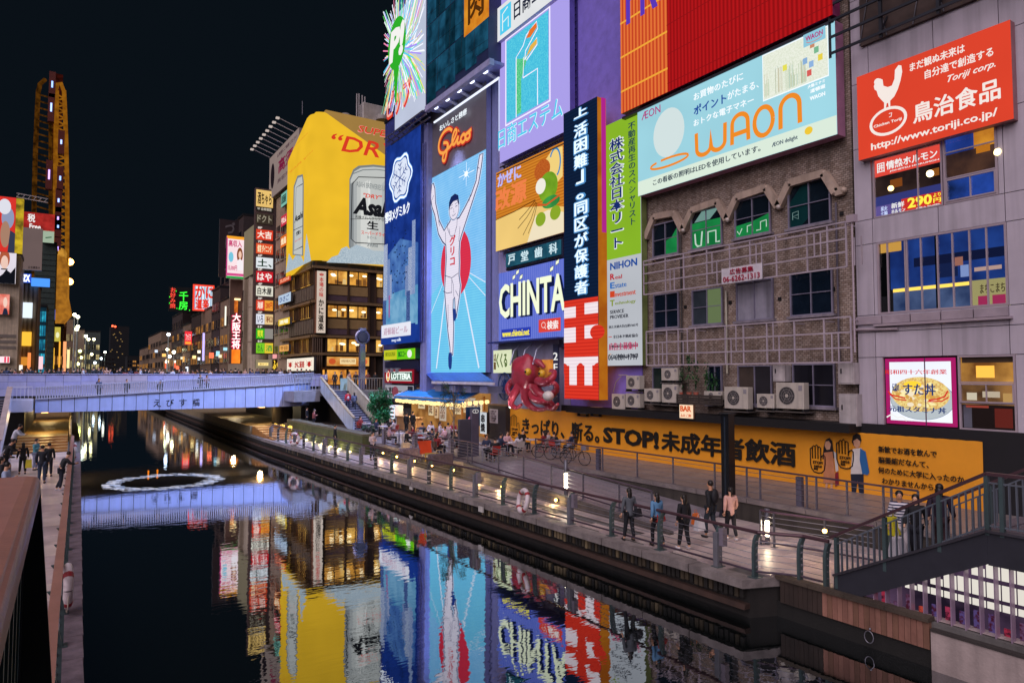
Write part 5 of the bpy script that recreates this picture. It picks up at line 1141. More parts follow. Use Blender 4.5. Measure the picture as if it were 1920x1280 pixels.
# ================================================================ BEER BUILDING BEYOND THE BRIDGE
YA=at(0,F,590,487).y
def zA(px,py):return at(1,YA,px,py).z
CONB=D('#8d7c66',.6,var=.2,strk=.3);BRN=D('#4b3628',.6,var=.25)
xr_=at(1,YA,740,600).x
zb_y=zA(600,488);zt_y=zA(600,208)
g=thing('beer_advert_building','corner building with warm lit restaurant floors under the giant yellow beer advert','building',(F,YA,5.0))
b=MB();b.box((F+.3,YA+.3,2.1),(xr_+3,YA+14,zt_y-.6),D('#3d3128',.7));b.build('wall',g)
INW=E('#e8a544',1.05,'noise',True,'#9c6428');INW2=E('#f0b95a',1.1,'noise',True,'#b4762f')
fz=[(531.5,505),(594,571),(659,634)]
ledges=[502,566,630,663]
fA=Fr((F,YA,2.1),(1,0,0),xr_+3-F,40)
fB=Fr((F,YA+14,2.1),(0,-1,0),14,40)
xcol=[at(1,YA,p,600).x-F for p in(612.6,652,690,703,724)]+[xr_+2.9-F]
for k,(yb_,yt_)in enumerate(fz):
 z0,z1=zA(612,yb_)-2.1,zA(612,yt_)-2.1
 for i,(u0,u1)in enumerate([(xcol[0],xcol[1]),(xcol[1],xcol[2]),(xcol[3],xcol[4]+.6),(xcol[4]+.7,xcol[5])]):
  b=MB();b.fb(fA,u0+.12,z0,u1-.06,z1,-.26,-.22,INW if(i+k)%2 else INW2);o=b.build('window',g)
  b=MB()
  for c in(0,.5,1):u=u0+.12+(u1-u0-.18)*c;b.fb(fA,u-.04,z0,u+.04,z1,-.2,-.05,BRN)
  b.fb(fA,u0+.1,z0-.05,u1-.04,z0+.04,-.2,-.03,BRN);b.fb(fA,u0+.1,z1-.05,u1-.04,z1+.03,-.2,-.03,BRN);b.build('frame',o)
  for c in range(2):
   uu=u0+(u1-u0)*random.uniform(.15,.85);b=MB();p=fA.p(uu,z1-random.uniform(.45,.7),-.12);b.ball(p,(.3,.08,.13),E('#fff0c0',2.5,'',True),8,5);b.tube([p,V((p.x,p.y,fA.p(0,z1).z))],.015,DARK,3);b.build('pendant_lamp',o)
  for c in range(3):b=MB();uu=u0+(u1-u0)*random.uniform(.15,.8);b.fb(fA,uu,z0+.1,uu+random.uniform(.2,.6),z0+random.uniform(.4,.9),-.215,-.2,E(random.choice(['#6a4222','#b8722e','#f4d08a','#8a5a2c']),.8));b.build('furnishing',o)
 vv=zA(612,yt_)-zA(612,yb_)
 for i in range(6):
  u0=14-2.2*(i+1);b=MB();b.fb(fB,u0+.08,z0,u0+2.05,z1,-.26,-.22,INW2 if i%3 else E('#6a4a26',.9,'noise',False,'#3a2816'));o=b.build('window',g)
  b=MB()
  for c in(0,.33,.66,1):b.fb(fB,u0+.06+2*c-.03,z0,u0+.06+2*c+.03,z1,-.2,-.05,BRN)
  b.build('frame',o)
for k,y_ in enumerate(ledges):
 z=zA(612,y_)-2.1
 b=MB();b.fb(fA,-.35,z-.18,fA.W,z+.12,-.3,.45,D('#8a7050',.55));b.fb(fB,0,z-.18,13.999,z+.12,-.29,.35,D('#8a7050',.55));b.build('ledge',g)
for k,(ya,yb_)in enumerate([(534,564),(597,628)]):
 z1,z0=zA(612,ya)-2.1,zA(612,yb_)-2.1;zm=z0+(z1-z0)*.42
 for i,(u0,u1)in enumerate([(xcol[0],xcol[1]),(xcol[1],xcol[2]),(xcol[3],xcol[4]+.6)]):
  b=MB();b.fb(fA,u0+.1,zm,u1-.05,z1,-.28,-.05,D('#a98a5c',.55,var=.15));b.build('spandrel_panel',g)
  b=MB();b.fb(fA,u0+.1,z0+.1,u1-.05,zm-.04,-.28,-.12,D('#6a5560',.5));b.build('spandrel_panel',g)
 for i in range(12):b=MB();b.fb(fB,13.0-1.1*i,z0+.25,13.85-1.1*i,z1-.1,-.28,-.06,D('#6d6052',.55));b.build('spandrel_panel',g)
for u in(0.0,xcol[0]-.14,xcol[1]-.06,xcol[2],xcol[3]-.08):b=MB();b.fb(fA,u,.1,u+(.22 if u else.3),zb_y-2.2,-.3,.12,BRN);b.build('column',g)
b=MB();b.fb(fA,xcol[2]+.05,.1,xcol[3]-.05,zb_y-2.1,-.3,.02,D('#3a2a22',.6));b.build('column',g)
for k in range(5):b=MB();c=fA.p(-.15+.26*k,0);b.lathe((F-.1+.26*k,YA-.25,0),[(.13,2.1),(.13,zA(612,634))],D('#5a4636',.5,.1),8);b.build('pillar_tube',g)
# cornice under the advert
b=MB();z=zb_y-2.1;b.fb(fA,-.2,z-1.0,fA.W,z-.1,-.3,.1,D('#2b2a30',.5));b.fb(fB,0,z-1.0,13.99,z-.1,-.3,.1,D('#2b2a30',.5));b.build('cornice',g)
# lower lit signs
fs_=frS(YA-.7,613,669,686,692);B=Board('menu_banner','orange cream lit menu picture band above the restaurant entrance','sign',fs_,E('#e0a45a',1.05,'noise',True,'#c27c34'),D('#8a6a44',.5),.3)
B.ell(E('#c8542a',1),.12,.5,.08,.32);B.ell(E('#d86a3a',1),.88,.5,.08,.32);B.rect(E('#f2d6a0',1),.3,.2,.68,.85);B.text(E('#a8602a',.8),'本場の味かに料理',.33,.4,.65,.7);B.done()
b=MB();b.fb(fA,.8,3.1,xcol[2],zA(612,690)-2.1,-.2,-.14,E('#f0a848',1.15,'noise',True,'#a8642a'));b.build('shopfront',g)
b=MB();b.fb(fA,.8,zA(612,693)-2.1,xcol[2],zA(612,689)-2.1,-.2,.5,D('#7a4a22',.5));b.build('canopy',g)
# vertical crab restaurant sign at the corner
fv=frS(YA-.8,593,508,624,610);B=Board('corner_vertical_sign','tall white vertical corner sign with red crest and brush characters','sign',fv,E('#d4c2b4',.95,'soft',True),D('#9a6a50',.5),.9)
rr=E('#c02a24',.9);B.ell(rr,.5,.945,.24,.022);B.line(E('#d4c2b4',.95),[(.35,.955),(.5,.945),(.65,.955)],.05)
B.text(rr,vt('本場の味'),.25,.58,.72,.90,off=.02);B.text(E('#16100e',.8),vt('かに道楽'),.2,.04,.78,.54,off=.035);B.done()
fw_=Fr((F-.45,YA+.0,fv.O.z),(0,-1,0),.8,fv.H)
# left side lower white crab sign
fc=frW(F-.6,538,677,696,588,665,694);B=Board('crab_sign','white lit sign with red crab marks and red characters facing the bridge','sign',fc,E('#efe4d2',1.1,'soft',True),None,.3)
B.text(rr,'かに道楽',.33,.25,.68,.75,off=.03)
for cu_ in(.14,.86):B.ell(rr,cu_,.5,.05,.22);[B.line(rr,[(cu_+s_*.04,.5+k*.1),(cu_+s_*.09,.6+k*.16)],.08)for s_ in(-1,1)for k in(-1,0,1)]
B.done()
# the yellow advert wraps the corner as two curved printed faces
g=thing('beer_advert','giant yellow corner advert with silver beer cans and red italic lettering','billboard',(F-.6,YA-.6,zb_y))
YEL_=E('#edbc2c',1.0,'soft',True,name='lit_yellow_print');R_=1.6
y1_=at(0,F-.6,538,400).y
Xs,Ys=F-.6,YA-.6
def advp(s,z):
 if s<=-R_:return V((Xs,Ys+R_+(-s-R_),z))
 if s>=R_:return V((Xs+R_+(s-R_),Ys,z))
 a_=(s+R_)/(2*R_)*pi/2;return V((Xs+R_-R_*cos(a_),Ys+R_-R_*sin(a_),z))
sL=-(y1_-Ys);sR=at(1,Ys,735,400).x-Xs
def topz(s):
 zc=at(1,Ys,596,208).z
 if s<0:return at(0,Xs,575,222).z*0+zc-.2-max(0,-s-2.5)*.36
 return zc-max(0,s-1.5)*.5
b=MB();zbl=zb_y-.1
ss=[sL+(-R_-sL)*i/10 for i in range(10)]+[-R_+2*R_*i/10 for i in range(11)]+[R_+(sR-R_)*i/14 for i in range(1,15)]
ZT2=at(1,Ys,640,213).z
vs=[]
for s in ss:vs+=[advp(s,zbl-(.9 if s<-R_ else 0)*min(1,(-R_-s)/6)),advp(s,topz(s))]
b.add(vs,[(2*i,2*i+2,2*i+3,2*i+1)for i in range(len(ss)-1)],YEL_);b.build('printed_face',g)
b=MB();b.box((Xs+R_,YA-.35,zbl),(Xs+sR+1,YA+2,ZT2+.15),E('#b58d4c',.75,'soft'));b.box((Xs+.25,YA+.6,zbl-.6),(Xs+3,y1_,ZT2-3.5),D('#8a7a5a',.6));b.build('top_band',g)
fr=Fr((Xs+R_,Ys,zbl),(1,0,0),sR-R_,topz(0)-zbl);XS=fr.O.x
def A_(px,py):p=at(1,Ys,px,py);return((p.x-XS)/fr.W,(p.z-fr.O.z)/fr.H)
SIL=E('#c4c7c4',.95);SILD=E('#7f8688',.9);BLK=E('#1b1c22',.8);ICE=E('#c4d2da',.95,'grain',False,'#93a8b8')
AR=MB()
def ap(m,pts,d):AR.npoly(fr,[A_(*q)for q in pts],d-.004,d,m)
def al(m,pts,w_,d):AR.nline(fr,[A_(*q)for q in pts],w_,d,m)
ap(ICE,[(612,492),(622,482),(634,478),(640,466),(650,462),(656,468),(700,474),(735,478),(735,497)],.02)
ap(SILD,[(655,336),(662,318),(672,311),(700,309),(737,313),(737,480),(662,478),(654,462)],.03)
ap(SIL,[(657,338),(664,322),(676,315),(700,313),(737,317),(737,478),(664,476),(657,460)],.04)
for k_,(xa,xb,cc)in enumerate([(657,663,'#8d9294'),(663,669,'#aeb2b2'),(676,690,'#d8dad6'),(690,694,'#e4e6e2'),(716,724,'#b4b8b8'),(724,730,'#d4d6d2')]):ap(E(cc,.95),[(xa,345),(xb,340-k_),(xb,466),(xa,462)],.044)
al(BLK,[(737,334),(672,332),(660,346),(658,448),(666,455),(737,459)],.11,.05);al(BLK,[(657,411),(700,410),(737,412)],.06,.055)
al(SILD,[(662,326),(680,319),(705,318),(737,322)],.12,.052)
ap(ICE,[(655,466),(668,459),(684,464),(700,470),(737,472),(737,482),(650,480)],.06)
AR.build('artwork',g)
def at_(s_,m,x0,x1,yt_,yb_,off=.02,shear=0,d=.06):a_=A_(x0,yb_);c_=A_(x1,yt_);text(g,fr,s_,a_[0],a_[1],c_[0],A_(x0,yt_)[1],m,d=d,off=off,shear=shear)
RD_=E('#d83a26',1.0);
at_('SUPER',E('#f0a090',1),670,737,234,248,.012,.2);at_('SUPER',RD_,671,736,235,247,.006,.2,.1)
at_('“DRY',RD_,621,752,249,280,.012,.25)
at_('ASAHI BREWERIES LIMITED',SILD,668,737,340,350,.0);at_('"DRY"',RD_,681,716,362,370,.02,.2);at_('Asahi',BLK,661,742,368,401,.05,.3);at_('洗練されたクリアな味',BLK,665,726,403,409,.0)
at_('生',BLK,688,709,414,429,.03);at_('スーパードライ',RD_,677,721,432,439,.02);at_('350ml',SILD,688,708,455,462,.02);at_('生ビール',SILD,688,706,442,447)
# left face art
fl=Fr((Xs,Ys-sL,zbl-.9),(0,-1,0),-sL-R_,topz(0)-zbl+.9);
def L2(px,py):p=at(0,Xs,px,py);return((fl.O.y-p.y)/fl.W,(p.z-fl.O.z)/fl.H)
AL=MB()
def lp(m,pts,d):AL.npoly(fl,[L2(*q)for q in pts],d-.004,d,m)
lp(ICE,[(536,512),(542,475),(549,488),(560,470),(570,492),(575,438),(583,486),(584,489)],.02)
lp(SILD,[(549,478),(551,350),(558,330),(568,327),(570,340),(569,480)],.03);lp(SIL,[(551,476),(553,352),(559,334),(567,331),(568,342),(567,478)],.04)
AL.nline(fl,[L2(*q)for q in[(568,345),(556,352),(552,470),(568,462)]],.12,.05,BLK);AL.nline(fl,[L2(*q)for q in[(551,432),(568,424)]],.08,.055,BLK);AL.build('artwork',g)
def tl(s_,m,x0,x1,yt_,yb_,off=.02,shear=0,d=.06):
 u0,v0=L2(x0,yb_);u1,v1=L2(x1,yt_);text(g,fl,s_,u0,v0,u1,v1,m,d=d,off=off,shear=shear)
tl('Asahi',BLK,553,569,395,418,.02,.2);tl('生',BLK,556,565,430,442,.03);tl('スーパー',RD_,554,567,447,452,.02)
tl('SUPER',RD_,548,580,250,282,.01,.2,.2);tl('“DRY”',E('#e89a2a',1),541,590,282,330,.01,.2,.2)
# roof gear
def antenna_group():
 t=thing('rooftop_antennas','cluster of grey antenna masts and tanks on the beer building roof','antennas',at(1,YA+3,690,212))
 z0=at(1,YA+3,690,214).z
 b=MB();p=at(1,YA+3,700,214);b.box((p.x-1.6,YA+2.5,z0-1),(p.x+1.6,YA+4.2,z0+1.3),D('#b9b4b2',.5));b.build('tank',t,bev=.1)
 for k,x_ in enumerate((669,673,679,684)):
  p=at(1,YA+3,x_,210);b=MB();b.tube([p+V((0,0,-1)),V((p.x,p.y,at(1,YA+3,x_,[176,176,179,182][k]).z))],.10,D('#a8a4a8',.5),6);b.build('mast',t)
 for x_ in(648,718):p=at(1,YA+2,x_,214);b=MB();b.lathe((p.x,p.y,p.z-.9),[(.9,0),(.9,.5),(.5,.9),(0,1)],D('#8f8a88',.5),14);b.build('vent_cap',t)
 p=at(1,YA+1,567,215);
antenna_group()
t=tag(MB().tube([at(1,YA+5,724,240),at(1,YA+5,724,135)],.06,D('#8a8a96',.5),5).build('lightning_rod',loc=at(1,YA+5,724,240)),'thin lightning rod left of the burst sign','rod')
t=tag(MB().tube([at(1,YA+16,567,215),at(1,YA+16,567,190)],.05,D('#8a8a96',.5),5).build('lightning_rod',loc=at(1,YA+16,567,215)),'thin rod above the grey pink billboard','rod')
# grey billboard left of the advert with its lamp arms
fg=frW(F-.5,505,292,372,560,232,330);fg.H=at(0,F-.5,505,290).z-at(0,F-.5,505,372).z
zt1=at(0,F-.5,585,213).z;fg.H=zt1-fg.O.z
B=Board('pink_kanji_billboard','dim grey pink billboard with purple kanji and a row of lamp arms on top','billboard',fg,E('#a8948e',.65,'soft'),D('#8a8088',.5),.5)
B.text(E('#8a2048',.7),'高須ク',.35,.42,1.05,.72,off=.03);B.text(E('#6a5058',.6),'美容外科',.32,.2,.85,.3);B.text(E('#6a5058',.6),'お気軽にご相談ください',.3,.82,.95,.9)
B.ell(E('#2a2028',.6),.13,.5,.07,.3);B.done()
for i in range(9):
 f_=i/8;y_=fg.O.y-fg.W*(.02+.95*f_);p=V((F-.5,y_,fg.O.z+fg.H+.1));b=MB();q_=p+V((-2.4,.3,.9));b.bar(p,q_,.08,.08,D('#b4b0b8',.4));b.build('lamp_arm',B.t)
 b=MB();b.box((q_.x-.3,q_.y-.2,q_.z-.15),(q_.x+.1,q_.y+.2,q_.z+.05),E('#d8c8c0',.8));b.build('lamp_head',B.t)
yg=fg.O.y
# ================================================================ FAR RIGHT ROW
BG1=D('#a8947f',.65,var=.2,strk=.35);BG2=D('#baab96',.65,var=.2,strk=.35);BG3=D('#85705f',.7,var=.2);BG4=D('#3b2f30',.7)
def farb(label,px0,px1,top_,m,X=F,wins=0,wy=None,lit=.3,zz0=2.1,wm=None,dep=16,name='building'):
 """distant building on the right row; px0 is its far side"""
 ya,yc=yF(px0,X),yF(px1,X);z1=at(0,X,px1,top_).z
 t=thing(name,label,'building',(X,(ya+yc)/2,zz0));b=MB();b.box((X,yc,zz0),(X+dep,ya,z1),m);b.build('wall',t);b=MB();b.box((X-.15,yc-.05,z1),(X+dep,ya+.05,z1+.4),DARKW);b.build('roof',t)
 fr=Fr((X,ya,zz0),(0,-1,0),ya-yc,z1-zz0);random.seed(int(px0))
 if wins:
  nf=max(2,int((z1-zz0-3)/3.4))
  for j in range(nf):
   for i in range(wins):
    l_=random.random()<lit;u0=fr.W*(i+.15)/wins;u1=fr.W*(i+.85)/wins;v0=3.2+j*3.4
    b=MB();b.fb(fr,u0,v0,u1,v0+1.7,.0,.04,wm if(wm and l_)else(E('#c98a44',.8,'noise',False,'#6a4422')if l_ else D('#17181e',.15)));o=b.build('window',t)
    b=MB();b.fb(fr,(u0+u1)/2-.05,v0,(u0+u1)/2+.05,v0+1.7,.04,.1,BG3);b.fb(fr,u0-.1,v0-.15,u1+.1,v0,0,.18,m);b.build('frame',o)
 fs_=Fr((X,yc,zz0),(1,0,0),dep,z1-zz0)
 return t,fr,fs_
t,fr,_=farb('grey curtain wall building behind the pink kanji billboard',514,541,355,BG1,wins=3,lit=.1)
for(x0,yt_,yb_,x1,yt2,yb2,c,c2,tx,lb)in[(527,365,389,538,356,381,'#7ab8a8','#2a4a44','居酒屋','pale teal'),(527,407,425,538,399,419,'#c83248','#ffe8e0','牛たん','crimson'),(526,446,466,538,436,458,'#e0702a','#ffe8c0','焼鳥','small orange'),(523,524,533,545,515,526,'#c03a1c','#ffb090','SUSHI','thin red'),(522,555,572,545,547,564,'#b8cbe0','#5a6a98','ひさご','pale blue'),(522,601,612,543,593,606,'#f0c83a','#ffffe0','酒場','yellow'),(524,650,662,541,643,655,'#e8a85a','#7a4a1a','千日','amber')]:
 B=Board('shop_sign',lb+' lit shop sign on the grey building left of the yellow advert','sign',frW(F-.6,x0,yt_,yb_,x1,yt2,yb2),E(c,1.0,'soft',True),None,.3);B.text(E(c2,1),tx,.12,.2,.88,.8,off=.02);B.done()
Yb=101.0
t=thing('floor_sign_stack','tall stack of lit restaurant floor signs one above another beyond the grey building','sign',at(1,Yb,479,664))
x0_,x1_=at(1,Yb,479,500).x,at(1,Yb,513.8,500).x
b=MB();b.box((x0_-.15,Yb,at(1,Yb,496,664).z),(x1_+.3,Yb+.8,at(1,Yb,496,354).z),D('#5b4a48',.5));b.build('cabinet',t)
rows_=[(357,388,'#e8c070','#2a1a10','酒ちゃら',''),(389,396,'#26221f','#c0b8a8','9F 全席個室',''),(401,420,'#3a3028','#98907c','ドクト',''),(431,450,'#d84028','#fff0e0','大吉','8F'),(457,476,'#e0522c','#fff0c0','個室 ダイニング','7F'),(483,503,'#dfe4e8','#1c3a28','土、','6F'),(509,529,'#c8202c','#fff4ee','はや','5F'),(536,555,'#e4e0d0','#1a1a1a','白木屋','4F'),(563,582,'#d8422c','#ffe8d8','海鮮','3F'),(589,608,'#e0e2ee','#3a3a5a','いろ','2F'),(616,635,'#3aae2a','#f0f03a','笑笑','1F'),(643,662,'#7ac82a','#2a7a2a','わん','B1F')]
for k,(yt_,yb_,c,c2,tx,fl_)in enumerate(rows_):
 f_=frS(Yb-.12,480,yt_,yb_,512);b=MB();sp_=1 if k<8 or False else.5
 sp_=.5 if k in(8,9,10,11)else 1
 b.nb(f_,0.01,0,sp_-.01,1,-.1,0,E(c,1.05,'soft',True));o=b.build('sign_face',t);text(o,f_,tx,.08,.15,sp_-.1,.85,E(c2,1),d=.03,off=.03)
 if sp_<1:
  c3,tx3,c4={8:('#f0a03a','280円','#c0281c'),9:('#e8c890','和','#8a4a2a'),10:('#8f8a84','','#000000'),11:('#e8c83a','酒','#3a9a3a')}[k]
  b=MB();b.nb(f_,.51,0,.99,1,-.1,0,E(c3,1.0));o=b.build('sign_face',t)
  if tx3:text(o,f_,tx3,.56,.2,.95,.8,E(c4,1),d=.03,off=.02)
 if fl_:text(t,f_,fl_,.1,1.06,.35,1.28,E('#f0e4dc',.9),d=-.05,off=.03)
t,fr,_=farb('beige corner tower with a round column and a blank rooftop board',456,513,400,BG2,X=F+.6)
p=at(1,106,468,600);b=MB();b.lathe((F-.6,107,2.1),[(1.5,0),(1.5,at(1,106,468,506).z-2.1)],BG2,18)
for k in range(4):b.lathe((F-.6,107,6+k*5.2),[(1.53,0),(1.53,.12)],BG3,18)
b.build('round_column',t)
B=Board('blank_board','tall blank beige advertising board on the corner tower','billboard',frW(F-2.2,457,440,525,479,415,508),E('#9a8c74',.62,'soft'),D('#6a6054',.6),.5);B.done()
B=Board('roof_lattice_sign','low warm lit sign at street level beside the beige column','sign',frS(100,479,674,690,509),E('#a89878',.7),None,.3);B.rect(E('#f4d888',1.2),.15,.3,.8,.65);B.text(E('#8a5a1a',1),'串かつ',.25,.35,.7,.6);B.done()
B=Board('yellow_character_sign','glowing yellow brush characters beside the white crab sign','sign',frS(98,511,674,693,530),E('#2a1a10',.8),None,.25);B.text(E('#f4c83a',1.5,'',True),'ふぐや',.02,.05,.98,.95,off=.04);B.done()
B=Board('round_pink_sign','small pale pink lit sign above the yellow characters','sign',frS(98.2,511,664,672,525),E('#f0a0a0',1.1,'',True),None,.2);B.done()
# pink recruiting poster
B=Board('pink_poster_board','magenta edged lit poster of a woman on the roofs left of the beige tower','billboard',frS(116,424,443,522,457),E('#f4dce0',1.1,'soft',True),D('#b0307a',.5),.4,.0)
B.rect(E('#f0a02a',1.1),0,.93,1,1);B.rect(E('#c81e78',1.1),0,0,.05,.95);B.rect(E('#2aa84a',1),0,0,1,.05);B.rect(E('#d84a8a',1),0,.06,1,.12);B.text(E('#c81e68',1),'高収入',.1,.75,.85,.9,off=.03);B.ell(E('#7ac8e0',1),.25,.5,.14,.12)
B.ell(E('#8a4a2a',1),.75,.56,.17,.18);B.ell(E('#f4c8b0',1),.76,.57,.09,.09);B.poly(E('#f8f0f4',1),[(.58,.2),(.6,.42),(.76,.48),(.92,.42),(.95,.2)]);B.text(E('#c81e68',1),'15,000円',.1,.18,.6,.3,off=.02);B.done()
t,fr,_=farb('dark brown tall block carrying huge grey kana at its top',410,452,408,BG4,X=F+3,wins=2,lit=.1)
f_=frS(yF(452,F+3)-.4,411,413,520,452)
B=Board('dark_kana_sign','unlit maroon vertical sign with big grey kana rising behind the pink poster','sign',frS(123,410,412,520,446),D('#2c1c22',.6),None,.5);B.text(D('#6a6468',.6),vt('づぼらや'),.3,.02,.8,.96,off=.04);B.done()
t,fr,_=farb('beige five storey block with dark windows behind the red neon characters',428,456,505,BG2,wins=4,lit=.15)
# neon red vertical characters
t=thing('red_neon_sign','tall glowing red white neon characters above an orange lamp box','sign',at(1,117,441,655))
f_=frS(117,434,587,654,450);HP=E('#e03060',1.4,'',True)
b=MB();b.fb(f_,-.3,-2.4,f_.W+.3,f_.H+5.5,-.6,-.2,D('#6a5046',.6));b.build('cabinet',t)
text(t,f_,vt('大阪王将'),-.02,0,1.02,1,HP,off=.07,d=.0);text(t,f_,vt('大阪王将'),.03,.01,.97,.99,E('#fff0ea',1.6,'',True),off=.02,d=.15)
f2_=frS(117,434,655,681,450);b=MB();b.fb(f2_,0,0,f2_.W,f2_.H,-.15,0,E('#f08a2a',1.4,'noise',True,'#d86a1c'));b.build('lamp_box',t);b=MB();f3_=frS(117,438,557,586,451);b.nb(f3_,.1,0,.6,.8,-.1,0,E('#e07a2a',1.1,'noise',False,'#8a3a1a'));b.nb(f3_,.1,.8,.95,.92,-.1,.05,E('#ffe0a0',2));b.build('lamp_box',t)
farb('grey narrow block with white lit strip sign',412,427,560,BG3,wins=2,lit=.2)
B=Board('strip_sign','thin white lit vertical strip sign','sign',frS(128,421,574,610,424),E('#f4ecd8',1.4,'',True),None,.2);B.t['label']='thin white lit vertical strip sign left of the red neon characters';B.done()
farb('tall narrow brown block just left of the white strip sign',396,411,540,BG4,wins=3,lit=.3)
t,fr,_=farb('tan block of many small windows under the striped crab sign',376,395,578,BG3,wins=4,lit=.35)
farb('grey block directly beneath the striped crab sign',358,375,588,BG4,wins=4,lit=.4)
B=Board('violet_strip_sign','thin violet white vertical strip sign on the tan block','sign',frS(150,379,624,676,383),E('#c0b0ff',1.5,'',True),None,.2);B.done()
B=Board('striped_crab_sign','red rimmed striped lit sign with red kana on the distant roof','billboard',frS(160,361,534,583,401),E('#dfe8f0',1.1,'soft',True),D('#8a2018',.5),.6,.35,E('#f0422c',1.4,'',True))
for k in range(6):B.rect(E('#5aa0c8',1),.08+.15*k,.04,.12+.15*k,.96)
B.text(E('#e0301c',1.1),'かに',.12,.5,.98,.93,off=.05);B.text(E('#e0301c',1.1),'道楽',.14,.08,.75,.46,off=.05);B.done()
t,fr,_=farb('brown block with the small red sign',342,357,606,BG3,wins=3,lit=.3)
farb('brown block carrying the green neon characters',322,341,586,BG4,wins=4,lit=.4)
t=thing('green_neon_sign','green neon characters with red neon characters on a dark roof frame','sign',at(1,190,336,583))
f_=frS(190,316,538,584,358);b=MB();b.fb(f_,0,0,f_.W,f_.H,-.5,-.1,D('#10141a',.6));b.build('backing',t)
text(t,f_,vt('千房'),.45,.08,.85,.82,E('#3af03a',1.6,'',True),off=.02,d=.05);text(t,f_,vt('お好み焼'),.05,.12,.3,.96,E('#f04a3a',1.5,'',True),off=.01,d=.05)
for u,v in((.02,.3),(.02,.55),(.35,.1),(.92,.05),(.3,.8)):b=MB();b.nb(f_,u,v,u+.03,v+.05,0,.05,E('#3af03a',1.5));b.build('tube',t)
B=Board('small_red_sign','small red lit sign with white kana over the distant quay','sign',frS(175,346,621,646,359.5),E('#e0303a',1.3,'',True),None,.3);B.text(WHT,'ファミマ',.15,.3,.85,.8,off=.02);B.rect(E('#f0a03a',1.2),.1,.05,.9,.22);B.done()
farb('pale block at the far end of the right row',303,321,640,BG3,wins=4,lit=.4);farb('low pale building with square windows at the far right end',278,302,622,BG3,wins=5,lit=.3);farb('low dark block beyond the pale ones',262,279,650,BG3,wins=3,lit=.5)
random.seed(21)
for k in range(16):
 px=random.uniform(285,440);Yk=100+(440-px)*.9;py=random.uniform(640,688);w_=random.uniform(3,8);h_=random.uniform(4,12)
 c=random.choice(['#f4e8c8','#f0b060','#d8e4f8','#f06a4a','#f4d890','#a8e0f0'])
 f_=frS(Yk,px,py,py+h_,px+w_);b=MB();b.fb(f_,0,0,f_.W,f_.H,-.3,0,E(c,random.choice([1.2,1.8]),'',True))
 tag(b.build('shop_sign',loc=f_.p(0,0)),['small lit street level shop sign on the far right row'][0],'sign','small lit signs far along the right bank')
 # ================================================================ LEFT BANK ROW
XL=-4.2
def leftb(label,px0,px1,top_,m,wins=0,lit=.3,X=XL,wm=None):
 """left bank building; px1 is its far side"""
 y0=at(0,X,px0,650).y;y1=at(0,X,px1,650).y;z1=at(0,X,px1,top_).z
 t=thing('building',label,'building',(X,(y0+y1)/2,1.3));b=MB();b.box((X-16,y0,1.3),(X,y1,z1),m);b.build('wall',t);b=MB();b.box((X-16,y0,z1),(X+.2,y1,z1+.5),DARKW);b.build('roof',t)
 fr=Fr((X-16,y0,1.3),(1,0,0),16,z1-1.3);random.seed(int(px0)+5)
 if wins:
  for j in range(max(1,int((z1-5)/3.6))):
   for i in range(wins):
    l_=random.random()<lit;u0=16-(i+.9)*3.0;v0=3.4+j*3.6;b=MB();b.fb(fr,u0,v0,u0+2.2,v0+1.8,0,.05,(wm or E('#d09048',.9,'noise',False,'#6a4220'))if l_ else D('#14161c',.15));o=b.build('window',t)
    b=MB();b.fb(fr,u0+1.05,v0,u0+1.15,v0+1.8,.05,.1,BG3);b.build('frame',o)
 return t,fr
def SB(Y,name,label,x0,yt_,yb_,x1,face,dep=.4,rim=0,rimm=None):return Board(name,label,'billboard',frS(Y,x0,yt_,yb_,x1),face,None,dep,rim,rimm)
def sbox(label,Y,x0,x1,top_,m,dep=14,wins=0,lit=.3,wm=None,z0=1.3,name='building',fh=3.4):
 f=frS(Y,x0,top_,705,x1);f.H+=f.O.z-z0;f.O.z=z0
 t=thing(name,label,'building',f.p(f.W/2,0));b=MB();b.fb(f,0,0,f.W,f.H,-dep,0,m);b.build('wall',t);b=MB();b.fb(f,-.1,f.H,f.W+.1,f.H+.4,-dep,.1,DARKW);b.build('roof',t)
 random.seed(int(x0*3+Y));nf=int((f.H-5)/fh)
 side=Fr(f.p(f.W,0,0),(0,1,0),dep,f.H)
 if wins:
  for j in range(nf):
   for i in range(wins):
    for q,ww in((f,f.W),(side,dep)):
     l_=random.random()<lit;u0=ww*(i+.15)/wins;u1=ww*(i+.85)/wins;v0=3.6+j*fh
     b=MB();b.fb(q,u0,v0,u1,v0+1.7,.0,.04,(wm or E('#d09048',.9,'noise',False,'#6a4220'))if l_ else D('#14161c',.15));o=b.build('window',t)
     b=MB();b.fb(q,(u0+u1)/2-.05,v0,(u0+u1)/2+.05,v0+1.7,.04,.1,BG3);b.build('frame',o)
 return t,f
t,f=sbox('beige corner block with picture billboards at the left edge',110,-70,31,474,D('#d6c4ac',.6,strk=.3),9)
for k in range(9):b=MB();b.fb(f,.1,1+k*1.1,f.W-1.6,1.05+k*1.1,0,.06,BG3);b.build('moulding',t)
for k in range(3):b=MB();b.fb(f,f.W-2.6,8.4+k*.75,f.W-.2,8.8+k*.75,0,.05,D('#8a8078',.6));b.build('louvre',t)
B=SB(109,'picture_billboard','red picture billboard with grey cap and yellow side at the left edge',-40,367,471,27,E('#d8342c',1.0,'soft',True),1.0)
B.ell(E('#8f98b8',1),.78,.62,.18,.2);B.ell(E('#a8806a',1),.72,.32,.14,.24);B.ell(E('#dfe0ea',1),.68,.82,.18,.14);B.poly(E('#3a4058',.8),[(.8,0),(1,0),(1,.35),(.86,.4)]);B.done()
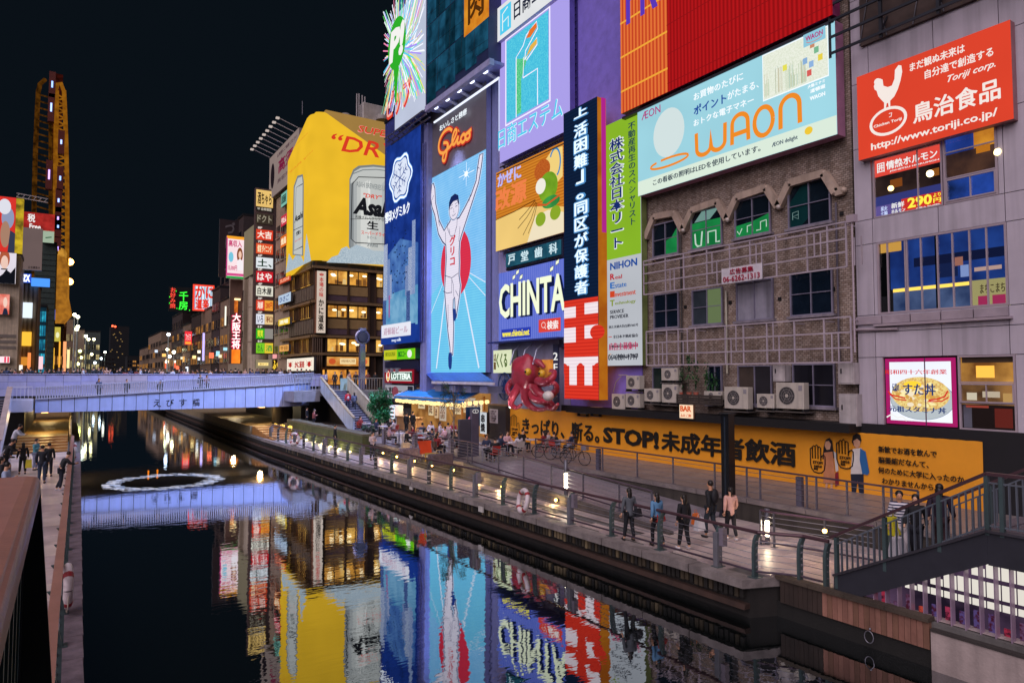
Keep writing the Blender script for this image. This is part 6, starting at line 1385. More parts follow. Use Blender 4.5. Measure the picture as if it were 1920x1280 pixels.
b=MB();b.fb(B.fr,B.fr.W+.01,0,B.fr.W+.8,B.fr.H,-1.0,-.1,E('#d8b82a',1.0,'noise',True,'#6a5a1c'));b.build('side_light',B.t)
b=MB();p=B.fr.p(B.fr.W,B.fr.H+.2,-.3)
for k in range(2):b.bar(p+V((0,0,.5*k)),p+V((3.4,0,-.3+.5*k)),.1,.1,D('#c8c0c0',.4))
for k in range(6):b.bar(p+V((.6*k,0,-.05*k)),p+V((.6*k+.3,0,.45-.05*k)),.06,.06,D('#c8c0c0',.4))
b.build('lamp_arm',B.t)
B=SB(109.2,'portrait_billboard','lit billboard of a red haired person in a dark jacket at the left edge',-20,473,531,29,E('#dfd8e2',1.05,'soft',True));B.ell(E('#b0583a',1),.55,.8,.2,.3);B.ell(E('#eec8b8',1),.55,.68,.14,.22);B.poly(E('#14161e',.8),[(.3,0),(.35,.2),(.5,.3),(.62,.45),(.8,.35),(.98,.55),(.98,0)]);B.line(E('#14161e',.8),[(.42,.46),(.68,.46)],.15);B.done()
B=SB(109.3,'video_screen','small pinkish street screen low on the left edge block',-15,551,589,17,E('#f0a090',1.1,'noise',True,'#d05a4a'));B.ell(E('#f4d0c0',1),.75,.6,.12,.25);B.poly(E('#2a3048',.8),[(.6,0),(.68,.3),(.85,.3),(.95,0)]);B.done()
B=SB(109.4,'shop_sign','row of small red and white lit squares under the left edge canopy',-5,668,680,18,E('#f0d0d4',1.3,'',True));B.rect(E('#d8305a',1.2),.55,.05,.7,.95);B.rect(E('#e0485a',1.2),.8,.05,.95,.95);B.done()
t,f=sbox('tan block with a blue lit corner sign',120,31,66,528,BG1,12)
for k in range(4):b=MB();b.fb(f,f.W*.25*k+.1,.2,f.W*.25*k+.4,f.H-.2,0,.25,BG2);b.build('pilaster',t)
for(v0,h_,c)in((13.2,2.2,'#d8e4f0'),(9.2,2.0,'#f0b43a'),(6.4,1.2,'#c07a2a')):b=MB();b.fb(f,.1,v0,1.6,v0+h_,.3,.5,E(c,1.3,'',True));b.build('window',t)
B=SB(118.5,'blue_corner_sign','blue white lit corner sign with big letters',40,513,530,58,E('#2a50c8',1.2,'',True),1.2);B.text(E('#f0f6ff',1.6,'',True),'ZX',.1,.1,.9,.9,off=.05);B.done()
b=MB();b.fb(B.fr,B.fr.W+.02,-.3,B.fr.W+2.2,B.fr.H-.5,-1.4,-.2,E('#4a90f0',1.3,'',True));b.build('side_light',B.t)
B=SB(116,'blank_board','blank dim mauve advertising board on the left bank roofs',34,427,506,78,E('#85706e',.62,'soft'),.6);B.text(E('#2a2024',.6),'広告募集中',.42,.03,.92,.09,off=.02);B.done()
t,f=sbox('dark teal tower carrying the tax free board',150,58,98,456,D('#3a4a46',.6,strk=.3),12)
for k in range(26):b=MB();b.fb(f,.1,2+k,f.W-.1,2.08+k,0,.08,D('#2a3836',.6));b.build('moulding',t)
B=SB(149,'tax_free_board','long red board with white characters high on the teal tower',34,399,432,102,E('#b8302c',.9,'noise',True,'#8a201e'),.6);B.text(WHT,'税',.25,.45,.45,.9,off=.03);B.text(WHT,'Free',.3,.05,.62,.36,off=.03);B.done()
B=SB(149,'green_board','pale green lit panel under the red tax free board',78,433,455,101,E('#a8bca4',.9,'soft',True));B.line(E('#3a6a4a',.8),[(.3,.4),(.8,.5)],.2);B.done()
t,f=sbox('turquoise lit narrow building with glowing windows',135,66,83,575,D('#1c5a70',.4),10)
for j in range(6):
 for i in range(4):b=MB();b.fb(f,f.W*(i+.1)/4,2.2+j*2.3,f.W*(i+.88)/4,3.9+j*2.3,0,.05,E(['#38b8d0','#1f7a98','#2a98b8'][(i*2+j)%3],1.1,'noise',True,'#14506a'));b.build('pane',t)
t,f=sbox('low shops with yellow and orange fronts beyond the turquoise building',160,80,116,610,BG3,20,3,.6)
B=SB(158,'shop_sign','yellow green lit round marked shop sign at the foot of the wheel',102,613,640,113,E('#c8b84a',1.0,'soft',True));B.ell(E('#f0f0c0',1),.5,.45,.3,.2);B.done()
B=SB(156,'shop_sign','blue and pink lit blade sign at the foot of the wheel',96,580,600,103,E('#6a80f0',1.2,'',True));B.rect(E('#f07ab0',1.2),.5,.2,.9,.8);B.done()
for(x0,y0_,x1,y1_,c,Y,lb)in[(51,661,57,692,'#f08a4a',118,'orange lit doorway strip beside the turquoise building'),(72,668,80,692,'#f0c0c8',133,'pale pink lit doorway of the turquoise building'),(97,652,101,694,'#f0b43a',157,'tall yellow strip lamp at the wheel foot'),(109,640,112,695,'#f0a83a',157,'thin amber strip lamp right of the round marked sign'),(117,640,123,696,'#f4a06a',165,'salmon lit shopfront column'),(125,655,130,690,'#f8e0a0',170,'cream lit shopfront column near the street lamps'),(30,684,42,694,'#f4ece0',115,'white lit shop window behind the crowd at left')]:
 f_=frS(Y,x0,y0_,y1_,x1);b=MB();b.fb(f_,0,0,f_.W,f_.H,-.3,0,E(c,1.3,'',True));tag(b.build('lit_sign',loc=f_.p(0,0)),lb,'sign')
for(x0,x1,ty,Y,m,lb)in[(122,134,598,210,BG3,'narrow brown block just beyond the wheel'),(132,156,618,240,BG1,'grey block hung with lit lamps beyond the wheel'),(152,186,622,280,D('#4f5a56',.7),'grey green block closing the left row')]:sbox(lb,Y,x0,x1,ty,m,20,4,.55,E('#d8c890',1.0,'noise',False,'#7a6a40'))
# the great oval wheel, seen edge on
Yw=170
t=thing('ferris_wheel','tall narrow amber lit ferris wheel tower seen edge on above the left bank','ferris wheel',at(1,Yw,95,696))
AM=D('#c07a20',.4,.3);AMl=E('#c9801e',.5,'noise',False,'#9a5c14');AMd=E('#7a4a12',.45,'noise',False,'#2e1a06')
def WP(x,y,d=0):return at(1,Yw+d,x,y)
def oval(x0,x1,d):
 P_=[]
 for k in range(41):
  f_=k/40;y=142+(598-142)*f_;P_.append(WP(x0+(x1-x0)*f_,y,d))
 return P_
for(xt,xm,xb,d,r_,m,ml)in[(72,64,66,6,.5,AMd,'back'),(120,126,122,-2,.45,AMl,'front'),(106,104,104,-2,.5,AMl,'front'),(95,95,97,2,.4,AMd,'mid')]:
 P_=[]
 for k in range(25):
  f_=k/24;y=170+430*f_;x=(1-f_)**2*xt+2*f_*(1-f_)*(2*xm-(xt+xb)/2)+f_*f_*xb;P_.append(WP(x,y,d))
 b=MB();b.tube(P_,r_,m,6);b.build('rail',t)
b=MB();b.tube([WP(72,172,6),WP(75,158,5),WP(84,150,3)],.45,AMd,6);b.tube([WP(104,172,-2),WP(108,158,-2),WP(114,156,-2),WP(120,172,-2)],.4,AMl,6);b.build('arch',t)
br_=MB()
for k in range(34):
 y=176+k*12.4;f_=k/34
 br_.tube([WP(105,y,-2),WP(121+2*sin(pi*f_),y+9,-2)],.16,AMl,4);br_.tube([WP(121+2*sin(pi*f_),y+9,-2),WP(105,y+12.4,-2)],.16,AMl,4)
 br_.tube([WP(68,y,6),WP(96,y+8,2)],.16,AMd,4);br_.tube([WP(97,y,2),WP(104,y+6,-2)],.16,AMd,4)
o=br_.build('lattice',t);o['kind']='stuff'
for k,(x,y,h_)in enumerate([(96,152,12),(94,193,16),(90,318,18),(111,330,8),(108,372,7),(107,406,6),(107,422,5),(113,262,8),(106,462,8)]):
 f_=frS(Yw-4,x,y,y+h_,x+3.4);b=MB();b.fb(f_,-.4,-2,f_.W+.4,f_.H+2,-1.6,-.1,D('#6a2418',.5));b.fb(f_,0,0,f_.W,f_.H,-.1,0,E(['#8fb0ff','#a0b8ff','#c0a0ff'][k%3],2.2,'',True));b.build('gondola',t)
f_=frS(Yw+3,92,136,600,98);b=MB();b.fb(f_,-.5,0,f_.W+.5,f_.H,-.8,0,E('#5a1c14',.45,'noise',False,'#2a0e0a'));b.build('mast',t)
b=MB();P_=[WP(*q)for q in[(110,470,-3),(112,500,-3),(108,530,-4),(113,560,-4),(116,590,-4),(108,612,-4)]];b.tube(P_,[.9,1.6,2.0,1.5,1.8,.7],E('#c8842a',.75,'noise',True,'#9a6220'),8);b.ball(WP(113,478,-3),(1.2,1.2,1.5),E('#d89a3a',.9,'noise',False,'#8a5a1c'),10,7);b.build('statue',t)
b=MB();b.fb(frS(Yw-1,100,600,700,122),0,0,frS(Yw-1,100,600,700,122).W,14,-8,0,D('#7a5a34',.6));b.build('plinth',t)
for(x,y)in[(131,491),(130,528)]:
 p=at(1,175,x,y);b=MB();b.ball(p,.75,E('#ffb050',16,'',True),8,6);o=b.build('flood_lamp',loc=p);tag(o,['amber','amber'][0]+(' flood lamp, the upper one on the right side of the wheel' if y<500 else ' flood lamp, the lower one on the right side of the wheel'),'lamp')
 c=MB();c.tube([p,at(1,172,121,y+3)],.12,AM,4);c.build('lamp_arm',o)
random.seed(4)
def far_lamp(x,y,Y,c,r_=.45,s_=10):
 p=at(1,Y,x,y);b=MB();b.tube([V((p.x,p.y,2)),p],.12,D('#b8c4c0',.5),5)
 t=tag(b.build('street_lamp',loc=(p.x,p.y,2)),'far street lamp','street lamp','distant street lamps');b=MB();b.ball(p,r_,E(c,s_,'',True),6,5);b.build('globe',t);return t
for k,(x,y,Y,c)in enumerate([(140,590,200,'#fff4c0'),(146,594,205,'#fff8d8'),(146,612,210,'#fff8d8'),(144,617,200,'#fff4c0'),(161,630,240,'#f4ffe8'),(166,636,245,'#fff4c0'),(176,636,250,'#fff4b0'),(150,658,230,'#e8f08a'),(152,670,240,'#e8f08a'),(146,682,220,'#f4f0a0'),(172,664,260,'#fff4c0'),(178,680,280,'#dff4ff'),(190,672,300,'#dff4ff'),(197,660,300,'#f4f4e0'),(316,627,200,'#cfe4ff'),(314,655,210,'#f0f4c0'),(318,668,205,'#fff8e0'),(313,678,215,'#fff8e0'),(326,660,190,'#fff0c0')]):
 far_lamp(x,y,Y,c,.42)['label']=('tall white far street lamp at the start of the right row' if k==14 else 'pale distant street lamp glowing low above the far end of the canal street')
t,f=sbox('dark distant skyscraper with scattered lit windows and a red beacon',900,205,240,612,D('#0a0d14',.7),30,z0=0)
random.seed(9)
for k in range(26):u,v=random.random()*.9,random.random()*.85+.1;b=MB();b.nb(f,u,v,u+.06,v+.012,0,.2,E('#c8a060',.7));b.build('window',t)
for(x,y)in[(211,611),(216,612)]:p=at(1,899,x,y);b=MB();b.ball(p,1.2,E('#ff5a3a',4),6,4);b.build('beacon',t)
sbox('dark low far building at the end of the canal',600,186,214,662,D('#0e1116',.7),30,5,.3,z0=0);sbox('dark far block left of the skyscraper foot',700,238,282,668,D('#0c0f15',.7),30,5,.2,z0=0)
# ================================================================ RAILINGS, LAMPS, STREET FURNITURE
POSTM=D('#566a6c',.4,.4,var=.25,strk=.2);CABLE=D('#a8a8b4',.3,.8)
def curve_post():
 c=MB();pts=[(0,0),(0,.55),(.01,.75),(.05,.92),(.13,1.03)]
 for(x0,z0),(x1,z1)in zip(pts,pts[1:]):c.hexa([(x0-.075,-.035,z0),(x0+.075,-.035,z0),(x0+.075,.035,z0),(x0-.075,.035,z0)],[(x1-.075,-.035,z1),(x1+.075,-.035,z1),(x1+.075,.035,z1),(x1-.075,.035,z1)],POSTM)
 c.box((-.14,-.12,0),(.16,.12,.02),POSTM)
 for k in range(5):c.ball((0,-.045,.25+.15*k),.018,STEEL,5,4);c.ball((.05 if k>3 else 0,.045,.25+.15*k),.018,STEEL,5,4)
 return c
def railing(name,label,pts,posts,top=1.08,cab=(.28,.43,.58,.73,.88),low=.15,rm=RAILC,pm=STEEL,curved=False,rr=.045,flat_=False,pw=.05,lean=0.0,prot=0):
 """pts: foot line; posts: distances along as explicit points"""
 t=thing(name,label,'railing',pts[0]);off=V((lean,0,0))
 b=MB()
 for a,c in zip(pts,pts[1:]):
  A_,B_=V(a)+V((0,0,top))+off,V(c)+V((0,0,top))+off
  if flat_:b.bar(A_,B_,rr*4,rr*1.3,rm)
  else:b.tube([A_,B_],rr,rm,8)
 b.build('handrail',t)
 if low:
  b=MB();b.tube([V(p)+V((0,0,low))for p in pts],.028,D('#4b3e4c',.4,.3),6);b.build('lower_rail',t)
 for h in cab:b=MB();b.tube([V(p)+V((0,0,h))for p in pts],.009,CABLE,4);b.build('cable',t)
 proto=None
 for p in posts:
  if proto is None:
   if curved:c=curve_post()
   else:c=MB();c.box((-pw/2,-pw/2,0),(pw/2,pw/2,top),pm);c.box((-.08,-.08,0),(.08,.08,.015),pm)
   o=proto=c.build('post');o.parent=t
  else:o=proto.copy();COL.objects.link(o)
  o.location=V(p)-V(pts[0]);o.rotation_euler.z=prot
 return t
pys=[12.24+2.04*k for k in range(22)]
line=[(qx(y)+.42,y,1.4)for y in[11.1]+pys]
line=[(15.0,9.6,1.4),(14.95,10.25,1.4)]+line
rl=railing('canal_railing','long steel canal railing with curved posts and cables along the right walk',line,line,curved=True,lean=.13)
for k,y in enumerate(pys):
 if k%3==0:b=MB();x=qx(y)+.42;b.box((x-.02,y-.19,1.95),(x+.16,y-.05,2.4),D('#7c7480',.45));b.box((x-.1,y-.07,1.4),(x+.1,y+.07,2.3),D('#6f7078',.45));b.build('junction_box',rl,bev=.008)
 elif k%3==2 and y>24:b=MB();x=qx(y)+.42;[b.box((x-.09,y-.09,1.5+.25*j),(x+.09,y+.09,1.54+.25*j),D('#c9c4c8',.4))for j in range(3)];b.box((x-.07,y-.07,1.4),(x+.07,y+.07,2.3),D('#3a3a44',.4));b.build('marker_post',rl)
def PXp(px,X,z):
 y=at(0,X,px,850).y;return V((X,y,z))
tp=[PXp(x,16.32,2.16)for x in(720,748,778,811,846,877)]
tp+=[V((16.3,y,1.5+(y-15.6)*.0507))for y in(28.6,26.2,24.2,22.2,20.2,18.2,16.6)]
railing('terrace_railing','grey cable railing along the cafe terrace edge and down the ramp',[tuple(p)for p in tp],[tuple(p)for p in tp],1.0,(.3,.45,.6,.75,.88),.12,rm=D('#6a5a68',.35,.4),pm=D('#6f6d7a',.4,.4),rr=.032)
for x,lb in((720,'leftmost'),(778,'second'),(846,'third')):
 p=PXp(x,16.45,2.11);b=MB();b.box((p.x-.09,p.y-.16,2.11),(p.x+.09,p.y+.16,3.05),D('#77748a',.45));tag(b.build('bollard',loc=p,bev=.01),lb+' thick grey bollard standing against the cafe terrace railing','bollard')
up_=[(19.86,28.4,2.16)]+[(19.86,at(0,19.86,x,880).y,2.16)for x in(1130,1195,1262,1340,1400,1425,1512,1530,1587,1655,1670,1720)]
railing('upper_terrace_railing','grey cable railing on top of the retaining wall before the yellow banner',up_,up_,1.02,(.2,.38,.56,.72,.87),0,rm=D('#5c4a58',.35,.4),pm=D('#6f6d7a',.4,.4),rr=.03)
for x,lb in((1129,'left'),(1512,'right')):
 p=V((19.95,at(0,19.95,x,880).y+.25,2.1));b=MB();b.box((p.x-.07,p.y-.1,2.11),(p.x+.07,p.y+.1,3.1),D('#565466',.45));tag(b.build('bollard',loc=p),lb+' dark square bollard behind the upper terrace railing','bollard')
p=V((19.5,at(0,19.5,1365,850).y,2.1));zt=at(0,19.5,1365,776).z
b=MB();b.box((p.x-.16,p.y-.17,1.4),(p.x+.16,p.y+.17,zt),D('#0d1118',.35));b.box((p.x-.2,p.y-.21,zt),(p.x+.2,p.y+.21,zt+.04),D('#1a2028',.4));b.box((p.x-.165,p.y-.03,1.6),(p.x-.16,p.y+.03,zt-.1),D('#2a3440',.3));tag(b.build('pillar',loc=p,bev=.01),'black square pillar standing in front of the yellow banner','pillar')
# inner low railing near the stair foot
n1=[at(2,1.4,1427,1020),at(2,1.4,1452,1026),at(2,1.4,1548,1042),at(2,1.4,1640,1058)]
railing('inner_railing','low cable railing leading from the lit bollard to the stair foot',[tuple(q)for q in n1],[tuple(q)for q in n1],1.0,(.25,.4,.55,.7,.85),.12,rm=D('#6a4f5e',.35,.4),pm=D('#6f7078',.4,.4),rr=.03)
# lit bollards
def lit_bollard(px,pyt,pyb,z,label,c='#fff0c8',s=34):
 p=at(2,z,px,pyb);h=at(1,p.y,px,pyt).z-z;t=thing('lit_bollard',label,'lamp',p)
 b=MB();b.lathe(p,[(.075,0),(.075,h*.35)],D('#6a6a74',.4,.4),12);b.lathe(p,[(.075,h),(.075,h*1.5),(0,h*1.5)],D('#6a6a74',.4,.4),12);b.build('casing',t)
 b=MB();b.lathe(p,[(.055,h*.35),(.055,h)],E(c,s,'',True),12);b.build('tube',t)
lit_bollard(1061,886,934,1.62,'round bollard with a bright white tube on the ramp above the life ring')
lit_bollard(1439,975,1020,1.4,'round bollard with a bright white tube at the end of the inner railing','#ffe6c0',34)
for k,(px,py)in enumerate([(718,849),(744,856),(777,864),(810,872),(850,881),(898,901),(941,912),(1042,937),(1114,902),(1177,917),(1250,939),(1546,995)]):
 X_=15.82 if px<1043 else(19.6 if px<1300 else 16.8)
 p=at(0,X_,px,py);b=MB();b.ball(p,.055,E('#ffc45a',22,'',True),8,6);o=b.build('lamp_globe');
 c=thing('wall_lamp',['small amber lamp low on the walk wall below the cafe, '+q for q in('farthest of seven','second farthest','third farthest','middle one','third nearest','second nearest','nearest')][k]if k<7 else['small amber lamp beside the canal walk near the life ring','small amber lamp on the retaining wall left of the walking group','small amber lamp on the wall behind the head of the first woman','small amber lamp on the wall behind the two women','small amber lamp on the inner railing by the stair'][k-7],'lamp',p)
 o.parent=c;o.location=(0,0,0);
 for v in o.data.vertices:v.co-=p
 b=MB();b.box((p.x+.04,p.y-.06,p.z-.05),(p.x+.12,p.y+.06,p.z+.05),STEELD);b.build('bracket',c)
 L_=bpy.data.objects.new('lamp_light',bpy.data.lights.new('lamp_light','POINT'));L_.data.energy=17;L_.data.color=(1,.68,.3);L_.data.shadow_soft_size=.05;L_.location=p+V((-.14,0,.0));COL.objects.link(L_)
for k in range(7):
 p=V((15.42,43+k*1.9,1.5));L_=bpy.data.objects.new('wall_washer',bpy.data.lights.new('wall_washer','POINT'));L_.data.energy=11;L_.data.color=(.95,.9,.35);L_.location=p+V((-.15,0,.05));L_.data.shadow_soft_size=.05;COL.objects.link(L_)
 b=MB();b.box((15.36,p.y-.2,1.41),(15.44,p.y+.2,1.47),E('#ffe9b0',6,'',True));tag(b.build('ground_lamp',loc=p),'flat white ground lamp at the foot of the planting wall','lamp','ground lamps along the mossy wall')
for k in range(3):
 for j in range(3):b=MB();f_=at(0,15.45,513+k*14+j*3,797+k*2.2+abs(j-1));b.box((f_.x-.03,f_.y-.08,f_.z-.14),(f_.x,f_.y+.08,f_.z+.18),E('#ffcf60',3,'',True));tag(b.build('slot_lamp',loc=f_),'thin amber slot lamp glowing in the wall by the far lit steps','lamp','slot lamps beside the lit steps')
for p,e,c in(((14.3,62.5,3.3),120,(1,.62,.25)),((14.5,75,3.3),170,(1,.8,.5)),((-1.4,62.5,3.3),190,(1,.66,.2)),((-1.4,78,3.3),160,(1,.7,.3))):
 L_=bpy.data.objects.new('underpass_lamp',bpy.data.lights.new('underpass_lamp','POINT'));L_.data.energy=e;L_.data.color=c;L_.location=p;L_.data.shadow_soft_size=.2;COL.objects.link(L_)
 b=MB();b.box((p[0]-.2,p[1]-.5,p[2]+.22),(p[0]+.2,p[1]+.5,p[2]+.3),E('#ffb85a',5,'',True));tag(b.build('ceiling_lamp',loc=p),'amber lamp under the bridge, %s bank, %s one'%('right' if p[0]>5 else 'left','near' if p[1]<70 else 'far'),'lamp')
for p,tgt,e,c in(((Xb-.2,48.5,zB_-.5),(2,60,4.2),38000,(.46,.60,1)),((Xb-.2,46.5,zB_-.5),(13,60,4.5),26000,(.42,.56,1)),((Xb-.2,44.0,zB_-.5),(18.5,46,2),32000,(.42,.50,1))):
 L_=bpy.data.objects.new('ledge_floodlight',bpy.data.lights.new('ledge_floodlight','SPOT'));L_.data.energy=e;L_.data.color=c;L_.location=p;L_.data.shadow_soft_size=.1;L_.data.spot_size=radians(62);L_.data.spot_blend=.8;L_.rotation_euler=(V(tgt)-V(p)).to_track_quat('-Z','Y').to_euler();COL.objects.link(L_)  # added blue spots standing in for screen spill on bridge and plaza
L_=bpy.data.objects.new('octopus_floodlight',bpy.data.lights.new('octopus_floodlight','POINT'));L_.data.energy=28;L_.data.color=(1,.93,.9);L_.location=at(0,F-2.3,957,765);L_.data.shadow_soft_size=.05;COL.objects.link(L_)
# left bank railing with a broad brown handrail
ll=[(lqx(3+2.05*k)-.36,3+2.05*k,1.4)for k in range(25)]
lr=railing('left_railing','broad brown topped railing along the left canal walk',ll,ll,1.08,(.28,.43,.58,.73,.88),.15,rm=D('#a4776a',.38,var=.2),curved=True,rr=.04,flat_=True,lean=-.06,prot=pi)
lr2=thing('path_railing','yellow lit railing climbing beside the far left steps under the bridge','railing',(.2,53,1.5));b=MB()
b.tube([(.22,52.3,2.5),(.22,54,2.6),(.25,60,3.1),(.5,80,3.1)],.07,D('#b08a4a',.4),6);b.build('handrail',lr2)
for k in range(10):b=MB();y=54+k*2.4;b.box((.2,y-.03,1.5),(.28,y+.03,2.6+min(.5,(y-54)*.085)),D('#7a6038',.4));b.build('post',lr2)
# life rings
def ring(label,c,r_,nrm,bands=True):
 t=thing('life_ring',label,'life ring',c);c=V(c);n_=22;nrm=V(nrm).normalized();x=nrm.cross(V((0,0,1))).normalized();y=x.cross(nrm)
 P=[c+(x*cos(2*pi*i/n_)+y*sin(2*pi*i/n_))*r_ for i in range(n_+1)]
 b=MB();b.tube(P,r_*.24,D('#d8ccd0',.5,var=.15),8,False);b.build('ring',t)
 for k in range(4):
  a_=pi/4+k*pi/2;q=[c+(x*cos(a_+s_)+y*sin(a_+s_))*r_ for s_ in(-.13,0,.13)];b=MB();b.tube(q,r_*.255,D('#a02430',.5),8);b.build('band',t)
 b=MB();b.tube([c+(x*cos(a_)+y*sin(a_))*r_*1.3+V((0,0,-.05*abs(sin(3*a_))))for a_ in[pi+.3*k for k in range(11)]],.012,D('#c8bcae',.7),4);b.build('rope',t)
p=at(0,14.0,986,938);ring('white life ring with dark red bands tied to the canal railing',p+V((-.12,0,0)),.38,(-.97,.2,.2))
ring('small white life ring on the far canal railing before the lit steps',at(0,13.35,552,822),.36,(-.8,-.6,0))
ring('white life ring with a red band seen edge on outside the left railing',(.10,17.2,2.0),.38,(1,.05,0))
ring('far white life ring outside the left railing',(.42,47.0,2.0),.4,(1,.05,0))
# number plates and mooring ring on the quay wall
for px,py in((904,954),(773,913)):p=at(0,13.62,px,py);b=MB();b.box((p.x-.08,p.y-.16,p.z-.1),(p.x-.02,p.y+.16,p.z+.1),D('#c8c4c0',.5));tag(b.build('number_plate',loc=p),'small white number plate on the quay edge, %s one'%('nearer' if px>850 else 'farther'),'plate')
# near brown plank wall, white wall, mooring ring
g=thing('plank_wall','brown vertical plank wall above the water at the stair foot','wall',(14.8,8.6,.5))
yy=10.7
while yy>7.25:b=MB();b.box((14.8,yy-.115,.83),(14.9,yy,1.38),D(['#96695a','#86604e','#a07262'][int(yy*10)%3]if yy<9.7 else '#3a2e28',.7,var=.35,bump=.3,strk=.3));b.build('plank',g);yy-=.124
for k in range(4):b=MB();b.box((14.74,7.22+.9*k,1.38),(15.0,7.22+.9*k+.89,1.47),D('#4f443a',.8,bump=.5,var=.5));b.build('capstone',g)
b=MB();b.box((14.86,7.22,-1),(15.9,11.0,.83),D('#161513',.8,bump=.4,strk=.4));b.build('footing',g)
b=MB();b.tube([V((14.72,8.45+.10*cos(a_),.72+.13*sin(a_)))for a_ in[2*pi*i/14 for i in range(15)]],.012,STEEL,5,False);b.ball((14.77,8.45,.88),.03,STEEL,6,5);tag(b.build('mooring_ring',loc=(14.75,8.45,.6)),'thin steel mooring ring hanging on the brown plank wall','ring')
g=thing('white_wall','pale rough wall at the lower right corner above the water','wall',(14.8,5,0));b=MB();b.box((14.78,-3,-1),(15.6,7.2,1.22),D('#b8a8a4',.7,var=.25,bump=.3,strk=.3));b.build('wall_body',g);b=MB();b.box((14.76,-3,1.22),(15.0,7.2,1.27),D('#3a3432',.8,bump=.5));b.build('capstone',g)
# near right stair
SB_=D('#3a3b44',.45,.3,var=.2);BAL=D('#77808c',.4,.5,var=.2)
g=thing('near_stair','steel stair with dark side beams climbing right at the near end of the walk','stair',(14.9,9.3,1.4))
Ypk,zpk=at(0,14.9,1850,998).y,at(0,14.9,1850,998).z
for X_ in(14.92,17.2):
 b=MB();b.hexa([(X_,9.36,1.14),(X_+.09,9.36,1.14),(X_+.09,Ypk,zpk-.6),(X_,Ypk,zpk-.6)],[(X_,9.36,1.76),(X_+.09,9.36,1.76),(X_+.09,Ypk,zpk),(X_,Ypk,zpk)],SB_)
 b.hexa([(X_,Ypk-.002,zpk-.62),(X_+.09,Ypk-.002,zpk-.62),(X_+.09,1.0,zpk-.62),(X_,1.0,zpk-.62)],[(X_,Ypk-.002,zpk),(X_+.09,Ypk-.002,zpk),(X_+.09,1.0,zpk),(X_,1.0,zpk)],SB_)
 b.bar((X_+.045,9.36,1.79),(X_+.045,Ypk,zpk+.03),.2,.05,D('#4c4a52',.4,.4));b.bar((X_+.045,Ypk,zpk+.03),(X_+.045,1.0,zpk+.03),.2,.05,D('#4c4a52',.4,.4));b.build('side_beam',g)
nst=10
for i in range(nst):y0=9.2-(9.2-Ypk)*i/nst;b=MB();b.box((14.96,y0-(9.2-Ypk)/nst-.02,1.4+(zpk-1.4)*(i+1)/nst-.05),(17.2,y0,1.4+(zpk-1.4)*(i+1)/nst),D('#6a6068',.5));b.build('tread',g)
b=MB();b.box((14.96,1.0,zpk-.12),(17.2,Ypk,zpk-.02),D('#6a6068',.5));b.build('landing',g)
def zrail(y):return 1.6+(zpk+.05-1.6)*min(1,(9.3-y)/(9.3-Ypk))
for X_ in(14.96,17.24):
 r_=thing('stair_railing',('canal side' if X_<16 else 'wall side')+' railing of flat grey balusters on the near steel stair','railing',(X_,9.3,1.5))
 y=9.30;k=0
 while y>2.2:
  z0=zrail(y);b=MB();big=k%9==0 or abs(y-Ypk)<.07
  if big:b.box((X_-.05,y-.035,z0-.1),(X_+.05,y+.035,z0+1.05),POSTM)
  else:b.box((X_-.03,y-.008,z0+.05),(X_+.03,y+.008,z0+.90),BAL)
  b.build('post' if big else 'baluster',r_);y-=.125;k+=1
 b=MB();P_=[(X_,9.45,zrail(9.3)+1.02),(X_,Ypk,zpk+1.12),(X_,2,zpk+1.12)]
 for a,c in zip(P_,P_[1:]):b.bar(a,c,.11,.06,RAILC)
 b.build('handrail',r_)
 for h in(.08,.9):b=MB();P_=[(X_,9.3,zrail(9.3)+h),(X_,Ypk,zpk+.05+h),(X_,2,zpk+.05+h)];[b.bar(a,c,.03,.03,BAL)for a,c in zip(P_,P_[1:])];b.build('rail',r_)
g=thing('boat_office_glazing','glowing white and pink glazing behind mauve vertical fins under the near stair','glazing',(15.0,6,1))
b=MB();b.add([(15.3,9.2,1.2),(15.3,1,1.2),(15.3,1,zpk-.55),(15.3,Ypk,zpk-.55),(15.3,9.2,1.2)],[(0,1,2,3)],E('#6e5474',.5,'noise',True,'#2c2234'));b.build('interior',g)
wt=E('#e6dfd4',1.0,'soft',True);y=9.0;random.seed(2)
while y>1.5:
 zt_=min(zpk-.55,1.17+(zpk-.6-1.17)*(9.36-y)/(9.36-Ypk)+.04)
 b=MB();b.box((14.97,y-.022,1.2),(15.13,y,zt_),D('#a890a8',.35,.2));b.build('fin',g)
 for z0,z1 in((2.42,2.85),(2.04,2.33),(1.83,1.96)):
  if z0+.06<zt_ and y<8.3:b=MB();b.box((15.24,y-.262,z0),(15.26,y-.03,min(z1,zt_)),wt);b.build('pane',g)
 if y<8.6:b=MB();b.box((15.22,y-.22,1.25),(15.25,y-.05,1.25+random.uniform(.2,.5)),E(random.choice(['#a83048','#c04a3a','#6a4a6a','#b03a5a','#5a4a80']),.7,'grain',False,'#4a1c2c'));b.build('goods',g)
 y-=.262
g=thing('near_handrail','thick mauve brown handrail with dark bars in the near lower left corner','railing',(-.3,2,4.8))
CAP=D('#a8796e',.36,var=.22,sc_=5,bump=.06)
yE=at(2,5.9,75,890).y
b=MB();prof=[(-.62,-.03),(-.60,0),(-.16,0),(-.115,-.006),(-.10,-.03),(-.10,-.10),(-.115,-.12),(-.62,-.12)]
n_=len(prof);vs=[(x,.55,5.9+z)for x,z in prof]+[(x,yE,5.9+z)for x,z in prof]
b.add(vs,[(i,(i+1)%n_,n_+(i+1)%n_,n_+i)for i in range(n_)]+[tuple(range(n_)),tuple(range(n_,2*n_))],CAP);b.build('handrail_cap',g,bev=.012)
GRN=D('#4f6462',.35,.5,var=.2)
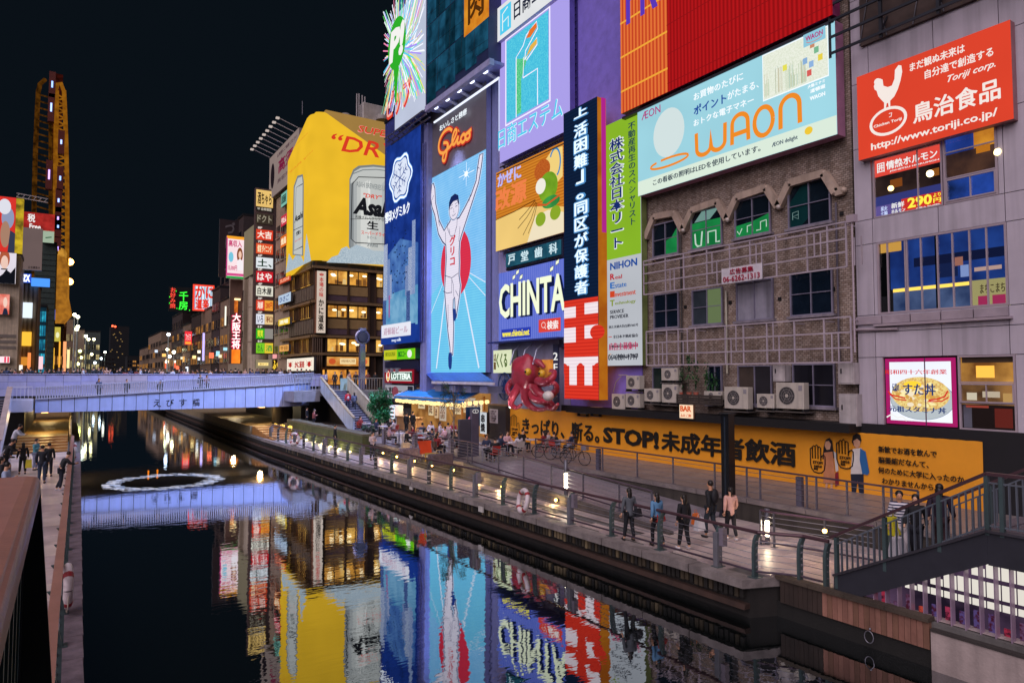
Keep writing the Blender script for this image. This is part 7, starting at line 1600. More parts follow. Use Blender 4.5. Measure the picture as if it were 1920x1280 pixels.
for k in range(14):y=yE-.06-.24*k;b=MB();b.box((-.2,y-.035,4.75),(-.155,y+.005,5.78),GRN if k else D('#3a3f46',.4,.4));b.build('bar',g)
b=MB();b.box((-.30,.5,4.7),(-.24,yE-.02,5.78),D('#101418',.4));b.build('backing_panel',g)
b=MB();q_=[at(1,yE-.05,*p)for p in((20,905),(75,905),(100,1330),(20,1330))];b.hexa([q_[3],q_[2],q_[2]+V((0,.05,0)),q_[3]+V((0,.05,0))],[q_[0],q_[1],q_[1]+V((0,.05,0)),q_[0]+V((0,.05,0))],D('#181c20',.4,.3));b.build('end_post',g)
b=MB();b.box((-.23,.5,4.95),(-.205,yE-.08,5.0),GRN);b.build('rail',g)
# ================================================================ AIR CONDITIONERS, BAR SIGN, BOXES on the brick building
ACM=D('#c4bdb2',.45,var=.12,strk=.25)
b=MB();b.box((F-.95,yF(1590,F-.9),4.30),(F-.02,yF(1062,F-.9),4.62),D('#101014',.6));tag(b.build('dark_canopy',loc=(F-.9,22,4.3)),'long black ledge between the yellow banner and the air conditioners','ledge')
def ac(px0,py0,px1,py1,label,fans=1,dep=.34,X=F-.75):
 f_=frW(X,px0,py0,py1,px1);t=thing('air_conditioner',label,'air conditioner',f_.p(0,0))
 b=MB();b.fb(f_,0,0,f_.W,f_.H,-dep,0,ACM);b.build('casing',t,bev=.015)
 r_=min(f_.W*.29,f_.H*.34/fans)
 for k in range(fans):
  cu,cv=f_.W*.40,f_.H*(k+.5)/fans;b=MB();b.nell(f_,cu/f_.W,cv/f_.H,r_/f_.W,r_/f_.H,.004,D('#3c3a3c',.5),20)
  for q in(1,.72,.45):b.nell(f_,cu/f_.W,cv/f_.H,r_*q/f_.W,r_*q/f_.H,.014,D('#8f8a88',.4),20,.018)
  for q in range(6):a_=q*pi/3;b.nline(f_,[(cu/f_.W,cv/f_.H),((cu+r_*cos(a_))/f_.W,(cv+r_*sin(a_))/f_.H)],.014,.017,D('#8f8a88',.4))
  b.nell(f_,cu/f_.W,cv/f_.H,r_*.2/f_.W,r_*.2/f_.H,.022,ACM,12);b.build('fan_grille',t)
 b=MB();b.fb(f_,f_.W*.82,f_.H*.7,f_.W*.95,f_.H*.9,0,.008,D('#8e8a90',.5));b.build('label_plate',t)
 b=MB();b.fb(f_,0,-.1,.06,0,-dep,.02,DARKW);b.fb(f_,f_.W-.06,-.1,f_.W,0,-dep,.02,DARKW);b.fb(f_,-.05,-.14,f_.W+.05,-.1,-dep-.3,.03,D('#5a5450',.6));b.build('foot',t)
ac(1147,738,1171,766,'white air conditioner at the far left bottom under the green sign');ac(1173,737,1199,763,'white air conditioner second from left under the green sign');ac(1174,704,1199,729,'white air conditioner on the upper shelf under the green sign')
ac(1208,728,1236,752,'small white air conditioner left of the tall double stack');ac(1240,690,1270,713,'white air conditioner on top of the stack beside the plants',X=F-.7);ac(1241,720,1270,754,'white air conditioner at the bottom of the stack beside the plants')
ac(1320,733,1353,748,'low air conditioner behind the planter rack');ac(1358,725,1402,765,'large white air conditioner right of the planter rack');ac(1419,738,1451,764,'smaller white air conditioner left of the biggest unit');ac(1455,717,1507,765,'biggest beige air conditioner on its bracket shelf right of centre')
ac(1083,762,1100,775,'half hidden air conditioner just above the banner, left one',X=F-.4);ac(1107,762,1124,775,'half hidden air conditioner just above the banner, right one',X=F-.4)
def cab(px0,py0,px1,py1,label):
 f_=frW(F-.5,px0,py0,py1,px1);t=thing('meter_cabinet',label,'cabinet',f_.p(0,0));b=MB();b.fb(f_,0,0,f_.W,f_.H,-.45,0,D('#b9b2b4',.5,strk=.35));b.build('cabinet_body',t,bev=.01)
 b=MB();b.fb(f_,.05,.05,f_.W-.05,f_.H-.05,0,.015,D('#c2bbbc',.5,strk=.35));o=b.build('door',t);b=MB();b.fb(f_,.12,f_.H*.5,.16,f_.H*.5+.18,.015,.04,DARKW);b.build('handle',o)
cab(1571,680,1601,720,'upper white meter cabinet at the right corner of the brick building');cab(1573,738,1606,797,'lower tall white meter cabinet at the right corner of the brick building');cab(1449,684,1471,715,'small grey box on the bottom window wall of the brick building')
B=Board('bar_sign','small glowing BAR sign hanging on the black ledge','sign',frW(F-1.1,1274,758,783,1299),E('#f0d0b0',1.15,'soft',True),D('#8a5a40',.5),.12);OB=E('#d8541c',1);B.text(OB,'BAR',.1,.5,.9,.92,off=.02);B.text(OB,'ふたご座',.1,.1,.9,.32);B.done()
# planter rack with climbing plants
t=thing('planter_rack','dark slatted planter rack with plants outside the brick building','planter',at(0,F-.6,1300,750));f_=frW(F-.9,1268,738,756,1352)
for k in range(4):b=MB();b.fb(f_,0,f_.H*k/4,f_.W,f_.H*k/4+.09,-.04,0,D('#3a332e',.7));b.build('slat',t)
for k in range(5):b=MB();b.fb(f_,f_.W*k/4-.03,0,f_.W*k/4+.03,f_.H,-.08,-.04,D('#3a332e',.7));b.build('post',t)
LF=[D('#23502c',.6),D('#2f6a34',.6),D('#1b3c26',.6),D('#3c7a3a',.6)]
def leaves(b,c,r_,n_,s_,mats,flat_=1.0):
 c=V(c)
 for i in range(n_):
  d=V((random.gauss(0,1),random.gauss(0,1),random.gauss(0,1)));d=d.normalized()*random.random()**.4
  p=c+V((d.x*r_[0],d.y*r_[1],d.z*r_[2]));a=V((random.uniform(-1,1),random.uniform(-1,1),random.uniform(-1,1))).normalized();q=a.cross(V((0,0,1))if abs(a.z)<.9 else V((1,0,0))).normalized();m=random.choice(mats)
  b.add([p-a*s_,p+q*s_*.4,p+a*s_,p-q*s_*.4],[(0,1,2,3)],m)
random.seed(8)
for px,h_ in((1276,1.3),(1292,1.9),(1305,1.6),(1326,1.4),(1340,.9)):
 p=at(0,F-.5,px,738);tt=thing('potted_plant',{1276:'leftmost thin climbing plant on the planter rack',1292:'tallest climbing plant on the planter rack',1305:'climbing plant in the middle of the planter rack',1326:'plant above the terracotta trough on the rack',1340:'short plant at the right end of the rack'}[px],'plant',p)
 b=MB();b.tube([p,p+V((0,.05,h_*.5)),p+V((0,-.05,h_))],.012,LF[2],4);b.build('stem',tt);b=MB();leaves(b,p+V((0,0,h_*.55)),(.14,.2,h_*.5),90,.09,LF);o=b.build('foliage',tt);o['kind']='stuff'
 b=MB();b.lathe(p+V((0,0,-.12)),[(.09,0),(.13,.2),(.10,.2)],D('#8a4432',.7),10);b.build('pot',tt)
for a,c in(((1160,703),(1195,712)),((1150,735),(1165,705)),((1200,706),(1210,735)),((1270,700),(1280,690)),((1330,680),(1326,740))):
 A_,B_=at(0,F-.25,*a),at(0,F-.25,*c);b=MB();b.tube([A_,(A_+B_)/2+V((0,.1,.12)),B_],.025,D('#a8a39a',.5),5);tag(b.build('refrigerant_hose',loc=A_),'pale refrigerant hose on the wall at the air conditioners beside '+{1160:'the upper shelf',1150:'the far left unit',1200:'the small left unit',1270:'the stacked pair',1330:'the planter rack'}[a[0]],'hose')
 # ================================================================ PEOPLE
def SKN_():return D(random.choice(['#d9a585','#c99272','#e0b294']),.5,var=.05)
HAIRM=D('#17120f',.45,var=.2);SKINS=[D('#dcab8c',.5,var=.05),D('#c99474',.5,var=.05)]
_sk=[]
def skin_part(name,root,V_,E_,R_,m,sub_=1):
 me=bpy.data.meshes.new(name);me.from_pydata([V(v)for v in V_],E_,[]);o=bpy.data.objects.new(name,me);COL.objects.link(o);o.parent=root;me.materials.append(m)
 md=o.modifiers.new('skin','SKIN');md.use_smooth_shade=True
 for i,r in enumerate(R_):me.skin_vertices[0].data[i].radius=(r,r)
 me.skin_vertices[0].data[0].use_root=True
 s2=o.modifiers.new('sub','SUBSURF');s2.levels=s2.render_levels=sub_
 _sk.append(o);return o
POSE={'stand':dict(),'walk':dict(kn=[(.05,-.07,.29),(-.05,.02,.28)],an=[(.05,-.06,.05),(-.05,.14,.07)],el=[(.125,.05,.65),(-.125,-.03,.65)],wr=[(.13,.03,.52),(-.13,-.13,.54)]),'phone':dict(el=[(.13,-.02,.65),(-.13,-.02,.65)],wr=[(.05,-.15,.70),(-.05,-.15,.70)],hd=-.03),'bag':dict(el=[(.13,.01,.65),(-.13,.01,.65)],wr=[(.15,-.01,.51),(-.14,-.02,.51)],kn=[(.06,-.03,.28),(-.05,.02,.28)],an=[(.07,-.06,.05),(-.06,.07,.06)]),'lean':dict(ch=(0,-.07,.73),nk=(0,-.11,.82),hd0=(0,-.15,.87),hd1=(0,-.17,.94),sh=[(.10,-.09,.79),(-.10,-.09,.79)],el=[(.12,-.19,.66),(-.12,-.19,.66)],wr=[(.05,-.30,.66),(-.05,-.30,.66)],an=[(.05,.09,.045),(-.06,.03,.045)]),'sit':dict(dz=-.25,kn=[(.07,-.25,.28),(-.07,-.25,.28)],an=[(.07,-.24,.045),(-.07,-.22,.045)],el=[(.13,-.04,.42),(-.13,-.04,.42)],wr=[(.09,-.20,.44),(-.09,-.20,.44)]),}
def person(label,pose='stand',top='#20242c',bot='#161a26',skin=0,hair='short',H=1.7,skirt=None,coat=False,shoe='#101014',pack=None,big=False,grp=None):
 P=POSE[pose];dz=P.get('dz',0);root=thing('person',label,'person',(0,0,0),grp);root.location=(0,0,0)
 S_=lambda p:V(p)*H;up_=lambda p:V((p[0],p[1],p[2]+dz))
 pel=up_((0,.0,.52));sp=up_((0,.005,.62));ch=up_(P.get('ch',(0,.0,.74)));nk=up_(P.get('nk',(0,.005,.825)));h0=up_(P.get('hd0',(0,-.005,.875)));h1=up_(P.get('hd1',(0,-.005+P.get('hd',0),.945)))
 sh=[up_(q)for q in P.get('sh',[(.098,0,.795),(-.098,0,.795)])]
 fix=(lambda q:V(q))if pose=='sit' else up_
 el=[fix(q)for q in P.get('el',[(.125,.015,.65),(-.125,.015,.65)])];wr=[fix(q)for q in P.get('wr',[(.13,-.03,.515),(-.13,-.03,.515)])]
 hp=[up_((.05,0,.50)),up_((-.05,0,.50))];kn=[V(q)for q in P.get('kn',[(.055,-.01,.28),(-.055,.0,.28)])];an=[V(q)for q in P.get('an',[(.06,.015,.045),(-.06,.02,.045)])]
 VV=[pel,sp,ch,nk,h0,h1];EE=[(0,1),(1,2),(2,3),(3,4),(4,5)];RR=[.058,.055,.06,.026,.043,.04]
 for s in(0,1):
  b0=len(VV);d=(wr[s]-el[s]).normalized();hd_=wr[s]+d*.035
  VV+=[sh[s],el[s],wr[s],hd_];EE+=[(2,b0),(b0,b0+1),(b0+1,b0+2),(b0+2,b0+3)];RR+=[.03,.022,.014,.018]
  b1=len(VV);VV+=[hp[s],kn[s],an[s],an[s]+V((0,-.075,-.025))];EE+=[(0,b1),(b1,b1+1),(b1+1,b1+2),(b1+2,b1+3)];RR+=[.045,.03,.02,.018]
 SKM=SKINS[skin];skin_part('body',root,[S_(v)for v in VV],EE,[r*H for r in RR],SKM,2 if big else 1)
 for s in(0,1):
  if not big:break
  d=(wr[s]-el[s]).normalized();k0=wr[s]+d*.045;sd=d.cross(V((0,1,.2))).normalized();b=MB()
  for j in range(4):
   a=k0+sd*(.010*(j-1.5));L_=[.030,.036,.034,.026][j];b.tube([S_(a),S_(a+d*L_*.6+V((0,-.004,0))),S_(a+d*L_+V((0,-.014,0)))],[.0055*H,.005*H,.004*H],SKM,5)
  a=wr[s]+d*.02+sd*.018;b.tube([S_(a),S_(a+sd*.012+d*.018),S_(a+sd*.012+d*.032+V((0,-.01,0)))],[.007*H,.006*H,.0045*H],SKM,5);o=b.build('fingers');o.parent=root
 TM=D(top,.8,var=.2,sc_=6,bump=.1)if not isinstance(top,bpy.types.Material)else top;BM_=D(bot,.8,var=.2,sc_=6,bump=.1)
 hem=pel+V((0,0,-.03 if not coat else-.08))
 tv=[sp,ch,hem,nk+V((0,0,-.02))];te=[(0,1),(0,2),(1,3)];tr=[.078,.075,.085 if not coat else.10,.038]
 for s in(0,1):b0=len(tv);tv+=[sh[s],el[s],el[s].lerp(wr[s],.92)];te+=[(1,b0),(b0,b0+1),(b0+1,b0+2)];tr+=[.042,.034,.027]
 skin_part('jacket' if coat else 'shirt',root,[S_(v)for v in tv],te,[r*H for r in tr],TM)
 tv=[pel];te=[];tr=[.074]
 for s in(0,1):b0=len(tv);tv+=[hp[s],kn[s],an[s]+V((0,0,.02))];te+=[(0,b0),(b0,b0+1),(b0+1,b0+2)];tr+=[.058,.042,.034]
 skin_part('trousers',root,[S_(v)for v in tv],te,[r*H for r in tr],BM_)
 if skirt:b=MB();z0=.52+dz;b.lathe((0,0,0),[(.085*H,(z0+.03)*H),(.10*H,(z0-.08)*H),(.13*H,(z0-.22)*H)],D(skirt,.8),14);o=b.build('skirt');o.parent=root
 for s in(0,1):
  a=an[s];b=MB();b.ball(S_(a+V((0,-.035,-.022))),(.028*H,.075*H,.026*H),D(shoe,.5),8,6);o=b.build('shoe');o.parent=root
 b=MB();hc=S_(h0.lerp(h1,.65))+V((0,.010*H,.012*H));b.ball(hc,(.050*H,.053*H,.054*H),HAIRM,10,8)
 if hair=='long':b.ball(hc+V((0,.030*H,-.07*H)),(.048*H,.032*H,.085*H),HAIRM,8,7)
 if hair=='tail':b.ball(hc+V((0,.055*H,-.06*H)),(.016*H,.018*H,.07*H),HAIRM,6,6)
 o=b.build('hair');o.parent=root
 f_=S_(h0.lerp(h1,.45))+V((0,-.040*H,0));b=MB();b.ball(f_+V((0,.004,0)),(.032*H,.014*H,.042*H),SKM,8,7);b.ball(f_+V((0,-.012*H,-.004*H)),(.006*H,.009*H,.011*H),SKM,6,5);o=b.build('face');o.parent=root
 b=MB();[b.ball(f_+V((sx*.014*H,-.0115*H,.012*H)),.0042*H,DARK,5,4)for sx in(-1,1)];o=b.build('eyes');o.parent=root
 if pack:b=MB();c=S_(ch+V((0,.085,-.02)));b.ball(c,(.09*H,.06*H,.13*H),D(pack,.7),10,8);o=b.build('backpack');o.parent=root
 return root
def put(p,loc,face):
 p.location=V(loc);p.rotation_euler=(0,0,radians(face));return p
def dup(src,loc,face,label,grp=None,sc_=1.0):
 c=copy_tree(src,None,V(loc),radians(face),label);c.scale=(sc_,)*3
 if grp:c['group']=grp
 elif 'group' in c.keys():del c['group']
 return c
STR=None
def stripes():
 m=bpy.data.materials.new('striped_cloth');m.use_nodes=True;nt=m.node_tree;b=nt.nodes['Principled BSDF'];tc=N(nt,'ShaderNodeTexCoord');sx=N(nt,'ShaderNodeSeparateXYZ');nt.links.new(tc.outputs['Object'],sx.inputs[0])
 a=N(nt,'ShaderNodeMath',operation='MULTIPLY');a.inputs[1].default_value=95;s=N(nt,'ShaderNodeMath',operation='SINE');g_=N(nt,'ShaderNodeMath',operation='GREATER_THAN');g_.inputs[1].default_value=.1
 nt.links.new(sx.outputs['Z'],a.inputs[0]);nt.links.new(a.outputs[0],s.inputs[0]);nt.links.new(s.outputs[0],g_.inputs[0]);mx=N(nt,'ShaderNodeMix',data_type='RGBA');mx.inputs[6].default_value=C('#d8d4dc');mx.inputs[7].default_value=C('#20284a')
 nt.links.new(g_.outputs[0],mx.inputs[0]);nt.links.new(mx.outputs[2],b.inputs['Base Color']);b.inputs['Roughness'].default_value=.8;return m
W_=lambda px,py,z=1.4:at(2,z,px,py)
put(person('woman in grey jacket with long hair and shoulder bag, leftmost of the walking group','bag','#5a5f66','#12141c',0,'long',1.62,coat=True,big=True),W_(1180,1014,1.405),165)
put(person('woman in pale blue top with a red scarf round her waist, second in the group','walk','#5f8fb8','#14141c',0,'long',1.6,big=True),W_(1232,1024,1.405),170)
put(person('woman in long black coat and white shoes in the middle of the group','bag','#121319','#12131a',0,'long',1.6,coat=True,shoe='#d8d4d8',big=True),W_(1283,1030,1.405),175)
put(person('man in dark jacket with a black backpack beside the pink coated woman','walk','#171a20','#26303c',1,'short',1.78,pack='#14161e',coat=True,big=True),W_(1333,1008,1.405),190)
put(person('woman in pale pink coat with ponytail, white shoes and a cross bag','walk','#d8a89a','#14141c',0,'tail',1.62,coat=True,shoe='#e0dce0',big=True),W_(1371,1012,1.405),150)
def bag(p,m,s_,label,nm='carrier_bag'):
 p=V(p);b=MB();x,y,z=s_;b.hexa([p+V((-x,-y,-z)),p+V((x,-y,-z)),p+V((x,y,-z)),p+V((-x,y,-z))],[p+V((-x*.8,-y*.5,z)),p+V((x*.8,-y*.5,z)),p+V((x*.8,y*.5,z)),p+V((-x*.8,y*.5,z))],D(m,.6))
 b.tube([p+V((-x*.5,0,z)),p+V((-x*.3,0,z*1.6)),p+V((x*.3,0,z*1.6)),p+V((x*.5,0,z))],.008,D(m,.6),4);return tag(b.build(nm,loc=p,bev=.01),label,'bag')
q=W_(1312,1022);bag(q+V((0,0,.62)),'#d8d8de',(.16,.1,.18),'white carrier bag held between the black coat and the backpack man');bag(q+V((.12,.25,.72)),'#e0702a',(.12,.08,.16),'orange and white carrier bag held by the backpack man');bag(W_(1196,1014)+V((.02,.0,.85)),'#20222a',(.12,.07,.12),'dark shoulder bag of the leftmost walking woman')
bag(W_(1350,1010)+V((.0,-.1,.8)),'#1c1e2c',(.09,.06,.12),'dark navy cross bag of the pink coated woman');bag(W_(1236,1024)+V((0,-.0,.86)),'#b02a20',(.17,.13,.12),'red cloth bag at the waist of the second woman')
put(person('person in white shirt and dark trousers walking toward the camera below the cafe','phone','#c9b8bc','#2a2c3a',0,'short',1.68),W_(698,862,1.405),10)
put(person('man in striped shirt descending behind the near stair railing','walk',stripes(),'#c8c0c4',1,'short',1.7,big=True),(16.2,at(0,16.2,1686,930).y,at(0,16.2,1686,918).z-1.68),-60)
put(person('woman with dark bob and black top beside the striped shirt man','walk','#15161c','#1a1c28',0,'long',1.58),(16.3,at(0,16.3,1716,930).y,at(0,16.3,1716,925).z-1.56),-70)
put(person('person in dark hooded purple jacket climbing the near stair','walk','#2a1c30','#3a2028',0,'long',1.66,coat=True),(16.0,at(0,16.0,1762,930).y,at(0,16.0,1762,905).z-1.64),100)
bag((16.0,at(0,16.0,1672,980).y,at(0,16,1672,985).z),'#c8c020',(.14,.14,.2),'yellow bag carried by the striped shirt man');bag((15.8,at(0,15.8,1682,1010).y,at(0,15.8,1682,1025).z),'#d8d4dc',(.16,.16,.22),'white paper bag below the yellow bag on the stair')
# left bank people
put(person('man in dark sweater leaning on the left railing looking at the canal','lean','#22262c','#1a2030',0,'short',1.7,shoe='#c8c4cc',big=True),(lqx(35.7)-.72,35.6,1.405),100)
put(person('tall man in dark navy suit jacket at the centre of the left walk group','stand','#141a26','#2c3a52',1,'short',1.8,coat=True),W_(78,906),170)
put(person('man in black jacket standing right of the tall suited man','stand','#101216','#12141a',1,'short',1.68,coat=True),W_(91,893),170)
put(person('man in turquoise shirt standing behind the suited pair','phone','#5a9aa8','#8a92b0',0,'short',1.68),W_(66,881),60)
put(person('woman in black with long hair holding a yellow bag by the steps','bag','#121218','#14141a',0,'long',1.62,coat=True),W_(42,889),190);bag(W_(49,889)+V((.1,-.2,.55)),'#d8c83a',(.14,.1,.2),'yellow shopping bag held by the woman in black')
put(person('man in white shirt bending over the landing railing at the left','lean','#c4c8d8','#20242e',1,'short',1.7),(at(1,42,26,800).x,42,at(1,42,26,797).z-1.6),80)
put(person('person in pale blue shirt looking at a phone at the lower left edge','phone','#a8b8d8','#20242e',0,'short',1.7),(at(1,27,12,870).x,27,at(1,27,12,866).z-1.66),80)
put(person('dark haired person half cut by the left picture edge','stand','#1a1c24','#16181e',0,'long',1.6),(at(1,30,3,860).x,30,at(1,30,3,855).z-1.58),100)
put(person('person in black at the rail behind the bending man at left','lean','#15161c','#16181e',1,'short',1.65),(at(1,39,12,830).x,39,at(1,39,12,825).z-1.56),80)
pf=thing('viewing_platform','pale railed platform at the left edge where people lean','platform',(-3,38,1.4))
b=MB();b.box((-6.5,31,1.38),(-2.35,44,1.75),CONC);b.build('platform_base',pf)
for y in[31+.9*k for k in range(15)]:b=MB();b.box((-2.42,y-.025,1.75),(-2.36,y+.025,2.85),WL);b.build('post',pf)
b=MB();b.tube([(-2.39,31,2.87),(-2.39,43.6,2.87)],.035,WL,6);b.build('handrail',pf)
for h in(.3,.55,.8):b=MB();b.tube([(-2.39,31,1.75+h),(-2.39,43.6,1.75+h)],.014,WL,4);b.build('rail',pf)
# on the bridge stair
r1=put(person('man in red jersey with a white print walking down the bridge stair','walk','#c01c34','#161c34',1,'short',1.72),(0,0,0),0)
q=at(1,53.2,652,772);r1.location=q;b=MB();b.ball((0,.14,1.15),(.1,.02,.13),D('#e0d4dc',.6),8,6);o=b.build('jersey_print');o.parent=r1;o['kind']='thing';r1.rotation_euler=(0,0,radians(170));del o['kind']
put(person('woman in grey jacket beside the red jersey on the bridge stair','walk','#5a6480','#1c2030',0,'long',1.6),at(1,53.2,664,772),170)
protos=[('stand','#16181e','#14161c','short'),('stand','#c8c4cc','#1c2030','short'),('phone','#8a4a48','#181a24','long'),('stand','#3a4260','#20242e','long'),('stand','#c49a8a','#16181e','long'),('stand','#2c3038','#2a3040','short')]
CR=[person('person in the bridge crowd',p_,t_,b_,i%2,h_,1.68,grp='crowd on the bridge')for i,(p_,t_,b_,h_)in enumerate(protos)]
sits=[('#1a1c22','short'),('#d0c8d0','long'),('#8a2830','long'),('#2c3450','short'),('#d0a8b0','short')]
ST=[person('seated guest in the riverside cafe','sit',t_,'#20242e',i%2,h_,1.68,grp='guests seated at the riverside cafe')for i,(t_,h_)in enumerate(sits)]
bpy.context.view_layer.update();dg=bpy.context.evaluated_depsgraph_get()
baked=[(o,bpy.data.meshes.new_from_object(o.evaluated_get(dg)))for o in _sk]
for o,me in baked:o.modifiers.clear();me.name=o.name;o.data=me
random.seed(12);CLN=['in black','in white','in a rust red top','in slate blue','in a pale peach top','in dark grey']
used=set()
def crowd(loc,k,face,label,grp='crowd on the bridge',s_=1.0):
 src=CR[k]
 if k not in used:used.add(k);src.location=loc;src.rotation_euler=(0,0,radians(face));src['label']=label;src['group']=grp;src.scale=(s_,)*3;return src
 return dup(src,loc,face,label,grp,s_)
for i in range(66):
 px=4+i*8.9+random.uniform(-3,3);k=random.choice([0,0,1,2,3,4,5,0,5]);Y=random.uniform(66.8,69.5);p=at(1,Y,px,696);crowd((p.x,Y,5.3),k,random.uniform(0,360),'person %s among the heads showing over the bridge parapet'%CLN[k],s_=random.uniform(.92,1.06))
for px,py,k,lb in((186,706,3,'person in slate blue bending at the far left of the ramp'),(238,707,0,'dark figure on the ramp above the slats, second from left'),(301,709,5,'low dark head above the slats at the middle of the ramp'),(376,698,0,'left one of two dark haired people on the ramp'),(388,699,2,'right one of two dark haired people on the ramp')):
 p=at(1,61.6,px,py+3);crowd((p.x,61.6,p.z-1.66),k,20,lb)
for px,py,k,lb in((628,702,0,'person in black at the head of the bridge stair'),(640,706,5,'person in dark grey waiting left of the white menu board'),(655,704,4,'peach dressed person right of the menu board'),(612,700,1,'person in white at the corner of the bridge rail'),(667,703,0,'dark person under the menu banner'),(690,702,2,'rust red dressed person near the steel clock column'),(676,702,3,'slate blue dressed person behind the landing rail'),(704,703,5,'dark grey dressed person at the right end of the landing rail')):
 p=at(1,61.5+(k%3),px,py);crowd((p.x,p.y,5.02),k,random.uniform(-40,60),lb)
for px,py,z,k,lb in((575,800,2.05,0,'dark person walking in the shade below the bridge stair, left'),(588,806,2.05,2,'rust red dressed person in the shade below the bridge stair'),(628,842,1.41,0,'black clothed person standing against the glowing planting wall')):
 crowd(W_(px,py,z),k,60,lb,'people near the foot of the bridge stair')
for px,py,lb in((762,815,'dark shirted waiter on the left inside the food stall'),(774,812,'dark shirted waiter on the right inside the food stall')):
 p=at(2,2.1,px,py);crowd((p.x,p.y,2.11),0,120,lb,'waiters at the food stall',.97)
p=at(1,57.2,645,745);f_=frS(57.2,638,709,735,652);b=MB();b.fb(f_,0,0,f_.W,f_.H,-.05,0,D('#a8c4bc',.5));b.box((f_.p(0,0).x,57.22,5.02),(f_.p(f_.W,0).x,57.3,f_.O.z),D('#3a3a44',.5));tag(b.build('menu_board',loc=f_.p(0,0)),'pale green leaning menu board at the head of the bridge stair','board')
# ================================================================ CAFE FURNITURE
MET=D('#9a98a8',.35,.6)
def mk_table():
 t=thing('cafe_table','white topped cafe table','table');b=MB();b.box((-.38,-.38,.70),(.38,.38,.73),D('#c8c4d0',.4));o=b.build('table_top');o.parent=t
 for sx in(-1,1):
  for sy in(-1,1):b=MB();b.box((sx*.33-.015,sy*.33-.015,0),(sx*.33+.015,sy*.33+.015,.70),MET);o=b.build('leg');o.parent=t
 return t
def mk_chair(col):
 t=thing('cafe_chair','cafe chair','chair');m=D(col,.6);b=MB();b.box((-.21,-.21,.42),(.21,.21,.46),m);o=b.build('seat');o.parent=t
 b=MB();b.hexa([(-.2,.19,.52),(.2,.19,.52),(.2,.22,.52),(-.2,.22,.52)],[(-.2,.24,.84),(.2,.24,.84),(.2,.27,.84),(-.2,.27,.84)],m);o=b.build('backrest');o.parent=t
 for sx in(-1,1):
  for sy in(-1,1):b=MB();b.bar((sx*.19,sy*.19,0),(sx*.19,sy*.19,.42 if sy<0 else.84),.02,.02,MET);o=b.build('leg');o.parent=t
 return t
TBL=mk_table();CHS=[mk_chair('#b8b0ac'),mk_chair('#a82c20'),mk_chair('#4a3a34')]
fst={'t':True,0:True,1:True,2:True};sused=set();random.seed(31);cn=['pale','red','dark brown'];stn=['black','white','red','navy','pink']
def place(kind,src,loc,face,label,grp):
 if fst[kind]:fst[kind]=False;src.location=loc;src.rotation_euler=(0,0,radians(face));src['label']=label;src['group']=grp;return
 dup(src,loc,face,label,grp)
def seat(k,loc,face,label):
 g_='guests seated at the riverside cafe'
 if k not in sused:sused.add(k);s_=ST[k];s_.location=loc;s_.rotation_euler=(0,0,radians(face));s_['label']=label;return
 dup(ST[k],loc,face,label,g_)
tabs=[(690,800,'near the green tree'),(722,806,'behind the left end of the terrace rail'),(752,822,'left of the red chair'),(786,832,'next to the red chair'),(815,828,'behind the red chair'),(838,842,'beside the thin tree'),(800,815,'just before the food stall'),(845,815,'before the stall posters'),(920,852,'right of the information pillar'),(962,842,'beside the dark menu wall'),(1000,836,'under the banner hand print'),(1050,838,'under the large banner characters')]
for i,(px,py,wh)in enumerate(tabs):
 p=W_(px,py+12,2.11);place('t',TBL,(p.x,p.y,2.107),i*17,'white topped cafe table '+wh,'cafe tables on the terrace')
 for j,a_ in enumerate((20,200,110)if i%2 else(30,210)):
  an_=radians(a_+i*17);c=V((p.x+.72*sin(an_),p.y-.72*cos(an_),2.107));ci=1 if(i+j)%4==1 else(2 if(i*j)%3==2 else 0)
  f_=a_+i*17+180
  place(ci,CHS[ci],c,f_,'%s chair, %s side of the table %s'%(cn[ci],['canal','building','stair'][j],wh),'cafe chairs on the terrace')
  k=(i+2*j)%5;seat(k,V((c.x,c.y,2.107))+V((0,0,.02)),f_,'guest in %s, %s side of table %s'%(stn[k],['canal','building','stair'][j],wh))
p=W_(798,862,2.11);t=thing('red_deck_chair','vermilion cloth folding chair at the terrace rail','chair',p)
b=MB();b.hexa([p+V((-.35,0,.35)),p+V((.35,-.0,.35)),p+V((.3,.05,.30)),p+V((-.3,.05,.30))],[p+V((-.38,.15,.95)),p+V((.38,.15,.95)),p+V((.38,.19,.95)),p+V((-.38,.19,.95))],D('#e04a1c',.6));b.build('cloth',t)
for sx in(-1,1):b=MB();b.bar(p+V((sx*.36,-.2,0)),p+V((sx*.36,.2,.98)),.03,.03,MET);b.bar(p+V((sx*.36,.25,0)),p+V((sx*.36,-.1,.6)),.03,.03,MET);b.build('leg',t)
for px,py,lb,m in((770,858,'woven basket box left of the red chair','#8a7a84'),(826,870,'woven basket box right of the red chair','#6a5a60')):
 p=W_(px,py,2.11);t=thing('basket',lb,'basket',p);b=MB();b.box(p+V((-.55,-.25,0)),p+V((.55,.25,.5)),D(m,.8,var=.5,sc_=8,bump=.8));b.build('basket_body',t,bev=.02);b=MB();b.tube([p+V((-.3,0,.5)),p+V((-.2,0,.68)),p+V((.05,0,.68)),p+V((.15,0,.5))],.02,D('#c8b090',.6),5);b.build('handle',t)
p=W_(805,866,2.11);b=MB();b.box(p+V((-.1,-.3,.36)),p+V((.5,.3,.42)),D('#b8963a',.6));[b.box(p+V((x,y,0)),p+V((x+.05,y+.05,.36)),D('#b8963a',.6))for x in(-.1,.45)for y in(-.3,.25)];tag(b.build('stool',loc=p),'low yellow wooden stool beside the red chair','stool')
p=W_(760,850,2.11);bag(p+V((0,0,.3)),'#c8b49a',(.25,.15,.3),'large beige paper bag standing at the terrace rail')
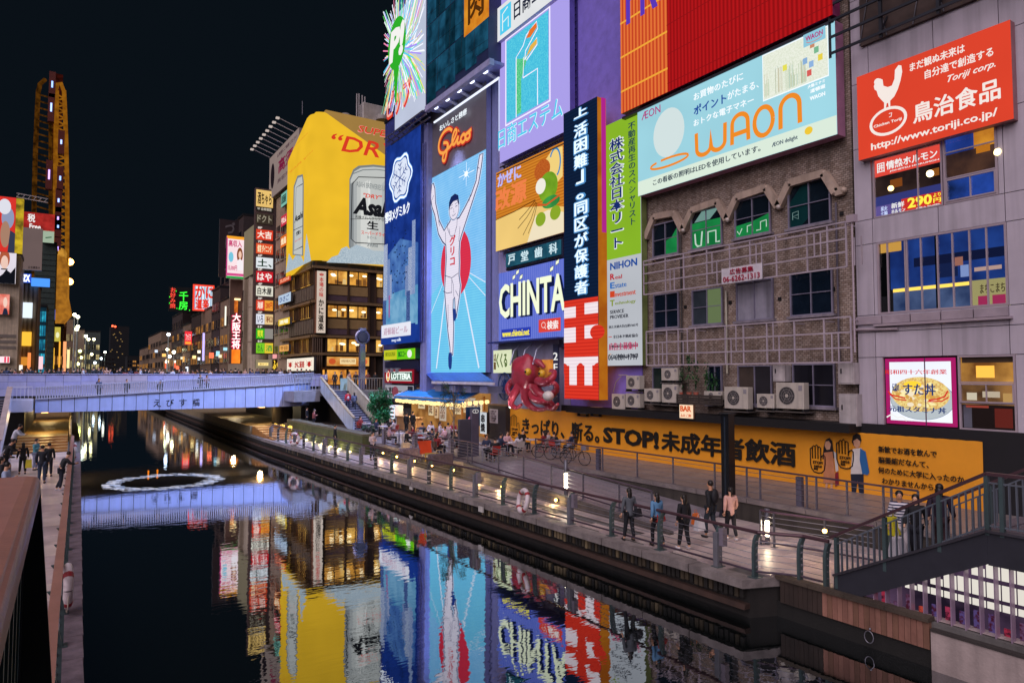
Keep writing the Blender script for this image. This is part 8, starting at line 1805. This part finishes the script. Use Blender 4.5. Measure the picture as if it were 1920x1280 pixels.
# bicycles
def bike(p,a_,label,col):
 t=thing('bicycle',label,'bicycle',p);p=V((0,0,0));m=D(col,.35,.4);bk=D('#101014',.6);MA=[]
 for x in(-.52,.52):
  b=MB();b.tube([(x+.32*cos(q),0,.33+.32*sin(q))for q in[2*pi*i/20 for i in range(21)]],.02,bk,5,False)
  for i in range(8):q=pi*i/8;b.tube([(x+.3*cos(q),0,.33+.3*sin(q)),(x-.3*cos(q),0,.33-.3*sin(q))],.004,MET,3)
  o=b.build('wheel');o.parent=t
 b=MB();J=dict(r=(-.52,0,.33),f=(.52,0,.33),s=(-.16,0,.80),b=(-.08,0,.30),h=(.36,0,.85),h2=(.40,0,.70))
 for u,v in(('r','s'),('r','b'),('s','b'),('b','h2'),('s','h2'),('h','f')):b.tube([J[u],J[v]],.016,m,6)
 o=b.build('frame');o.parent=t;b=MB();b.ball((-.18,0,.88),(.13,.07,.04),bk,8,5);b.tube([(-.16,0,.8),(-.18,0,.87)],.014,MET,5);o=b.build('saddle');o.parent=t
 b=MB();b.tube([(.34,0,.85),(.33,0,1.0)],.014,MET,5);b.tube([(.22,-.26,1.0),(.33,-.1,1.02),(.33,.1,1.02),(.22,.26,1.0)],.014,MET,6);o=b.build('handlebar');o.parent=t
 b=MB();b.box((.42,-.14,.72),(.68,.14,.92),MET);o=b.build('basket');o.parent=t;t.rotation_euler=(0,0,a_);return t
bike((20.4,at(0,20.4,1078,850).y,2.107),-1.2,'black bicycle parked behind the upper railing, the nearer one','#15161a');bike((20.8,at(0,20.8,1050,850).y,2.107),-1.0,'silver bicycle parked just left of the black one','#7a7a84');bike((20.9,at(0,20.9,1027,850).y,2.107),-.8,'pink lit bicycle leaning by the guests, the farthest one','#a05a5a')
# ================================================================ TREES, CLOCK COLUMN, FLOATING RING
def tree(label,base,H_,crown,r_,n_,s_,mats,trunk_m,lean_=0,rt=.07):
 t=thing('tree',label,'tree',base);b=MB();base=V(base);tp=base+V((lean_,0,H_));b.tube([base,base.lerp(tp,.5)+V((.04,.03,0)),tp],[rt,rt*.7,rt*.35],trunk_m,7)
 for i in range(13):
  a_=i*2.4;s0=base.lerp(tp,.5+.035*i);e_=V(crown)+V((r_[0]*.8*cos(a_),r_[1]*.8*sin(a_),r_[2]*random.uniform(-.5,.8)));b.tube([s0,s0.lerp(e_,.5)+V((0,0,.12)),e_],[rt*.4,rt*.25,.008],trunk_m,4)
 b.build('trunk',t);b=MB()
 for i in range(n_//45):a_=random.uniform(0,6.28);q=random.random()**.5;leaves(b,V(crown)+V((r_[0]*q*cos(a_),r_[1]*q*sin(a_),r_[2]*random.uniform(-1,1)*(1-.35*q))),(r_[0]*.3,r_[1]*.3,r_[2]*.22),45,s_,mats)
 o=b.build('crown',t);o['kind']='stuff';return t
random.seed(77)
TG=[D('#1f7a4e',.6),D('#2f9a60',.6),D('#17593a',.6),D('#3fae70',.6)];TD=[D('#3a5a4a',.6),D('#4a6a50',.6),D('#2c463c',.6)]
Yt=46.5;p=at(1,Yt,711,830);c=at(1,Yt,712,762)
tree('bushy emerald green tree beside the foot of the bridge stair',(p.x,Yt,2.1),c.z-1.8,(c.x,Yt,c.z),(.75,.75,1.35),3600,.10,TG,D('#4a4238',.7),.0)
Yt=34;p=at(1,Yt,850,890);c=at(1,Yt,850,741)
tree('thin young tree with sparse leaves in front of the blue awning',(p.x,Yt,2.1),c.z-1.9,(c.x,Yt,c.z),(.72,.72,1.0),900,.06,TD,D('#8a7a68',.7),.0,.05)
p=at(1,44.5,690,826);tree('small dark shrub at the left end of the cafe terrace',(p.x,44.5,2.1),.5,(p.x,44.5,2.7),(.5,.4,.4),800,.07,TD,D('#4a4238',.7))
Yc=58.5;f_=frS(Yc,673,652,708,684);t=thing('clock_column','tall brushed steel column with a ring shaped head on the bridge plaza','column',f_.p(f_.W/2,0));SM=D('#a8a4c0',.25,.8,var=.3,strk=.2)
cx_=f_.p(f_.W/2,0).x;b=MB();b.box((cx_-.26,Yc-.2,5.0),(cx_+.26,Yc+.2,at(1,Yc,678,646).z),SM);b.build('shaft',t,bev=.03)
cz=at(1,Yc,678,632).z;b=MB();b.tube([V((cx_,Yc-.25,cz)),V((cx_,Yc+.25,cz))],.46,D('#4a4a58',.3,.6),22);b.build('drum',t);b=MB();b.tube([V((cx_+.58*cos(q),Yc,cz+.58*sin(q)))for q in[2*pi*i/24 for i in range(25)]],.14,SM,8,False);b.build('ring',t)
b=MB();b.box((cx_-.3,Yc-.22,cz+.6),(cx_+.3,Yc+.22,at(1,Yc,678,615).z),SM);b.build('cap',t,bev=.03)
# floating ring of broken white light, with two small orange floats behind it
c0=at(2,WZ,308,902);t=thing('floating_light_ring','ring of broken white light strips floating on the dark canal','light ring',c0);random.seed(6);RW=[E('#d4daf8',1.0,'',True),E('#9fb4e4',.9),E('#ece8f8',1.05)]
for i in range(170):
 a_=2*pi*i/170+random.uniform(-.02,.02);rr_=2.62+random.uniform(-.34,.34);p=c0+V((rr_*cos(a_),rr_*1.0*sin(a_),.012+.003*(i%9)));L_=random.uniform(.10,.36);w2=random.uniform(.012,.045);ca,sa=cos(-.58),sin(-.58)
 b=MB();x=V((ca,sa,0));y=V((-sa,ca,0));b.hexa([p-x*L_-y*w2*.3,p+x*L_*.8-y*w2,p+x*L_+y*w2*.4,p-x*L_*.7+y*w2],[p-x*L_*.9+V((0,0,.006)),p+x*L_*.8-y*w2*.8+V((0,0,.006)),p+x*L_*.9+y*w2*.3+V((0,0,.006)),p-x*L_*.7+y*w2*.8+V((0,0,.006))],RW[i%3]);b.build('light_strip',t)
for px,py,lb in((278,890,'left orange float behind the floating light ring'),(295,888,'right orange float behind the floating light ring')):
 p=at(2,WZ,px,py);b=MB();b.lathe(p,[(.02,0),(.05,.06),(.03,.13),(.06,.2),(.02,.27),(0,.28)],E('#f0801c',1.1,'',True),7);tag(b.build('float',loc=p),lb,'float')
fit_texts()
dg=bpy.context.evaluated_depsgraph_get()
for o,fr,*_ in _txt:
 me=bpy.data.meshes.new_from_object(o.evaluated_get(dg));me.name='lettering'
 bold=o.get('bold',0)
 if bold:
  n0=len(me.vertices);co=[v.co.copy()for v in me.vertices];fs=[tuple(p.vertices)for p in me.polygons];vs=[];ff_=[]
  for k,(dx,dy)in enumerate(((0,0),(bold,0),(-bold,0),(0,bold),(0,-bold),(bold*.7,bold*.7),(-bold*.7,-bold*.7))):
   vs+=[(c.x+dx,c.y+dy,c.z+.0012*k)for c in co];ff_+=[tuple(i+k*n0 for i in f)for f in fs]
  mats=list(me.materials);m2=bpy.data.meshes.new('lettering');m2.from_pydata(vs,[],ff_)
  for m in mats:m2.materials.append(m)
  me=m2
 n_=bpy.data.objects.new('lettering',me);COL.objects.link(n_)
 n_.parent=o.parent;n_.matrix_local=o.matrix_local
for o,*_ in _txt:bpy.data.objects.remove(o)
